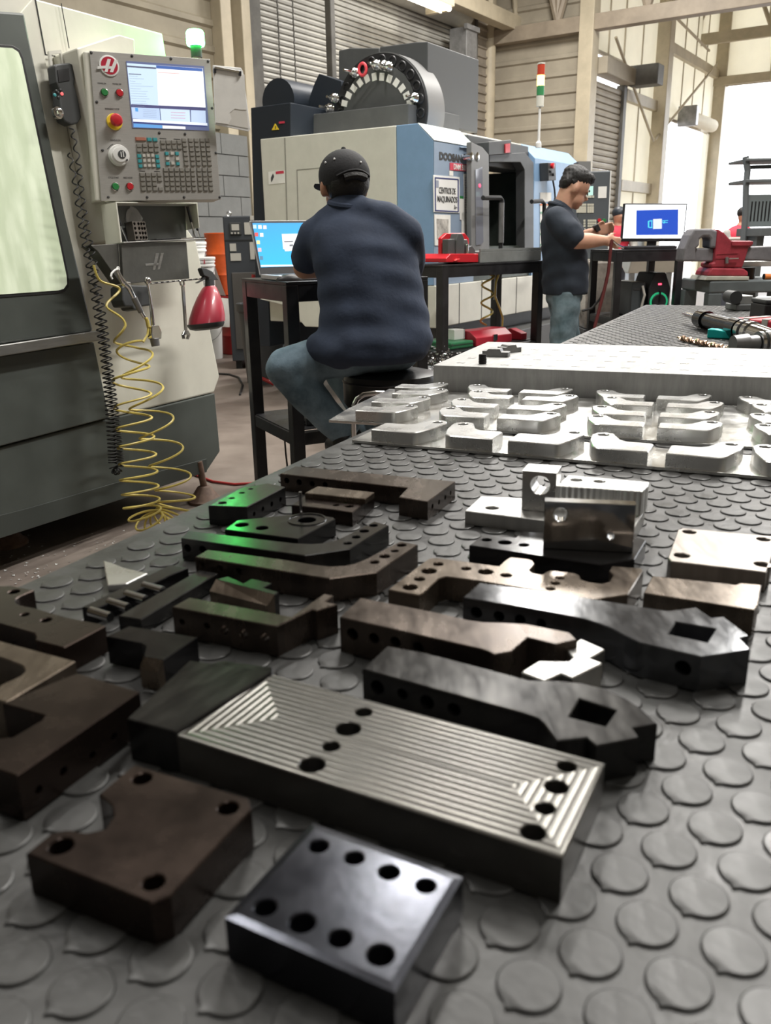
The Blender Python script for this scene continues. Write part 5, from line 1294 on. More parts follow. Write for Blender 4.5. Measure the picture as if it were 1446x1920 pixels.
op_('carton_shelf', [(1095,486),(1150,484),(1150,487),(1095,489)], -0.05, 0.25, m_ivory)
# signal tower
w = at_depth(1010, 272, 7.2); k = 7.3 / FPX
tw = thing('signal_tower', 'red, lit amber and green signal tower on a thin white pole', 'signal light', w, 0)
ob('pole', CY((0, 0, 0), (0, 0, 60 * k), 2.2 * k, seg=10), m_white, tw, smooth=True)
ob('foot', LA([(5 * k, -0.02), (5 * k, 3 * k), (3 * k, 6 * k)], 12), m_white, tw)
for nm, z0_, z1_, m in (('base', 60, 77, m_ivory), ('green_lens', 77, 92, mat('green_lens', (0.05, 0.25, 0.10), 0.3)), ('amber_lens', 92, 108, glow('amber_lens_light', (1.0, 0.50, 0.10), 7.0)), ('red_lens', 108, 124, mat('red_lens', (0.50, 0.06, 0.03), 0.3)), ('cap', 124, 127, m_ivory)):
    ob(nm, CY((0, 0, z0_ * k), (0, 0, z1_ * k - 0.003), 6.3 * k, seg=16), m, tw, smooth=True)

# ------------------------------------------------------------------ steel stands
def stand(name, label, corner, yaw, L, D, zt, zsh, leg=0.05, mt=None, shelf=True):
    f = Fr((corner.x, corner.y, 0), yaw)
    t = thing(name, label, 'steel stand', f.o, f.rz)
    m = mt or m_black
    ob('top', B(0, L, 0, D, zt - 0.012, zt), m, t, bevel=0.002)
    for a in (0, L - leg):
        for b_ in (0, D - leg): ob('leg', B(a, a + leg, b_, b_ + leg, 0, zt - 0.012), m, t, bevel=0.003)
    for b_ in (0, D - leg): ob('top_rail', B(leg, L - leg, b_ + 0.002, b_ + leg - 0.002, zt - 0.075, zt - 0.0125), m, t, bevel=0.003)
    for a in (0, L - leg): ob('top_rail', B(a + 0.002, a + leg - 0.002, leg, D - leg, zt - 0.075, zt - 0.0125), m, t, bevel=0.003)
    if shelf:
        for b_ in (0, D - leg): ob('shelf_rail', B(leg, L - leg, b_ + 0.004, b_ + leg - 0.004, zsh - 0.055, zsh - 0.004), m, t, bevel=0.003)
        for a in (0, L - leg): ob('shelf_rail', B(a + 0.004, a + leg - 0.004, leg, D - leg, zsh - 0.055, zsh - 0.004), m, t, bevel=0.003)
        ob('shelf', B(0.01, L - 0.01, leg + 0.002, D - 0.01, zsh - 0.0035, zsh), m, t)
    return t, f
n0 = at_depth(536, 529, 3.32)
ZS = n0.z; f0 = at_depth(453, 528, 3.78)
yw = math.degrees(math.atan2(f0.x - n0.x, f0.y - n0.y))   # direction of the left side, going away
zsh = at_depth(552, 813, 3.32).z
LT, LF = stand('laptop_stand', 'black steel stand carrying the open laptop', n0, yw + 90, 0.62, (Vector((f0.x, f0.y)) - Vector((n0.x, n0.y))).length, ZS, zsh)
# laptop
la_, lc_ = at_depth(490, 514, 3.62), at_depth(472, 417, 3.70)
la_.z = ZS + 0.030; _w = lc_ - la_; lb_ = la_ + Vector((_w.y, -_w.x, 0)).normalized() * 0.36
LP = Fp(la_, lb_ - la_, lc_ - la_)
lap = LP.thing('laptop', 'open silver laptop with a bright blue desktop on its screen', 'laptop')
hL = (lc_ - la_).length; wL = (lb_ - la_).length
ob('lid', B(-0.008, wL + 0.008, 0.0005, 0.008, -0.012, hL + 0.008), mat('silver_laptop_shell', (0.55, 0.55, 0.56), 0.35, 0.6), lap, bevel=0.002)
ob('bezel', B(-0.005, wL + 0.005, -0.001, 0.0004, -0.010, hL + 0.005), m_plastblk, lap)
sb_ = mat('desktop_picture', (0.05, 0.35, 0.75), 0.2, emit=(0.05, 0.38, 0.80), estr=0.62)
nt = sb_.node_tree; tc = nt.nodes.new('ShaderNodeTexCoord'); sp = nt.nodes.new('ShaderNodeSeparateXYZ'); rp = nt.nodes.new('ShaderNodeValToRGB'); mr = nt.nodes.new('ShaderNodeMapRange')
mr.inputs['From Max'].default_value = hL; rp.color_ramp.elements[0].color = (0.05, 0.50, 0.85, 1); rp.color_ramp.elements[1].color = (0.06, 0.25, 0.66, 1)
nt.links.new(tc.outputs['Object'], sp.inputs[0]); nt.links.new(sp.outputs[2], mr.inputs['Value']); nt.links.new(mr.outputs[0], rp.inputs[0]); nt.links.new(rp.outputs[0], nt.nodes['Principled BSDF'].inputs['Emission Color'])
sc_ = ob('screen', B(0.002, wL - 0.002, -0.002, -0.001, 0.018, hL - 0.004), sb_, lap)
def lp_(px, c, s=0.9, k=1, nm='screen_icon'): return ob(nm, PY(LP.poly(px), -0.002 - 0.0004 * k, -0.0018), glow('screen_%02x%02x%02x' % tuple(int(255 * v) for v in c), c, s), sc_)
zl_ = Z(430, 380, 3.69)
def lz(pts): return [zl_(*q) for q in pts]
for x, y, c in ((176,168,(0.5,0.7,0.9)),(212,170,(0.9,0.92,0.95)),(246,172,(0.85,0.7,0.72)),(188,222,(0.75,0.10,0.10)),(224,225,(0.9,0.93,0.95)),(200,276,(0.80,0.75,0.35)),(210,328,(0.85,0.5,0.55)),(222,384,(0.10,0.25,0.40))):
    lp_(lz([(x - 12, y + 13), (x + 12, y + 13), (x + 10, y - 13), (x - 13, y - 13)]), c)
lp_(lz([(362,218),(520,215),(525,330),(385,338),(382,325),(372,322)]), (0.90, 0.93, 0.96)); lp_(lz([(362,218),(520,215),(520,232),(364,234)]), (0.75, 0.80, 0.86), k=2)
for q in ([(378,268),(440,266),(440,274),(380,276)], [(415,292),(440,290),(440,303),(416,304)]): lp_(lz(q), (0.22, 0.23, 0.26), 0.6, 2)
lp_(lz([(218,446),(560,440),(562,428),(216,433)]), (0.72, 0.86, 0.95), k=2)
kb_ = thing('keyboard_base', '', ''); kb_.name = 'tmp_kb'; bpy.data.objects.remove(kb_)
Fb = Fr((la_.x, la_.y, ZS), math.degrees(math.atan2((lb_ - la_).x, (lb_ - la_).y)))
kbb = ob('base', B(-0.005, wL + 0.005, -0.235, -0.004, 0.002, 0.02), mat('silver_laptop_shell', (0.55, 0.55, 0.56), 0.35, 0.6), None, bevel=0.003)
kbb.matrix_world = Matrix.Translation(Fb.o) @ Matrix.Rotation(Fb.rz, 4, 'Z'); _mw = kbb.matrix_world.copy(); kbb.parent = lap; kbb.matrix_parent_inverse = LP.m.inverted(); 
kk = ob('keyboard', B(0.02, wL - 0.02, -0.13, -0.02, 0.02, 0.0215), m_plastblk, None); kk.parent = lap; kk.matrix_parent_inverse = LP.m.inverted(); kk.matrix_world = _mw
# mouse
w = P(*zl_(235, 548), ZS)
w = LF.w(0.055, 0.10, ZS); ms = thing('computer_mouse', 'black computer mouse on the laptop stand corner', 'mouse', w, 0.4)
bm = bmesh.new(); bmesh.ops.create_uvsphere(bm, u_segments=20, v_segments=12, radius=1.0)
for v in bm.verts: v.co = Vector((v.co.x * 0.055, v.co.y * 0.032, max(0, v.co.z) * 0.026))
ob('shell', bm, m_plastblk, ms, smooth=True, angle=60); ob('wheel', CY((0.03, -0.004, 0.022), (0.03, 0.004, 0.022), 0.006), m_plastgrey, ms)
# cables and charger on the shelf
ch_ = thing('laptop_charger', 'black laptop charger brick on the stand shelf', 'charger', LF.w(0.10, 0.1, zsh), LF.rz)
ob('brick', B(0, 0.12, 0, 0.05, 0.0, 0.035), m_plastblk, ch_, bevel=0.006)
ob('cable', TU([(0.0, 0.02, 0.015), (-0.02, 0.10, 0.01), (0.02, 0.24, 0.006), (0.10, 0.3, 0.006), (0.2, 0.26, 0.006)], 0.004, 6), m_rubber, ch_, smooth=True)
c1_ = thing('floor_cable', 'thin dark cable hanging from the stand shelf to the floor', 'cable', P(534, 905, 0), 0)
a = at_depth(532, 800, 3.5); r0_ = P(534, 905, 0)
ob('cord', TU([a - r0_, at_depth(536, 850, 3.5) - r0_, at_depth(540, 885, 3.5) - r0_, Vector((0, 0, 0.006)), Vector((0.25, 0.1, 0.006))], 0.004, 6), m_rubber, c1_, smooth=True)
rc = P(400, 900, 0)
o = ob('red_hose', TU([P(x, y, 0.008) - rc for x, y in ((352,868),(365,890),(400,903),(440,908),(490,905),(540,892),(620,882),(700,880),(800,878))], 0.007, 8), mat('red_rubber_hose', (0.35, 0.03, 0.03), 0.45), None, smooth=True); o.location = rc; tag(o, 'thin red hose running across the floor under the stand', 'hose')
rc = P(430, 708, 0)
o = ob('black_cable', TU([P(x, y, 0.008) - rc for x, y in ((395,700),(430,702),(448,708),(455,722),(450,740))], 0.010, 6), m_rubber, None, smooth=True); o.location = rc; tag(o, 'black cable lying on the floor before the red drum', 'cable')

# ------------------------------------------------------------------ drums, pails and chiller at the back left
m_redd = mat('glossy_red_drum_paint', (0.30, 0.015, 0.018), 0.28, var=0.15, scale=4)
m_orgd = mat('orange_drum_paint', (0.62, 0.10, 0.02), 0.4, var=0.2, scale=4)
def drum(label, w, r, h, m):
    t = thing('oil_drum', label, 'drum', w, 0)
    pr = [(r * 0.97, 0), (r, 0.01)]
    for f in (0.33, 0.66): pr += [(r * 0.985, h * f - 0.03), (r * 1.03, h * f), (r * 0.985, h * f + 0.03)]
    pr += [(r, h - 0.02), (r * 1.02, h - 0.008), (r * 1.0, h), (r * 0.95, h), (r * 0.94, h - 0.015)]
    ob('shell', LA(pr, 36), m, t, smooth=True); ob('bung', CY((r * 0.6, 0, h - 0.015), (r * 0.6, 0, h + 0.005), 0.03), m_grime, t)
    return t
w = P(462, 660, 0); hd = at_depth(455, 553, w.y).z
dr1 = drum('glossy red oil drum standing on the floor behind the stand', w, 0.29, hd, m_redd)
o = ob('label_sheet', PY([(-0.31, hd - 0.32), (-0.12, hd - 0.33), (-0.10, hd - 0.02), (-0.30, hd - 0.0)], -0.315, -0.305), m_paper, dr1)
w2_ = Vector((w.x - 0.15, w.y + 0.15, hd + 0.002)); h2 = at_depth(420, 437, w2_.y).z - hd
dr2 = drum('orange drum stacked on the red drum', w2_, 0.26, h2, m_orgd)
ob('cardboard_flap', PY([(-0.16, 0.02), (-0.02, 0.0), (-0.12, 0.33), (-0.22, 0.33)], -0.29, -0.28), mat('grey_cardboard', (0.25, 0.22, 0.2), 0.8), dr2)
def pail(label, w, r, h, txt=None):
    t = thing('plastic_pail', label, 'pail', w, 0, 'white plastic pails')
    ob('body', LA([(r * 0.86, 0), (r * 0.88, 0.01), (r, h - 0.07), (r, h - 0.02)], 28), m_white, t, smooth=True)
    for f in (h - 0.10, h - 0.06): ob('rib', LA([(r * 1.0, f), (r * 1.06, f + 0.005), (r * 1.06, f + 0.018), (r * 1.0, f + 0.022)], 28), m_white, t, smooth=True)
    ob('lid', LA([(r * 1.08, h - 0.03), (r * 1.1, h - 0.01), (r * 1.06, h), (r * 0.95, h), (r * 0.93, h - 0.01)], 28), m_white, t, smooth=True)
    ob('bail', TU([(r * math.cos(a) * 1.02, -abs(r * 1.08 * math.sin(a)), h - 0.12 - 0.14 * math.sin(a)) for a in [math.pi * i / 14 for i in range(15)]], 0.003, 5), m_grime, t)
    if txt: text(txt, 0.075, mat('crimson_label', (0.62, 0.05, 0.09), 0.4), t, (-0.02, -r * 1.05, h - 0.22), bold=0.003)
    return t
pw = P(396, 672, 0); dp = pw.y
p3h = at_depth(398, 592, dp).z; pail('lowest white plastic pail beside the red drum', pw, 0.145, p3h)
pw2 = Vector((pw.x - 0.05, pw.y, p3h + 0.002)); h3 = at_depth(390, 482, dp).z - p3h
pail('tall white pail in the middle of the stack behind the spray bottle', pw2, 0.16, h3)
pw3 = Vector((pw2.x - 0.06, pw2.y + 0.0, pw2.z + h3 + 0.002)); pail('white pail with red lettering on top of the stack', pw3, 0.14, at_depth(380, 453, dp).z - pw3.z, 'GON')
# chiller cabinet
a, b = at_depth(428, 560, 8.6), at_depth(502, 560, 8.6)
CF = Fr((a.x, a.y, 0), 90 - 6)
cw = (b - a).length; zc0, zc1 = at_depth(430, 640, 8.6).z, at_depth(430, 405, 8.6).z
chl = thing('chiller_cabinet', 'dark slate chiller cabinet with small display behind the laptop', 'cabinet', CF.o, CF.rz)
ob('case', B(0, cw, 0, 0.7, 0.08, zc1), mat('slate_cabinet_paint', (0.05, 0.055, 0.065), 0.5), chl, bevel=0.01)
ob('front_grille', B(0.05, cw - 0.04, -0.01, 0.0, 0.2, zc1 - 0.52), mat('brown_grey_grille', (0.10, 0.092, 0.085), 0.6), chl, bevel=0.004)
for x in (0.03, cw - 0.1): ob('foot', B(x, x + 0.06, 0.05, 0.6, 0, 0.08), m_black, chl)
ob('display', B(0.06, 0.17, -0.012, 0.0, zc1 - 0.17, zc1 - 0.06), m_plastgrey, chl, bevel=0.003)
for i in range(3): ob('display_key', CY((0.08 + i * 0.03, -0.02, zc1 - 0.155), (0.08 + i * 0.03, -0.01, zc1 - 0.155), 0.009, seg=10), m_keyw, chl)
ob('display_window', B(0.08, 0.15, -0.015, -0.011, zc1 - 0.13, zc1 - 0.075), m_keyw, chl)
for x0_, x1_, z0_, z1_ in ((0.05, 0.11, 0.25, 0.32), (0.05, 0.15, 0.34, 0.41), (0.20, 0.3, 0.06, 0.17), (0.24, 0.36, 0.24, 0.40), (0.26, 0.38, 0.0, 0.04)): ob('label_plate', B(x0_, x1_, -0.006, 0.0, zc1 - z1_, zc1 - z0_), m_keyw, chl)
ob('divider', B(0.0, cw, -0.004, 0.0, zc1 - 0.225, zc1 - 0.215), m_seam, chl)
for x in (0.06, cw - 0.06): ob('lifting_eye', TU([(x + 0.02 * math.cos(a_), 0.05, zc1 + 0.02 + 0.02 * math.sin(a_)) for a_ in [i * math.pi / 6 for i in range(12)]], 0.005, 6, True), m_chrome, chl)
bn_ = thing('waste_bin', 'dark plastic bin under the machine behind the laptop stand', 'bin', P(500, 716, 0), 0)
ob('tub', LA([(0.17, 0), (0.21, 0.62), (0.23, 0.64), (0.23, 0.70), (0.20, 0.70), (0.19, 0.65)], 28), m_plastgrey, bn_, smooth=True)
ob('red_air_line', TU([(-0.02, -0.26, 0.95), (-0.04, -0.27, 0.75), (-0.08, -0.27, 0.4), (-0.06, -0.26, 0.1), (0.1, -0.26, 0.02)], 0.018, 8), mat('red_rubber_hose', (0.35, 0.03, 0.03), 0.45), bn_, smooth=True)

# ------------------------------------------------------------------ black stand before the machining centre and what it carries
sA = at_depth(830, 500, 5.3)
zS2 = at_depth(830, 497, 5.3).z
ST2, F2 = stand('fixture_stand', 'black steel stand before the machining centre with red fixture', sA, 48, 0.98, 0.42, zS2, at_depth(840, 662, 5.3).z, leg=0.055)
def on2(px, py, y=0.0): return F2.uv(px, py, y)
z3 = Z(800, 420, 5.5615)
fx2 = thing('red_fixture', 'red vise fixture with dark clamps standing on the black stand', 'fixture', F2.o, F2.rz)
def rp2(name, px, y0, y1, m, bevel=0.004): return ob(name, PY([(lambda q: (q[0], max(q[1], zS2 + 0.001)))(on2(*z3(*q), y0)) for q in px], y0, y1), m, fx2, bevel=bevel)
rp2('back_plate', [(155,402),(205,402),(205,215),(445,215),(445,150),(400,95),(215,95),(155,150)], 0.12, 0.15, m_red)
rp2('base', [(205,400),(540,400),(542,310),(255,310),(235,330),(205,360)], 0.03, 0.30, m_red)
rp2('lever', [(300,385),(335,385),(355,362),(320,362)], 0.01, 0.03, mat('bright_red_lever', (0.75, 0.06, 0.06), 0.35))
rp2('clamp', [(225,320),(300,320),(300,155),(225,160)], 0.06, 0.11, m_dkgrey); rp2('clamp', [(310,320),(395,320),(395,150),(370,97),(330,100),(310,170)], 0.05, 0.11, m_dkgrey); rp2('clamp', [(400,320),(440,320),(440,215),(425,160),(360,165),(400,210)], 0.055, 0.10, m_grime)
rp2('tool_pin', [(420,310),(440,310),(440,210),(420,215)], 0.04, 0.05, m_chrome, 0.002); rp2('clamp', [(445,310),(510,310),(510,270),(475,225),(445,240)], 0.055, 0.10, m_dkgrey)
pt = thing('grey_tray', 'long grey steel tray beside the red fixture on the black stand', 'tray', F2.o, F2.rz)
x0_ = max(on2(*z3(545, 380), 0.02)[0], on2(*z3(543, 380), 0.03)[0] + 0.004); x1_ = 0.97
ob('slab', B(x0_, x1_, 0.02, 0.34, zS2 + 0.001, zS2 + 0.07), mat('worn_grey_paint', (0.20, 0.21, 0.205), 0.5, var=0.15), pt, bevel=0.004)
ob('lip', B(x0_, x1_, 0.02, 0.03, zS2 + 0.07, zS2 + 0.085), mat('worn_grey_paint', (0.20, 0.21, 0.205), 0.5), pt)
# hose under that stand
yh2 = thing('coiled_air_hose', 'short yellow coiled hose hanging under the black stand', 'air hose', F2.o, F2.rz)
pts = []
for i in range(120):
    f = i / 119; py = 506 + 104 * f; q = on2(916 - 4 * f + (9 if f > .1 else 3) * math.sin(f * 6.2 * math.pi), py, 0.2); pts.append((q[0], 0.2 + 0.03 * math.cos(f * 6.2 * math.pi), q[1]))
ob('hose', TU(pts, 0.007, 6), m_yhose, yh2, smooth=True)
ob('hose_tail', TU([(*[on2(x, y, 0.2)[0]], 0.2, on2(x, y, 0.2)[1]) for x, y in ((938,507),(930,530),(929,556),(938,580),(943,596),(942,612))], 0.007, 6), m_yhose, yh2, smooth=True)
ob('steel_wand', CY((on2(931,506,0.22)[0], 0.22, on2(931,506,0.22)[1]), (on2(928,562,0.22)[0], 0.22, on2(928,562,0.22)[1]), 0.010), m_grime, yh2)
zsf2 = at_depth(840, 662, 5.3).z
def onshelf(px, py): q = F2.xy(px, py, zsf2); return q
tbx = thing('red_toolbox', 'red metal toolbox on the lower shelf of the black stand', 'toolbox', F2.o, F2.rz)
qa, qb = on2(893, 640, 0.06)[0], on2(960, 640, 0.06)[0]; zz1 = on2(905, 621, 0.06)[1]
ob('box', PX([(0.06, zsf2 + 0.001), (0.30, zsf2 + 0.001), (0.30, zz1 - 0.04), (0.24, zz1), (0.12, zz1), (0.06, zz1 - 0.04)], qa, qb), mat('crimson_toolbox_paint', (0.45, 0.025, 0.045), 0.4), tbx, bevel=0.005)
ob('latch', B((qa + qb) / 2 - 0.02, (qa + qb) / 2 + 0.02, 0.05, 0.06, zz1 - 0.07, zz1 - 0.03), m_chrome, tbx)
ob('end_plate', PX([(0.08, zsf2 + 0.001), (0.28, zsf2 + 0.001), (0.28, zz1 - 0.06), (0.18, zz1 - 0.02), (0.08, zz1 - 0.05)], on2(977, 640, 0.08)[0], on2(988, 640, 0.08)[0]), mat('crimson_toolbox_paint', (0.45, 0.025, 0.045), 0.4), tbx, bevel=0.004)
gc = thing('green_case', 'flat green plastic case on the lower shelf of the black stand', 'case', F2.o, F2.rz)
qa = on2(846, 650, 0.06)[0]; qb = on2(888, 650, 0.06)[0]
ob('shell', B(qa, qb, 0.06, 0.34, zsf2 + 0.001, zsf2 + 0.045), mat('green_case_plastic', (0.03, 0.16, 0.07), 0.45), gc, bevel=0.008); ob('lid_seam', B(qa - 0.001, qb + 0.001, 0.058, 0.342, zsf2 + 0.026, zsf2 + 0.029), m_seam, gc)
wb = thing('small_box', 'small white and black box standing on the green case', 'box', F2.o, F2.rz)
q0, q1, q2 = on2(852, 632, 0.15)[0], on2(872, 632, 0.15)[0], on2(886, 632, 0.15)[0]; zz = zsf2 + 0.046
ob('white_end', B(q0, q1, 0.15, 0.24, zz, zz + 0.065), m_white, wb, bevel=0.002); ob('black_end', B(q1 + 0.001, min(q2, qb + 0.0), 0.15, 0.24, zz, zz + 0.07), m_plastblk, wb, bevel=0.002)

# ------------------------------------------------------------------ monitor stand, computer and speaker
mS = at_depth(1156, 476, 5.75); zM = at_depth(1200, 468, 5.75).z
MT, MF = stand('monitor_stand', 'dark blue-black steel stand carrying the monitor', Vector((mS.x, mS.y, 0)), 84, at_depth(1290, 470, 5.75).x - mS.x, 0.5, zM, at_depth(1200, 596, 5.75).z, leg=0.045)
a, b, c = at_depth(1168, 447, 5.95), at_depth(1281, 447, 5.95), at_depth(1167, 384, 5.95)
MO = Fp(a, b - a, c - a); mw = (b - a).length; mh = (c - a).length
mon = MO.thing('monitor', 'wide monitor showing a blue drawing on a white screen', 'monitor')
ob('case', B(-0.008, mw + 0.008, 0.0005, 0.035, -0.02, mh + 0.008), m_plastblk, mon, bevel=0.004)
ms_ = ob('screen', B(0, mw, -0.001, 0.0004, 0, mh), glow('white_monitor_screen', (0.95, 0.98, 1.0), 1.3), mon)
zmn = Z(1050, 300, 3.6515)
def mo_(px, c, s, k=1): return ob('screen_area', PY(MO.poly([zmn(*q) for q in px]), -0.001 - 0.0004 * k, -0.0008), glow('screen_%02x%02x%02x' % tuple(int(255 * v) for v in c), c, s), ms_)
mo_([(522,514),(808,512),(810,338),(524,345)], (0.03, 0.10, 0.62), 0.75)
mo_([(638,473),(698,471),(698,402),(638,404)], (0.75, 0.82, 0.92), 0.9, 2)
for q in ([(602,418),(612,414),(612,465),(602,462)], [(612,414),(634,412),(634,420),(612,422)], [(612,458),(634,458),(634,466),(612,466)], [(626,420),(632,420),(632,458),(626,458)], [(700,414),(740,412),(740,416),(700,420)], [(700,424),(738,426),(738,431),(700,430)], [(716,418),(722,418),(714,436),(708,436)]): mo_(q, (0.10, 0.65, 0.85), 0.9, 2)
ob('neck', B(mw / 2 - 0.03, mw / 2 + 0.03, 0.012, 0.03, zM - a.z + 0.002, 0.03), m_plastblk, mon); ob('foot', B(mw / 2 - 0.11, mw / 2 + 0.11, -0.04, 0.12, zM - a.z + 0.001, zM - a.z + 0.012), m_plastblk, mon, bevel=0.003)
kbd = thing('keyboard', 'black keyboard lying before the monitor', 'keyboard', MF.w(0.08, 0.03, zM), MF.rz)
ob('tray', B(0, 0.34, 0, 0.10, 0.0005, 0.018), m_plastblk, kbd, bevel=0.003)
for r in range(4): ob('key_row', B(0.01, 0.33, 0.008 + r * 0.023, 0.026 + r * 0.023, 0.018, 0.022), m_plastgrey, kbd)
zms = at_depth(1200, 596, 5.75).z
pcx = MF.uv(1184, 560, 0.1)[0]; pcx2 = MF.uv(1209, 560, 0.1)[0]
pc_ = thing('computer_tower', 'dark computer tower on the lower shelf under the monitor', 'computer', MF.o, MF.rz)
ob('case', B(pcx, pcx2, 0.1, 0.42, zms + 0.001, at_depth(1195, 530, 5.8).z), mat('dark_slate_case', (0.06, 0.07, 0.075), 0.45), pc_, bevel=0.005)
ob('cable_loop', TU([(pcx2 - 0.03, 0.08, zms + 0.20), (pcx2 - 0.015, 0.07, zms + 0.14), (pcx2 - 0.03, 0.08, zms + 0.05)], 0.008, 6), m_keyw, pc_)
ob('drive_slot', B(pcx + 0.01, pcx2 - 0.01, 0.097, 0.1, at_depth(1195, 545, 5.8).z, at_depth(1195, 541, 5.8).z), m_plastgrey, pc_)
spk = thing('loudspeaker', 'black loudspeaker with a green lit cone under the monitor', 'loudspeaker', MF.o, MF.rz)
sx0, sx1 = MF.uv(1219, 560, 0.06)[0], MF.uv(1256, 560, 0.06)[0]; sz1 = at_depth(1235, 512, 5.8).z
ob('cabinet', PY([(sx0, zms + 0.001), (sx1, zms + 0.001), (sx1 + 0.01, sz1 - 0.1), (sx1 - 0.03, sz1), (sx0 + 0.03, sz1), (sx0 - 0.005, sz1 - 0.1)], 0.08, 0.36), m_plastblk, spk, bevel=0.008)
cx = (sx0 + sx1) / 2; czs = MF.uv(1230, 566, 0.06)[1]
ob('cone_light', LA([(0.062, 0.078), (0.062, 0.072), (0.03, 0.076)], 24, (cx, 0, czs), 'y'), glow('green_cone_light', (0.03, 0.50, 0.22), 0.6), spk, smooth=True)
ob('cone', LA([(0.05, 0.072), (0.045, 0.06), (0.02, 0.066)], 24, (cx, 0, czs), 'y'), m_plastblk, spk, smooth=True)
for i in range(4): ob('cone_spoke', B(cx - 0.004, cx + 0.004, 0.055, 0.075, czs, czs + 0.07), m_plastblk, spk).rotation_euler = (0, 0, 0)
ob('led', B(cx - 0.01, cx + 0.012, 0.077, 0.08, sz1 - 0.08, sz1 - 0.068), glow('red_led_and_reflection', (1.0, 0.05, 0.1), 3.0), spk)
hp_ = thing('hopper', 'pale beige hopper behind the monitor stand legs', 'hopper', at_depth(1222, 500, 7.6).to_2d().to_3d(), 0)
zq0, zq1 = at_depth(1222, 512, 7.6).z, at_depth(1222, 482, 7.6).z
bm = bmesh.new(); PX([(0, zq0), (0.1, zq0), (0.4, zq1), (-0.1, zq1)], -0.2, 0.2, bm); ob('cone', bm, m_ivory, hp_, bevel=0.01)
for x in (-0.18, 0.14):
    ob('leg', B(x, x + 0.04, 0.0, 0.04, 0, zq0), m_grime, hp_)
# carton in plastic wrap behind the standing man
wx = thing('wrapped_carton', 'brown carton wrapped in clear plastic on short dark legs', 'carton', at_depth(1096, 600, 6.45).to_2d().to_3d(), 0)
z0_, z1_ = at_depth(1100, 618, 6.45).z, at_depth(1100, 489, 6.45).z; cwid = at_depth(1152, 600, 6.45).x - at_depth(1096, 600, 6.45).x
ob('carton', B(0.01, cwid - 0.01, 0.02, 0.4, z0_, z1_), mat('brown_carton_film', (0.26, 0.23, 0.20), 0.25, var=0.35, scale=9, coat=0.6, bump=0.5, bscale=14), wx, bevel=0.02)
for x in (0.02, cwid - 0.07): 
    for y in (0.03, 0.32): ob('leg', B(x, x + 0.05, y, y + 0.05, 0, z0_), m_dkgrey, wx)
ob('tray', B(0, cwid, 0.0, 0.42, z0_ - 0.03, z0_ - 0.001), m_dkgrey, wx)

# ------------------------------------------------------------------ right side: vise on bench, rack, tools on the mat
zr2 = Z(1260, 260, 4.8)
DV = 5.35
def V3(x, y, d=DV): return at_depth(*zr2(x, y), d)
vb = V3(290, 1275)
zVb = vb.z
vbn = thing('grey_vise_bench', 'heavy grey steel bench carrying the red vise', 'workbench', Vector((vb.x, DV - 0.1, 0)), 0)
m_vb = mat('slate_grey_bench_paint', (0.10, 0.115, 0.12), 0.5, var=0.12)
ob('beam', B(0, 1.6, 0, 0.5, V3(290, 1385).z, zVb), m_vb, vbn, bevel=0.01)
for x in (0.0, 0.38, 1.4):
    for y in (0.0, 0.42): ob('leg', B(x, x + 0.08, y, y + 0.08, 0, V3(290, 1385).z), m_vb, vbn, bevel=0.006)
vs_ = thing('bench_vise', 'large worn red and grey bench vise with round opening', 'vise', Vector((V3(450, 1265).x, DV, zVb)), 0)
m_vred = mat('worn_red_paint', (0.30, 0.035, 0.05), 0.45, var=0.25, scale=12); m_vgr = mat('worn_grey_iron', (0.16, 0.155, 0.165), 0.5, var=0.2, scale=12)
def vp(name, px, y0, y1, m, bevel=0.008):
    o_ = Vector(vs_.location); return ob(name, PY([((V3(*q) - o_).x, max(0.0005, (V3(*q) - o_).z)) for q in px], y0, y1), m, vs_, bevel=bevel)
vp('base_plate', [(240,1268),(635,1272),(635,1235),(265,1232)], -0.10, 0.16, mat('pale_worn_plate', (0.42, 0.42, 0.36), 0.5, var=0.2), 0.003)
vp('swivel_base', [(275,1232),(640,1232),(640,1195),(600,1165),(320,1160),(290,1195)], -0.08, 0.14, m_vred)
vp('body', [(320,1160),(600,1160),(625,1090),(660,975),(690,970),(690,920),(500,918),(440,850),(380,812),(350,1110),(320,1120)], -0.06, 0.12, m_vred)
vp('guide_bar', [(180,1105),(360,1105),(360,985),(180,985)], -0.03, 0.08, m_vgr)
vp('jaw_arm', [(75,1105),(190,1105),(190,990),(225,960),(225,905),(255,882),(305,880),(325,905),(320,985),(385,985),(400,900),(385,830),(330,812),(180,812),(140,870),(90,990)], -0.05, 0.10, m_vgr, 0.012)
vp('jaw_plate', [(500,965),(660,965),(690,950),(690,922),(500,922)], -0.07, 0.13, m_vred, 0.004)
vp('rear_bar', [(620,1090),(900,1105),(900,965),(660,975)], -0.05, 0.10, m_vgr)
vp('raised_mark', [(370,1040),(560,1032),(560,1024),(370,1032)], -0.063, -0.055, m_vred, 0); vp('raised_mark', [(360,1080),(570,1074),(570,1068),(360,1074)], -0.063, -0.055, m_vred, 0)
o = ob('lock_lever', CY((V3(455, 1120) - Vector(vs_.location)) + Vector((0, -0.07, 0)), (V3(455, 1065) - Vector(vs_.location)) + Vector((0, -0.07, 0)), 0.009), m_grime, vs_); ob('lever_bar', CY((V3(470, 1078) - Vector(vs_.location)) + Vector((0, -0.075, 0)), (V3(555, 1075) - Vector(vs_.location)) + Vector((0, -0.075, 0)), 0.004), m_chrome, vs_)
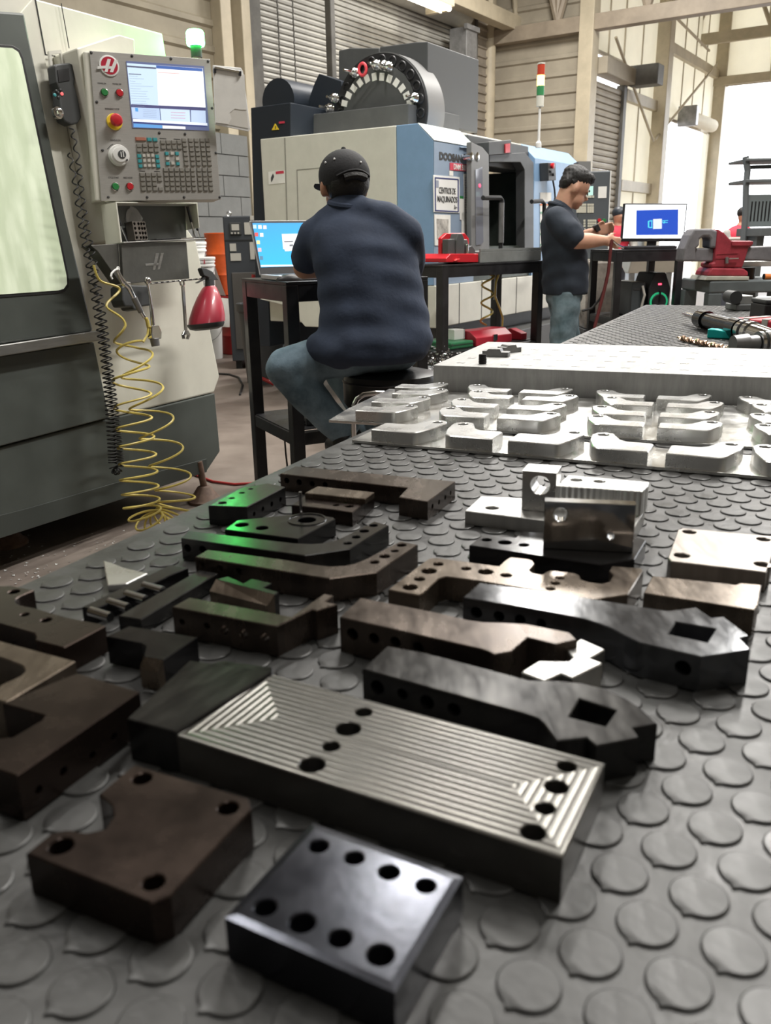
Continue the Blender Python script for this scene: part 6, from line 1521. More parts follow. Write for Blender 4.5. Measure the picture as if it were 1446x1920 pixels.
# things behind and on the vise bench
t = thing('dark_cylinder', 'short black cylinder on the vise bench beside the vise', 'cylinder', Vector((V3(735, 1265).x, DV + 0.1, zVb)), 0)
ob('drum', CY((0, 0, 0), (0, 0, V3(735, 1165).z - zVb), 0.045, seg=24), m_plastblk, t, smooth=True); ob('rim', CY((0, 0, V3(735, 1170).z - zVb), (0, 0, V3(735, 1162).z - zVb), 0.048, seg=24), m_plastgrey, t, smooth=True)
t = thing('grey_stock_bar', 'pale grey bar lying across the cylinder at right edge', 'metal bar', Vector((V3(690, 1160).x, DV + 0.14, V3(690, 1162).z)), 0)
ob('bar', B(0, 0.5, 0, 0.12, 0.001, V3(690, 1110).z - V3(690, 1162).z), mat('pale_grey_metal', (0.42, 0.43, 0.42), 0.4, 0.4), t, bevel=0.004); ob('tape', B(-0.06, -0.001, 0, 0.1, 0.001, 0.045), mat('salmon_tape', (0.62, 0.25, 0.2), 0.5), t)
t = thing('orange_tube', 'orange tube lying on the vise bench at right edge', 'tube', Vector((V3(800, 1240).x, DV - 0.05, zVb)), 0)
ob('pipe', CY((0, 0, 0.018), (0.4, 0.0, 0.018), 0.0175), mat('orange_rubber', (0.75, 0.22, 0.05), 0.45), t, smooth=True); ob('end_cap', CY((-0.004, 0, 0.018), (0, 0, 0.018), 0.0175), m_plastblk, t)
# rack
RD = 7.6
rk_ = thing('metal_rack', 'dark steel rack with perforated back panel at right edge', 'rack', Vector((at_depth(*zr2(668, 900), RD).x, RD, 0)), 0)
def R3(x, y): q = at_depth(*zr2(x, y), RD) - Vector(rk_.location); return (q.x, q.z)
m_rk = mat('slate_rack_paint', (0.11, 0.12, 0.125), 0.5)
ob('post', TU([(R3(668, 900)[0], 0, 0), (R3(662, 700)[0], 0, R3(662, 700)[1]), (R3(668, 420)[0], 0, R3(668, 420)[1]), (R3(682, 290)[0], 0, R3(682, 290)[1]), (R3(664, 160)[0], 0, R3(664, 160)[1])], 0.028, 8), m_rk, rk_)
for y0_, y1_ in ((180, 205), (368, 398)): ob('shelf', B(R3(655, y0_)[0], 1.6, -0.05, 0.35, R3(700, y1_)[1], R3(700, y0_)[1]), m_rk, rk_, bevel=0.005)
ob('cross_rod', CY((R3(700, 250)[0], 0.1, R3(700, 250)[1]), (1.6, 0.1, R3(700, 250)[1] + 0.02), 0.016), m_rk, rk_)
x0_, z0_ = R3(668, 795); x1_, z1_ = 1.6, R3(700, 505)[1]
hl = []
ob('back_panel', B(x0_, x1_, 0.0, 0.03, z0_, z1_), mat('slate_panel_paint', (0.16, 0.185, 0.19), 0.55), rk_)
pgm = bmesh.new()
nxx, nzz = 26, 17
for i in range(nxx):
    for j in range(nzz):
        xx = x0_ + 0.03 + i * 0.03; zz = z0_ + 0.05 + j * (z1_ - z0_ - 0.1) / nzz
        box(pgm, xx - 0.006, xx + 0.006, -0.002, 0.001, zz - 0.006, zz + 0.006)
ob('perforation', pgm, m_plastblk, rk_, kind='stuff')
ob('work_shelf', B(x0_, x1_, -0.3, 0.2, R3(668, 880)[1], z0_ - 0.01), m_rk, rk_, bevel=0.006)
for x in (x0_ + 0.02, 1.5): ob('leg', B(x, x + 0.06, -0.2, 0.1, 0, R3(668, 880)[1]), m_rk, rk_)
# loose tools on the far mat
def tool_axis(a, b): return (b - a)
def on_mat(x, y, z): return P(*zr2(x, y), ZC + z)
a, b = on_mat(100, 1598, 0.022), on_mat(800, 1730, 0.040)
th_ = thing('tool_holder', 'long dark milling tool holder with flanged taper lying on the mat', 'tool holder', Vector((a.x, a.y, ZC)), 0)
ax = (b - a); L = ax.length; d = ax.normalized(); o0 = Vector((0, 0, 0.030)); d.z = 0.0; d.normalize()
def lay(name, f0, f1, r0, r1, m, o_=o0, dd=None, LL=None, par=None):
    dd = dd or d; LL = LL or L
    return ob(name, CY(o_ + dd * LL * f0, o_ + dd * LL * f1, r0, r1, 20), m, par or th_, smooth=True)
lay('drill_tip', 0.0, 0.07, 0.005, 0.007, m_chrome); lay('drill_shank', 0.07, 0.22, 0.009, 0.010, m_chrome); lay('nose', 0.20, 0.27, 0.012, 0.026, m_grime); lay('collar', 0.27, 0.37, 0.028, 0.028, m_blk); lay('sleeve', 0.37, 0.70, 0.023, 0.024, m_blk)
lay('flange', 0.70, 0.80, 0.028, 0.0295, m_blk); lay('flange_ring', 0.82, 0.86, 0.0295, 0.0295, m_chrome); lay('flange_ring', 0.89, 0.93, 0.0295, 0.0295, m_chrome); lay('taper', 0.93, 1.25, 0.026, 0.018, m_chrome)
b2 = on_mat(545, 1880, 0.02); b3 = on_mat(900, 1830, 0.03)
t2 = thing('tool_holder', 'short bright milling tool holder at the lower right of the mat', 'tool holder', Vector((b2.x, b2.y, ZC)), 0)
d2 = (b3 - b2); d2.z = 0; L2 = d2.length; d2.normalize(); o2 = Vector((0, 0, 0.0285))
for nm, f0_, f1_, r0_, r1_, m in (('cutter', 0.0, 0.35, 0.020, 0.024, m_grime), ('collar', 0.35, 0.62, 0.018, 0.02, m_grime), ('flange_ring', 0.64, 0.72, 0.028, 0.028, m_chrome), ('flange_ring', 0.80, 0.88, 0.028, 0.028, m_chrome), ('taper', 0.88, 1.6, 0.026, 0.017, m_chrome)): lay(nm, f0_, f1_, r0_, r1_, m, o2, d2, L2, t2)
e0, e1 = on_mat(45, 1800, 0.004), on_mat(520, 1900, 0.006)
t3 = thing('twist_drill', 'large copper-coloured twist drill lying on the mat', 'drill bit', Vector((e0.x, e0.y, ZC)), 0)
d3 = (e1 - e0); d3.z = 0; L3 = d3.length; d3.normalize(); s3 = Vector((-d3.y, d3.x, 0))
m_cop = mat('copper_tinted_steel', (0.42, 0.28, 0.20), 0.25, 0.9, var=0.3, scale=30)
bm = bmesh.new()
rings = []
for i in range(60):
    f = i / 59; c = d3 * L3 * f + Vector((0, 0, 0.009)); a0 = f * 22
    rr = 0.0085 * min(1, f * 8 + 0.15); rings.append([bm.verts.new(c + s3 * (rr * (1.0 if k % 3 else 0.55) * math.cos(a0 + k * math.pi / 3)) + Vector((0, 0, rr * (1.0 if k % 3 else 0.55) * math.sin(a0 + k * math.pi / 3)))) for k in range(6)])
for A_, B_ in zip(rings, rings[1:]):
    for k in range(6): bm.faces.new((A_[k], A_[(k + 1) % 6], B_[(k + 1) % 6], B_[k]))
bm.faces.new(rings[0][::-1]); bm.faces.new(rings[-1])
ob('flute', bm, m_cop, t3); ob('shank', CY(d3 * L3 + Vector((0, 0, 0.009)), d3 * L3 * 1.3 + Vector((0, 0, 0.009)), 0.009), m_chrome, t3, smooth=True)
c1_ = on_mat(330, 1790, 0); c2_ = on_mat(560, 1800, 0)
t4 = thing('teal_clamp', 'teal plastic tool rest under the long tool holder', 'clamp', Vector((c1_.x, c1_.y, ZC)), math.atan2(c2_.y - c1_.y, c2_.x - c1_.x))
ob('body', PY([(0, 0.0005), (0.095, 0.0005), (0.10, 0.010), (0.05, 0.021), (0.02, 0.0255), (0.0, 0.026)], -0.02, 0.015), mat('teal_plastic', (0.0, 0.42, 0.40), 0.4), t4, bevel=0.003); ob('pin', CY((0.075, -0.024, 0.008), (0.075, 0.018, 0.008), 0.004), m_chrome, t4)
r1_, r2_ = on_mat(595, 1800, 0), on_mat(900, 1830, 0)
t5 = thing('red_tool_caddy', 'red plastic tool caddy behind the short tool holder', 'caddy', Vector((r1_.x, r1_.y + 0.11, ZC)), math.atan2(r2_.y - r1_.y, r2_.x - r1_.x))
ob('tray', PY([(0, 0.0005), (0.22, 0.0005), (0.22, 0.05), (0.03, 0.05), (0.0, 0.03)], 0.0, 0.10), mat('red_caddy_plastic', (0.55, 0.04, 0.06), 0.4), t5, bevel=0.006)
for x in (0.065, 0.125): ob('strap', B(x, x + 0.018, -0.003, 0.103, 0.0005, 0.053), m_keyw, t5, bevel=0.001)
# grey block, knob and pale block at the far right of the mat
k0 = on_mat(575, 1550, 0)
t6 = thing('grey_v_block', 'grey block with pale upper half and a dark round knob', 'block', Vector((k0.x, k0.y, ZC)), 0)
kx = on_mat(740, 1550, 0).x - k0.x
sc6 = kx / 165
ob('block', B(0, kx, 0, 0.11, 0.0005, sc6 * 60), mat('mid_grey_block', (0.22, 0.23, 0.235), 0.45, 0.3), t6, bevel=0.003); ob('upper_block', B(sc6 * 30, kx, 0.005, 0.10, sc6 * 61, sc6 * 142), mat('light_grey_block', (0.42, 0.43, 0.43), 0.4, 0.4), t6, bevel=0.003)
ob('knob', CY((-sc6 * 25, -0.015, sc6 * 130), (-sc6 * 25, 0.06, sc6 * 130), sc6 * 62, seg=28), m_plastgrey, t6, smooth=True); ob('knob_arm', B(-sc6 * 20, sc6 * 40, 0.0, 0.05, sc6 * 62, sc6 * 130), m_plastgrey, t6, bevel=0.003)
k1_ = on_mat(745, 1540, 0)
t7 = thing('cream_block', 'pale cream block lying at the right edge of the mat', 'block', Vector((k1_.x + 0.02, k1_.y + 0.02, ZC)), 0)
ob('block', PY([(0, 0.0005), (0.3, 0.0005), (0.3, sc6 * 110), (sc6 * 90, sc6 * 110), (sc6 * 30, sc6 * 75), (0, sc6 * 75)], 0, 0.1), m_ivory, t7, bevel=0.003)
k2_ = on_mat(825, 1660, 0)
t8 = thing('black_case', 'black plastic case cut off by the right picture edge', 'case', Vector((k2_.x, k2_.y, ZC)), 0)
ob('shell', B(0, 0.2, 0, 0.12, 0.0005, 0.06), m_plastblk, t8, bevel=0.005); ob('lid', B(0, 0.2, 0.0, 0.12, 0.0605, 0.075), m_plastgrey, t8, bevel=0.005)
# ------------------------------------------------------------------ people
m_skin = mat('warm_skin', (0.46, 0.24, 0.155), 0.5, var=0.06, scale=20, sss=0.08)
m_skin2 = mat('paler_warm_skin', (0.52, 0.29, 0.20), 0.5, var=0.06, scale=20, sss=0.08)  # paler skin tone for the standing man
m_shirt = mat('navy_work_shirt', (0.026, 0.038, 0.068), 0.85, var=0.15, scale=6, bump=0.25, bscale=70)
m_shirt2 = mat('dark_navy_work_shirt', (0.020, 0.027, 0.040), 0.85, var=0.15, scale=6, bump=0.2, bscale=60)
m_jean = mat('blue_denim', (0.095, 0.155, 0.20), 0.8, var=0.3, scale=7, bump=0.2, bscale=150, col2=(0.20, 0.28, 0.34))
m_jean2 = mat('pale_blue_denim', (0.10, 0.16, 0.19), 0.8, var=0.3, scale=7, bump=0.2, bscale=150, col2=(0.20, 0.27, 0.31))
m_hair = mat('black_hair', (0.012, 0.011, 0.011), 0.55, bump=0.6, bscale=160)
m_cap = mat('black_cotton_cap', (0.014, 0.014, 0.016), 0.8, bump=0.25, bscale=120)
m_shoe = mat('black_leather_shoe', (0.015, 0.015, 0.015), 0.45)
m_thread = mat('white_thread', (0.75, 0.75, 0.75), 0.7)
def J(x, y, d): return at_depth(x, y, d)
class Per:
    def __init__(s, label, foot):
        s.o = Vector((foot.x, foot.y, 0)); s.t = thing('person', label, 'person', s.o, 0)
    def L(s, p): return Vector(p) - s.o
    def blob(s, name, shapes, m, voxel, smooth, disp=None, par=None):
        out = []
        for q in shapes:
            if q[0] == 'c': out.append(('c', s.L(q[1]), s.L(q[2]), q[3], q[4]))
            elif q[0] == 'e': out.append(('e', s.L(q[1]), *q[2:]))
            elif q[0] == 'l': out.append(('l', [(s.L(r[0]), *r[1:]) for r in q[1]], q[2]))
        return blob(name, out, m, par or s.t, voxel, smooth, 0, disp)
def chain(pts, rs): return [('c', pts[i], pts[i + 1], rs[i], rs[i + 1]) for i in range(len(pts) - 1)]
def fingers(wrist, d, side, up, s=1.0, curl=0.5):
    """palm and five unequal bent fingers; d = pointing direction, side = towards the thumb, up = back of the hand"""
    d = Vector(d).normalized(); side = Vector(side); side = (side - d * side.dot(d)).normalized(); up = side.cross(d).normalized() * (1 if Vector(up).dot(side.cross(d)) > 0 else -1)
    k = 0.01 * s; sh = []
    palm = Vector(wrist) + d * 5 * k
    for i in (-1.5, -0.5, 0.5, 1.5): sh.append(('c', Vector(wrist) + side * i * 0.9 * k, Vector(wrist) + d * 8.6 * k + side * i * 1.9 * k, 1.35 * k, 1.15 * k))
    for i, ln in ((1.5, 7.0), (0.5, 7.9), (-0.5, 7.2), (-1.5, 5.6)):
        b = Vector(wrist) + d * 8.8 * k + side * i * 2.0 * k
        m1 = b + (d * math.cos(curl * 0.6) - up * math.sin(curl * 0.6)) * ln * 0.45 * k
        m2 = m1 + (d * math.cos(curl * 1.5) - up * math.sin(curl * 1.5)) * ln * 0.32 * k
        m3 = m2 + (d * math.cos(curl * 2.1) - up * math.sin(curl * 2.1)) * ln * 0.23 * k
        sh += chain([b, m1, m2, m3], [0.95 * k, 0.88 * k, 0.8 * k, 0.68 * k])
    t0 = Vector(wrist) + d * 2.5 * k + side * 2.6 * k; t1 = t0 + (d * 0.65 + side * 0.7 - up * 0.3).normalized() * 3.4 * k; t2 = t1 + (d * 0.9 + side * 0.2 - up * 0.35).normalized() * 2.8 * k
    sh += chain([Vector(wrist) + d * 2 * k + side * 1.2 * k, t0, t1, t2], [1.4 * k, 1.2 * k, 1.0 * k, 0.8 * k])
    return sh

# --- seated man, seen from behind
D0 = 3.20
pel = J(706, 655, D0)
sm = Per('seated man in navy work shirt, jeans and black cap, seen from behind', J(700, 1000, D0))
zseat = J(720, 682, D0).z
fwd = Vector((-0.42, 0.90, 0)).normalized(); sid = Vector((0.90, 0.42, 0)).normalized()
head = J(646, 341, 3.24)
nk = J(652, 385, 3.20)
shL, shR = J(598, 437, 3.20), J(760, 432, 3.19)
elL = J(570, 514, 3.24); elL.z = max(elL.z, ZS + 0.052)
wrL = elL + Vector((0.16, 0.20, -0.012)); wrL.z = ZS + 0.045
elR = shR + Vector((0.01, 0.19, -0.19)); wrR = elR + Vector((-0.20, 0.17, -0.03)); wrR.z = ZS + 0.05
kneeL, ankL = J(533, 692, 3.06), J(640, 806, 3.12)
kneeR, ankR = J(640, 700, 3.52), J(700, 800, 3.36)
body = []
body += [('e', head + Vector((0, 0, 0.004)), (0.070, 0.088, 0.088)), ('e', head + fwd * 0.035 + Vector((0, 0, -0.055)), (0.055, 0.062, 0.055)), ('c', head + Vector((0, 0, -0.06)), nk + Vector((0, 0, -0.04)), 0.052, 0.058)]
body += [('e', head + fwd * 0.105 + Vector((0, 0, -0.02)), (0.014, 0.018, 0.022))]
for sg_ in (-1, 1):
    body += [('e', head + sid * 0.078 * sg_ + fwd * 0.005 + Vector((0, 0, -0.022)), (0.014, 0.022, 0.034)), ('e', head + sid * 0.03 * sg_ + fwd * 0.085 + Vector((0, 0, 0.01)), (0.012, 0.008, 0.008))]
body += [('e', head + fwd * 0.088 + Vector((0, 0, -0.062)), (0.026, 0.012, 0.012))]
spine = [nk + Vector((0, 0, -0.05)), J(682, 470, 3.16), J(700, 560, 3.13), pel]
body += chain(spine, [0.055, 0.075, 0.085, 0.09])
body += chain([nk + Vector((0, 0, -0.08)), shL], [0.045, 0.036]) + chain([nk + Vector((0, 0, -0.08)), shR], [0.045, 0.036])
body += chain([shL, elL, wrL], [0.036, 0.040, 0.029]) + chain([shR, elR, wrR], [0.036, 0.036, 0.029])
body += chain([pel + sid * -0.08, kneeL, ankL], [0.055, 0.045, 0.034]) + chain([pel + sid * 0.08, kneeR, ankR], [0.055, 0.045, 0.034])
body += fingers(wrL, (wrL - elL), sid, (0, 0, 1), 0.95, 0.45) + fingers(wrR, Vector((-0.4, 0.9, -0.05)), -sid, (0, 0, 1), 0.95, 0.45)
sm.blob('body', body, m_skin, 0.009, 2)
# shirt
def folds(seed, amp, cx):
    def f(co):
        a = math.sin(co.z * 38 + co.x * 22 + seed) * math.sin(co.z * 17 - co.x * 31 + co.y * 20 + seed * 2)
        b = math.sin(co.z * 70 + co.x * 12 + co.y * 30 + seed * 3) * 0.4
        k = amp * (a + b)
        c = Vector((cx.x, cx.y, co.z)); n = (Vector((co.x, co.y, co.z)) - c)
        if n.length > 1e-4: n.normalize()
        return co + n * k
    return f
sh = []
def loft(keys, n, ang):
    # keys: (px, py, depth, rx, ry); smooth rings in between
    out = []
    for i in range(n):
        f = i / (n - 1) * (len(keys) - 1); k = min(int(f), len(keys) - 2); t = f - k; t = t * t * (3 - 2 * t) * 0.5 + t * 0.5
        q = [keys[k][j] * (1 - t) + keys[k + 1][j] * t for j in range(5)]
        out.append((J(q[0], q[1], q[2]), q[3], q[4], (math.cos(ang), math.sin(ang), 0)))
    return out
sh.append(('l', loft([(656, 392, 3.20, 0.060, 0.055), (662, 408, 3.195, 0.115, 0.085), (672, 430, 3.185, 0.168, 0.112), (680, 462, 3.17, 0.190, 0.132), (690, 510, 3.15, 0.188, 0.140), (698, 560, 3.13, 0.190, 0.145), (703, 605, 3.115, 0.200, 0.155), (703, 640, 3.10, 0.210, 0.168), (700, 664, 3.09, 0.205, 0.165), (699, 677, 3.09, 0.185, 0.145)], 30, 0.2), (0, 0, 1)))
sh += chain([J(655, 400, 3.19), J(612, 425, 3.20), J(592, 445, 3.21)], [0.062, 0.062, 0.062]) + chain([J(655, 400, 3.19), J(725, 412, 3.18), J(764, 440, 3.18)], [0.062, 0.062, 0.062])
sh += chain([J(592, 442, 3.21), J(580, 468, 3.22), J(574, 486, 3.23)], [0.064, 0.061, 0.058]) + chain([J(764, 440, 3.18), J(770, 490, 3.27), elR + Vector((0, 0, 0.01))], [0.062, 0.056, 0.054])
sh += [('e', J(782, 636, 3.12), (0.055, 0.09, 0.06)), ('c', J(600, 650, 3.06), J(640, 662, 3.0), 0.055, 0.06), ('c', J(650, 392, 3.205), J(655, 383, 3.205), 0.064, 0.060)]
sm.blob('shirt', sh, m_shirt, 0.012, 7, folds(1.3, 0.0040, sm.L(J(695, 560, 3.13))))
# collar band
cpt = [sm.L(nk + Vector((0, 0, 0.004)) + sid * 0.062 * math.cos(a) + fwd * 0.058 * math.sin(a) + Vector((0, 0, 0.012 * math.sin(a)))) for a in [2 * math.pi * i / 24 for i in range(24)]]
ob('collar', TU(cpt, 0.012, 8, True), m_shirt, sm.t, smooth=True)
# jeans
jn = [('e', pel + Vector((0, 0, -0.01)), (0.175, 0.145, 0.075), (0, 0, 0.2))]
jn += chain([pel + sid * -0.09 + Vector((0, 0, -0.005)), pel.lerp(kneeL, 0.6) + Vector((0, 0, 0.012)), kneeL + Vector((0, 0, 0.004))], [0.088, 0.080, 0.070]) + chain([kneeL, kneeL.lerp(ankL, 0.45) + Vector((-0.005, 0, 0.0)), ankL], [0.068, 0.068, 0.056])
jn += chain([pel + sid * 0.09, kneeR], [0.088, 0.070]) + chain([kneeR, ankR], [0.068, 0.054])
sm.blob('jeans', jn, m_jean, 0.012, 4, folds(4.1, 0.0035, sm.L(pel)))
def seam(pts, name='stitching', r=0.0022, m=m_thread, par=None): return ob(name, TU([sm.L(p) for p in pts], r, 5), m, par or sm.t)
for an in (ankL,):
    nrm = (ankL - kneeL).normalized(); a_ = nrm.cross(Vector((0, 1, 0))).normalized(); b_ = nrm.cross(a_).normalized()
    ob('cuff', TU([sm.L(ankL + nrm * 0.028 + a_ * 0.058 * math.cos(t_) + b_ * 0.058 * math.sin(t_)) for t_ in [2 * math.pi * i / 24 for i in range(24)]], 0.006, 6, True), mat('frayed_denim', (0.20, 0.27, 0.31), 0.9), sm.t, smooth=True)
# shoes
for a_, nm in ((ankL, 0), (ankR, 1)):
    h_ = a_ + Vector((0.01, -0.01, -0.075))
    sm.blob('shoe', [('c', h_, h_ + fwd * 0.17 + Vector((0.02, 0, -0.015)), 0.042, 0.035), ('c', h_ + Vector((0, 0, 0.04)), h_, 0.045, 0.044)], m_shoe, 0.010, 3)
# hair and cap
sm.blob('hair', [('e', head + Vector((0, 0, -0.005)) - fwd * 0.022, (0.081, 0.080, 0.072)), ('e', head + Vector((0, 0, -0.050)) - fwd * 0.030, (0.060, 0.050, 0.035))], m_hair, 0.007, 2)
cap_c = head + Vector((0, 0, 0.020))
bm = bmesh.new(); bmesh.ops.create_uvsphere(bm, u_segments=36, v_segments=20, radius=1.0)
bmesh.ops.delete(bm, geom=[v for v in bm.verts if v.co.z < -0.34], context='VERTS')
for v in bm.verts:
    z = v.co.z; k = 1.0 if z < 0.5 else 1.0
    p = sid * v.co.x * 0.090 + fwd * v.co.y * 0.100 + Vector((0, 0, z * 0.088 if z > 0 else z * 0.11)); v.co = sm.L(cap_c + p)
bmesh.ops.solidify(bm, geom=bm.faces[:], thickness=0.003)
cap = ob('cap', bm, m_cap, sm.t, smooth=True, angle=50)
br = [cap_c + fwd * (0.085 + 0.075 * math.sin(a)) + sid * 0.080 * math.cos(a) + Vector((0, 0, -0.022 - 0.022 * math.sin(a))) for a in [math.pi * i / 14 for i in range(15)]]
bm = bmesh.new(); vs = [bm.verts.new(sm.L(p)) for p in br]; bm.faces.new(vs); bmesh.ops.solidify(bm, geom=bm.faces[:], thickness=0.004); ob('brim', bm, m_cap, cap)
for px, py in ((612, 297), (634, 299), (673, 302)):
    r_ = ray(px, py); c_ = Vector((0, 0, CAMZ)); 
    q = cap_c + Vector((((px - 646) * 0.00200), -0.06, (318 - py) * 0.0021))
    dirn = (q - cap_c); dirn = Vector((dirn.dot(sid) / 0.090, dirn.dot(fwd) / 0.100, dirn.z / 0.088)).normalized(); q = cap_c + sid * dirn.x * 0.0915 + fwd * dirn.y * 0.1015 + Vector((0, 0, dirn.z * 0.0895))
    bm = bmesh.new(); bmesh.ops.create_icosphere(bm, subdivisions=1, radius=0.0042, matrix=Matrix.Translation(sm.L(q))); ob('eyelet', bm, m_thread, cap)
ob('button', LA([(0.009, 0), (0.006, 0.006), (0.001, 0.007)], 12, tuple(sm.L(cap_c + Vector((0, 0, 0.088))))), m_cap, cap, smooth=True)
bs = []
for i in range(11):
    a = -math.pi / 2 + (i - 5) * 0.14; bs.append(sm.L(cap_c + sid * 0.0935 * math.cos(a) + fwd * 0.1035 * math.sin(a) + Vector((0, 0, -0.008 + 0.02 * math.cos((i - 5) * 0.3)))))
ob('strap_arch', TU(bs, 0.005, 6), m_cap, cap); ob('strap_gap', TU([p + Vector((0, -0.001, -0.018)) for p in bs[2:9]], 0.014, 8), m_hair, cap, smooth=True)

# stool
sc0 = J(732, 690, D0 + 0.02); zst = pel.z - 0.085
stl = thing('shop_stool', 'round black padded stool under the seated man', 'stool', Vector((sc0.x, sc0.y, 0)), 0)
m_vin = mat('black_vinyl', (0.020, 0.020, 0.021), 0.38, var=0.2, scale=12, rvar=0.08)
ob('seat_cushion', LA([(0.10, zst - 0.135), (0.165, zst - 0.13), (0.178, zst - 0.11), (0.180, zst - 0.035), (0.172, zst - 0.008), (0.14, zst), (0.05, zst + 0.002)], 48), m_vin, stl, smooth=True, angle=50)
ob('piping', TU([(0.179 * math.cos(2 * math.pi * i / 48), 0.179 * math.sin(2 * math.pi * i / 48), zst - 0.03) for i in range(48)], 0.004, 6, True), m_vin, stl, smooth=True)
ob('side_seam', TU([(0.02, -0.181, zst - 0.035), (0.02, -0.181, zst - 0.11)], 0.002, 5), m_vin, stl)
ob('under_plate', CY((0, 0, zst - 0.16), (0, 0, zst - 0.135), 0.10, seg=24), m_black, stl, smooth=True)
ob('post', CY((0, 0, 0.08), (0, 0, zst - 0.16), 0.028), m_chrome, stl, smooth=True)
ob('foot_ring', TU([(0.21 * math.cos(2 * math.pi * i / 40), 0.21 * math.sin(2 * math.pi * i / 40), 0.33) for i in range(40)], 0.012, 8, True), m_chrome, stl, smooth=True)
for i in range(5):
    a = 2 * math.pi * i / 5 + 0.3; l_ = ob('base_leg', TU([(0, 0, 0.11), (0.15 * math.cos(a), 0.15 * math.sin(a), 0.085), (0.29 * math.cos(a), 0.29 * math.sin(a), 0.06)], 0.02, 8, radii=[0.03, 0.024, 0.016]), m_black, stl, smooth=True)
    ob('caster', CY((0.29 * math.cos(a) - 0.012 * math.sin(a), 0.29 * math.sin(a) + 0.012 * math.cos(a), 0.0285), (0.29 * math.cos(a) + 0.012 * math.sin(a), 0.29 * math.sin(a) - 0.012 * math.cos(a), 0.0285), 0.0285), m_plastblk, l_, smooth=True)
    ob('ring_spoke', CY((0.03 * math.cos(a), 0.03 * math.sin(a), 0.33), (0.21 * math.cos(a), 0.21 * math.sin(a), 0.33), 0.008, seg=8), m_chrome, stl)
ob('tilt_lever', TU([(-0.05, 0.0, zst - 0.15), (-0.16, -0.02, zst - 0.16), (-0.20, -0.04, zst - 0.21), (-0.19, -0.05, zst - 0.27), (-0.14, -0.05, zst - 0.29)], 0.012, 8), m_plastblk, stl, smooth=True)
# bent steel rod standing by the bench edge
ra = J(664, 830, 2.3)
rod = thing('bent_rod', 'thin bent steel rod rising beside the aluminium sheets', 'rod', Vector((ra.x, ra.y, 0)), 0)
ob('rod', TU([(0, 0, 0.0)] + [tuple(J(x, y, 2.3) - Vector((ra.x, ra.y, 0))) for x, y in ((664, 830), (662, 772), (664, 760), (670, 748), (682, 740), (706, 737), (735, 739))], 0.007, 8), m_chrome, rod, smooth=True)
# bag of metal chips hung beside the stool
cb = J(808, 668, 4.1)
bg_ = thing('chip_bag', 'clear plastic bag of bright metal chips beside the stool', 'plastic bag', Vector((cb.x + 0.05, cb.y, 0)), 0)
ob('crate', B(-0.16, 0.2, -0.1, 0.25, 0, cb.z - 0.08), m_dkgrey, bg_, bevel=0.006)
bm = bmesh.new(); rnd = random.Random(3)
for i in range(260):
    c = Vector((rnd.gauss(0, 0.05), rnd.gauss(0.05, 0.05), cb.z - 0.078 + abs(rnd.gauss(0, 0.05)))); a = rnd.random() * 6; 
    v = [bm.verts.new(c + Vector((rnd.uniform(-1, 1), rnd.uniform(-1, 1), rnd.uniform(-1, 1) if k else 0)) * 0.011) for k in range(3)]; bm.faces.new(v)
for v in bm.verts: v.co.z = max(v.co.z, cb.z - 0.0795)
ob('metal_chips', bm, m_chrome, bg_, kind='stuff')

# --- standing man at the console, side view facing right
D1 = 5.75
px_ = D1 / FPX
sp2 = Per('standing man in dark navy shirt and pale jeans holding a hose', J(1058, 790, D1))
H = lambda x, y, dy=0.0: J(x, y, D1 + dy)
hd = H(1079, 350); nk2 = H(1056, 388)
fw = Vector((1, 0.12, 0)).normalized(); sd2 = Vector((-0.12, 1, 0)).normalized()
FD = (fw * 0.88 - Vector((0, 0, 0.47))).normalized(); UD = (fw * 0.47 + Vector((0, 0, 0.88))).normalized()
bd = [('e', hd + UD * 0.018 - FD * 0.008, (0.094, 0.074, 0.096), (0, 0.49, 0)), ('e', hd + FD * 0.036 - UD * 0.062, (0.056, 0.054, 0.056), (0, 0.49, 0)), ('c', hd - FD * 0.03 - UD * 0.045, nk2 + Vector((-0.02, 0, -0.05)), 0.056, 0.062)]
bd += [('e', hd + FD * 0.098 - UD * 0.032, (0.020, 0.013, 0.017), (0, 0.49, 0)), ('e', hd + FD * 0.084 - UD * 0.074, (0.013, 0.022, 0.009), (0, 0.49, 0)), ('e', hd + FD * 0.066 - UD * 0.104, (0.021, 0.024, 0.016), (0, 0.49, 0)), ('e', hd + FD * 0.086 + UD * 0.004, (0.010, 0.045, 0.010), (0, 0.49, 0))]
for sg_ in (-1, 1): bd += [('e', hd - FD * 0.012 - UD * 0.022 + sd2 * 0.073 * sg_, (0.018, 0.011, 0.032), (0, 0.35, 0))]
shN, shF = H(1046, 410, -0.17), H(1052, 410, 0.17)
elN, wrN = H(1082, 452, -0.21), H(1132, 451, -0.10)
elF, wrF = H(1085, 447, 0.20), H(1113, 436, 0.12)
hip = H(1058, 545)
bd += chain([nk2 + Vector((-0.02, 0, -0.06)), H(1055, 440), H(1058, 500), hip], [0.055, 0.085, 0.09, 0.09])
bd += chain([nk2 + Vector((0, 0, -0.1)), shN], [0.045, 0.04]) + chain([nk2 + Vector((0, 0, -0.1)), shF], [0.045, 0.04])
bd += chain([shN, elN, elN.lerp(wrN, 0.4), wrN], [0.042, 0.050, 0.050, 0.032]) + chain([shF, elF, wrF], [0.042, 0.045, 0.032])
kn, an = H(1052, 668, -0.09), H(1048, 775, -0.10); kf, af = H(1070, 668, 0.10), H(1075, 772, 0.10)
bd += chain([hip + Vector((0, -0.09, 0)), kn, an], [0.06, 0.045, 0.04]) + chain([hip + Vector((0, 0.09, 0)), kf, af], [0.06, 0.045, 0.04])
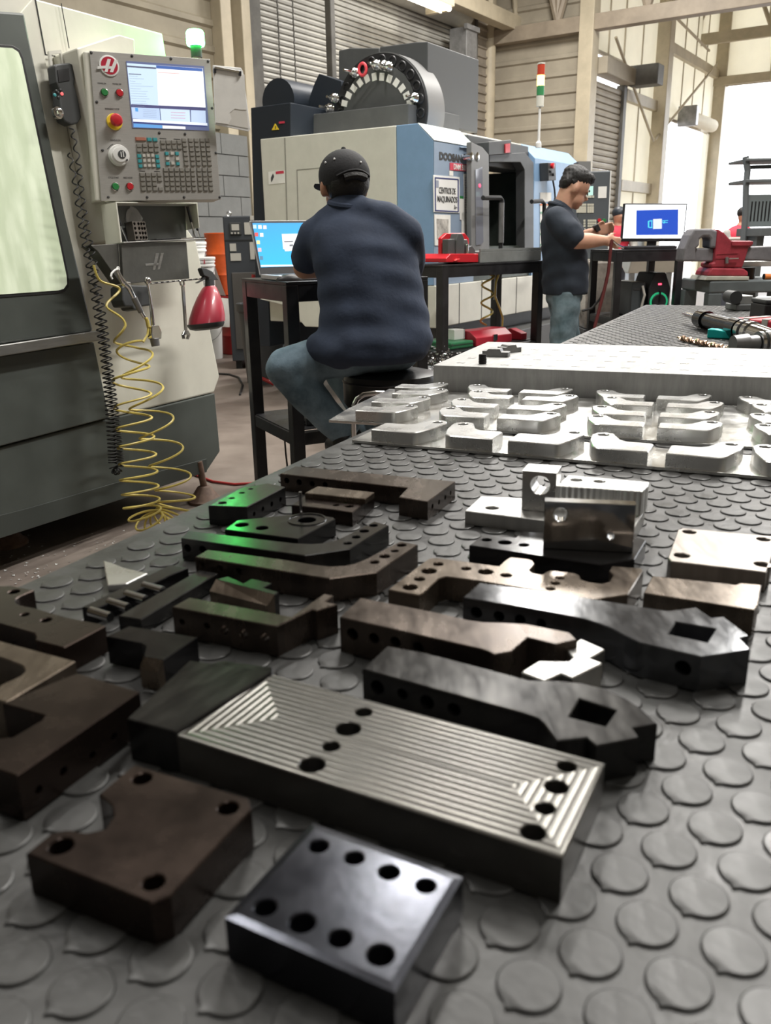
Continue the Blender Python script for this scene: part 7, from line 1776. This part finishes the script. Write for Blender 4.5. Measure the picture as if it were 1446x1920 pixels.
bd += fingers(wrN, fw + Vector((0, 0, -0.18)), Vector((0, 0, 1)), Vector((0, -1, 0)), 1.0, 1.0) + fingers(wrF, fw + Vector((0, 0, 0.25)), Vector((0, 0, 1)), Vector((0, 1, 0)), 1.0, 0.9)
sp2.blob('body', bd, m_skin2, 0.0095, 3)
s2 = [('l', loft([(1046, 388, D1, 0.060, 0.065), (1047, 398, D1, 0.095, 0.135), (1050, 415, D1, 0.118, 0.185), (1055, 445, D1, 0.135, 0.195), (1059, 485, D1, 0.145, 0.195), (1060, 520, D1, 0.148, 0.19), (1060, 552, D1, 0.145, 0.185)], 20, 0.0), (0, 0, 1))]
s2 += chain([shN + Vector((0, 0.04, 0.0)), shN.lerp(elN, 0.55), shN.lerp(elN, 0.8)], [0.078, 0.080, 0.074]) + chain([shF + Vector((0, -0.04, 0)), shF.lerp(elF, 0.8)], [0.078, 0.070])
s2 += [('c', H(1050, 392), nk2 + Vector((-0.02, 0, -0.015)), 0.072, 0.064)]
def hem(co):
    zz = H(1060, 551).z
    co = folds(2.2, 0.004, sp2.L(H(1060, 480)))(co)
    if co.z < zz: co.z = zz + (co.z - zz) * 0.12
    return co
sp2.blob('shirt', s2, m_shirt2, 0.012, 4, hem)
ob('collar', TU([sp2.L(nk2 + Vector((-0.02, 0, 0.0)) + fw * 0.066 * math.cos(a) + sd2 * 0.062 * math.sin(a) + Vector((0, 0, -0.025 * math.cos(a)))) for a in [2 * math.pi * i / 20 for i in range(20)]], 0.013, 8, True), m_shirt2, sp2.t, smooth=True)
j2 = [('e', hip + Vector((0, 0, -0.03)), (0.12, 0.165, 0.10))] + chain([hip + Vector((-0.0, -0.085, -0.02)), kn + Vector((0.0, 0, 0)), an], [0.098, 0.080, 0.066]) + chain([hip + Vector((0.0, 0.085, -0.02)), kf, af], [0.098, 0.080, 0.066])
sp2.blob('jeans', j2, m_jean2, 0.012, 3, folds(0.7, 0.004, sp2.L(H(1058, 650))))
for a_ in (an, af):
    g_ = Vector((a_.x, a_.y, 0.042)); sp2.blob('shoe', [('c', g_, g_ + fw * 0.17, 0.042, 0.038), ('c', g_ + Vector((0, 0, 0.05)), g_, 0.045, 0.042)], m_shoe, 0.012, 2)
hr = [('e', hd + UD * 0.052 - FD * 0.018, (0.096, 0.080, 0.072), (0, 0.49, 0)), ('e', hd - FD * 0.066 + UD * 0.002, (0.042, 0.070, 0.062), (0, 0.49, 0)), ('e', hd + FD * 0.05 + UD * 0.082, (0.045, 0.058, 0.034), (0, 0.49, 0)), ('e', hd - FD * 0.03 + UD * 0.012, (0.045, 0.077, 0.030), (0, 0.49, 0))]
def hairy(co): return co + Vector((math.sin(co.z * 260) * 0.002, math.sin(co.x * 300) * 0.002, math.sin(co.x * 190 + co.y * 220) * 0.003))
sp2.blob('hair', hr, m_hair, 0.008, 2, hairy)
ob('eyebrow', CY(sp2.L(hd + FD * 0.080 + UD * 0.012 - sd2 * 0.050), sp2.L(hd + FD * 0.094 + UD * 0.014 - sd2 * 0.015), 0.0045, seg=6), m_hair, sp2.t)
ob('eye', CY(sp2.L(hd + FD * 0.080 - UD * 0.008 - sd2 * 0.046), sp2.L(hd + FD * 0.091 - UD * 0.010 - sd2 * 0.022), 0.004, seg=6), m_hair, sp2.t)
# his phone-like gauge and the hose
gd = fingers  # (keeps helper referenced)
gg = thing('hand_device', 'small dark device in the standing man\'s far hand', 'device', H(1121, 434, 0.10), 0)
ob('case', B(-0.012, 0.016, -0.03, 0.03, 0.0, 0.045), m_plastblk, gg, bevel=0.003); ob('screen', B(0.016, 0.018, -0.024, 0.024, 0.006, 0.04), m_plastgrey, gg); gg.rotation_euler = (0, -0.5, 0)
hs = thing('dark_red_hose', 'dark red hose with a small nozzle held over the monitor stand', 'hose', Vector((H(1100, 700).x, D1 - 0.1, 0)), 0)
hp3 = [H(x, y, -0.11) - Vector(hs.location) for x, y in ((1148, 450), (1146, 460), (1144, 480), (1141, 510), (1133, 545), (1124, 580), (1116, 610), (1110, 640))] + [Vector((0.02, 0.05, 0.012)), Vector((-0.2, 0.1, 0.012))]
ob('hose', TU(hp3, 0.011, 8), mat('dark_red_rubber', (0.12, 0.025, 0.025), 0.5), hs, smooth=True)
ob('nozzle', TU([tuple(H(x, y, -0.11) - Vector(hs.location)) for x, y in ((1146, 449), (1158, 459), (1170, 465))], 0.007, 8), m_chrome, hs, smooth=True)
h4 = [H(x, y, -0.05) - Vector(hs.location) for x, y in ((1143, 490), (1138, 530), (1126, 560), (1110, 578), (1092, 583))]
ob('spring_cable', TU(h4, 0.008, 8), m_rubber, hs, smooth=True)

# --- workers far off
def worker(label, x0, y0, ytop, d, capm, lean):
    k = d / FPX; w = J(x0, 425, d); o_ = Vector((w.x, w.y, 0)); p = Per(label, o_)
    top = J(x0, ytop, d).z
    hd_ = Vector((o_.x + lean * 0.12, o_.y, top - 0.12)); nk_ = hd_ + Vector((-lean * 0.04, 0, -0.14)); hp_ = Vector((o_.x - lean * 0.02, o_.y, top - 0.82))
    sl_, sr_ = nk_ + Vector((0.0, -0.20, -0.10)), nk_ + Vector((0.0, 0.20, -0.10))
    sl_ = nk_ + Vector((-0.2, -0.02, -0.10)); sr_ = nk_ + Vector((0.2, -0.02, -0.10))
    hl_ = Vector((o_.x + lean * 0.20 - 0.08, o_.y - 0.28, top - 0.62)); hr_ = Vector((o_.x + lean * 0.25 + 0.08, o_.y - 0.26, top - 0.62))
    el_ = sl_.lerp(hl_, 0.5) + Vector((-0.06, 0.05, -0.06)); er_ = sr_.lerp(hr_, 0.5) + Vector((0.06, 0.05, -0.06))
    f1, f2 = Vector((o_.x - 0.1, o_.y, 0.06)), Vector((o_.x + 0.1, o_.y, 0.06))
    p.blob('body', [('e', hd_, (0.078, 0.092, 0.115)), ('e', hd_ + Vector((lean * 0.05, -0.09, -0.01)), (0.014, 0.02, 0.02))] + chain([hd_ + Vector((0, 0, -0.08)), nk_, hp_], [0.05, 0.07, 0.13]) + chain([sl_, el_, hl_], [0.05, 0.042, 0.03]) + chain([sr_, er_, hr_], [0.05, 0.042, 0.03]) + chain([hp_, f1], [0.09, 0.05]) + chain([hp_, f2], [0.09, 0.05]) + fingers(hl_, (0.2, -1, -0.1), (1, 0, 0), (0, 0, 1), 1.0, 0.6) + fingers(hr_, (-0.2, -1, -0.1), (-1, 0, 0), (0, 0, 1), 1.0, 0.6), m_skin, 0.014, 2)
    ves = p.blob('vest', [('e', nk_.lerp(hp_, 0.25), (0.21, 0.15, 0.17)), ('e', nk_.lerp(hp_, 0.6), (0.20, 0.15, 0.22)), ('e', nk_.lerp(hp_, 0.95), (0.19, 0.15, 0.1))], mat('red_work_vest', (0.55, 0.03, 0.06), 0.7), 0.018, 3)
    for f in (0.28, 0.62): 
        c = nk_.lerp(hp_, f); ob('reflective_band', TU([p.L(c + Vector((0.213 * math.cos(a), 0.163 * math.sin(a), 0))) for a in [2 * math.pi * i / 24 for i in range(24)]], 0.022, 6, True), mat('silver_reflective_band', (0.45, 0.44, 0.40), 0.5), ves, smooth=True)
    p.blob('sleeves', chain([sl_, el_, el_.lerp(hl_, 0.75)], [0.068, 0.058, 0.048]) + chain([sr_, er_, er_.lerp(hr_, 0.75)], [0.068, 0.058, 0.048]), mat('grey_work_sleeve', (0.30, 0.29, 0.27), 0.8), 0.014, 2)
    p.blob('trousers', [('e', hp_, (0.19, 0.15, 0.1))] + chain([hp_ + Vector((-0.08, 0, 0)), f1], [0.1, 0.075]) + chain([hp_ + Vector((0.08, 0, 0)), f2], [0.1, 0.075]), mat('dark_work_trousers', (0.05, 0.055, 0.07), 0.8), 0.018, 2)
    p.blob('headwear', [('e', hd_ + Vector((0, 0.01, 0.045)), (0.098, 0.108, 0.085))], capm, 0.014, 2)
    return p
worker('far worker in red vest and dark hood beside the monitor', 1155, 900, 388, 12.5, m_navy, 0.3)
worker('far worker in red vest bending over at the bright doorway', 1384, 900, 388, 12.5, m_hair, 0.6)
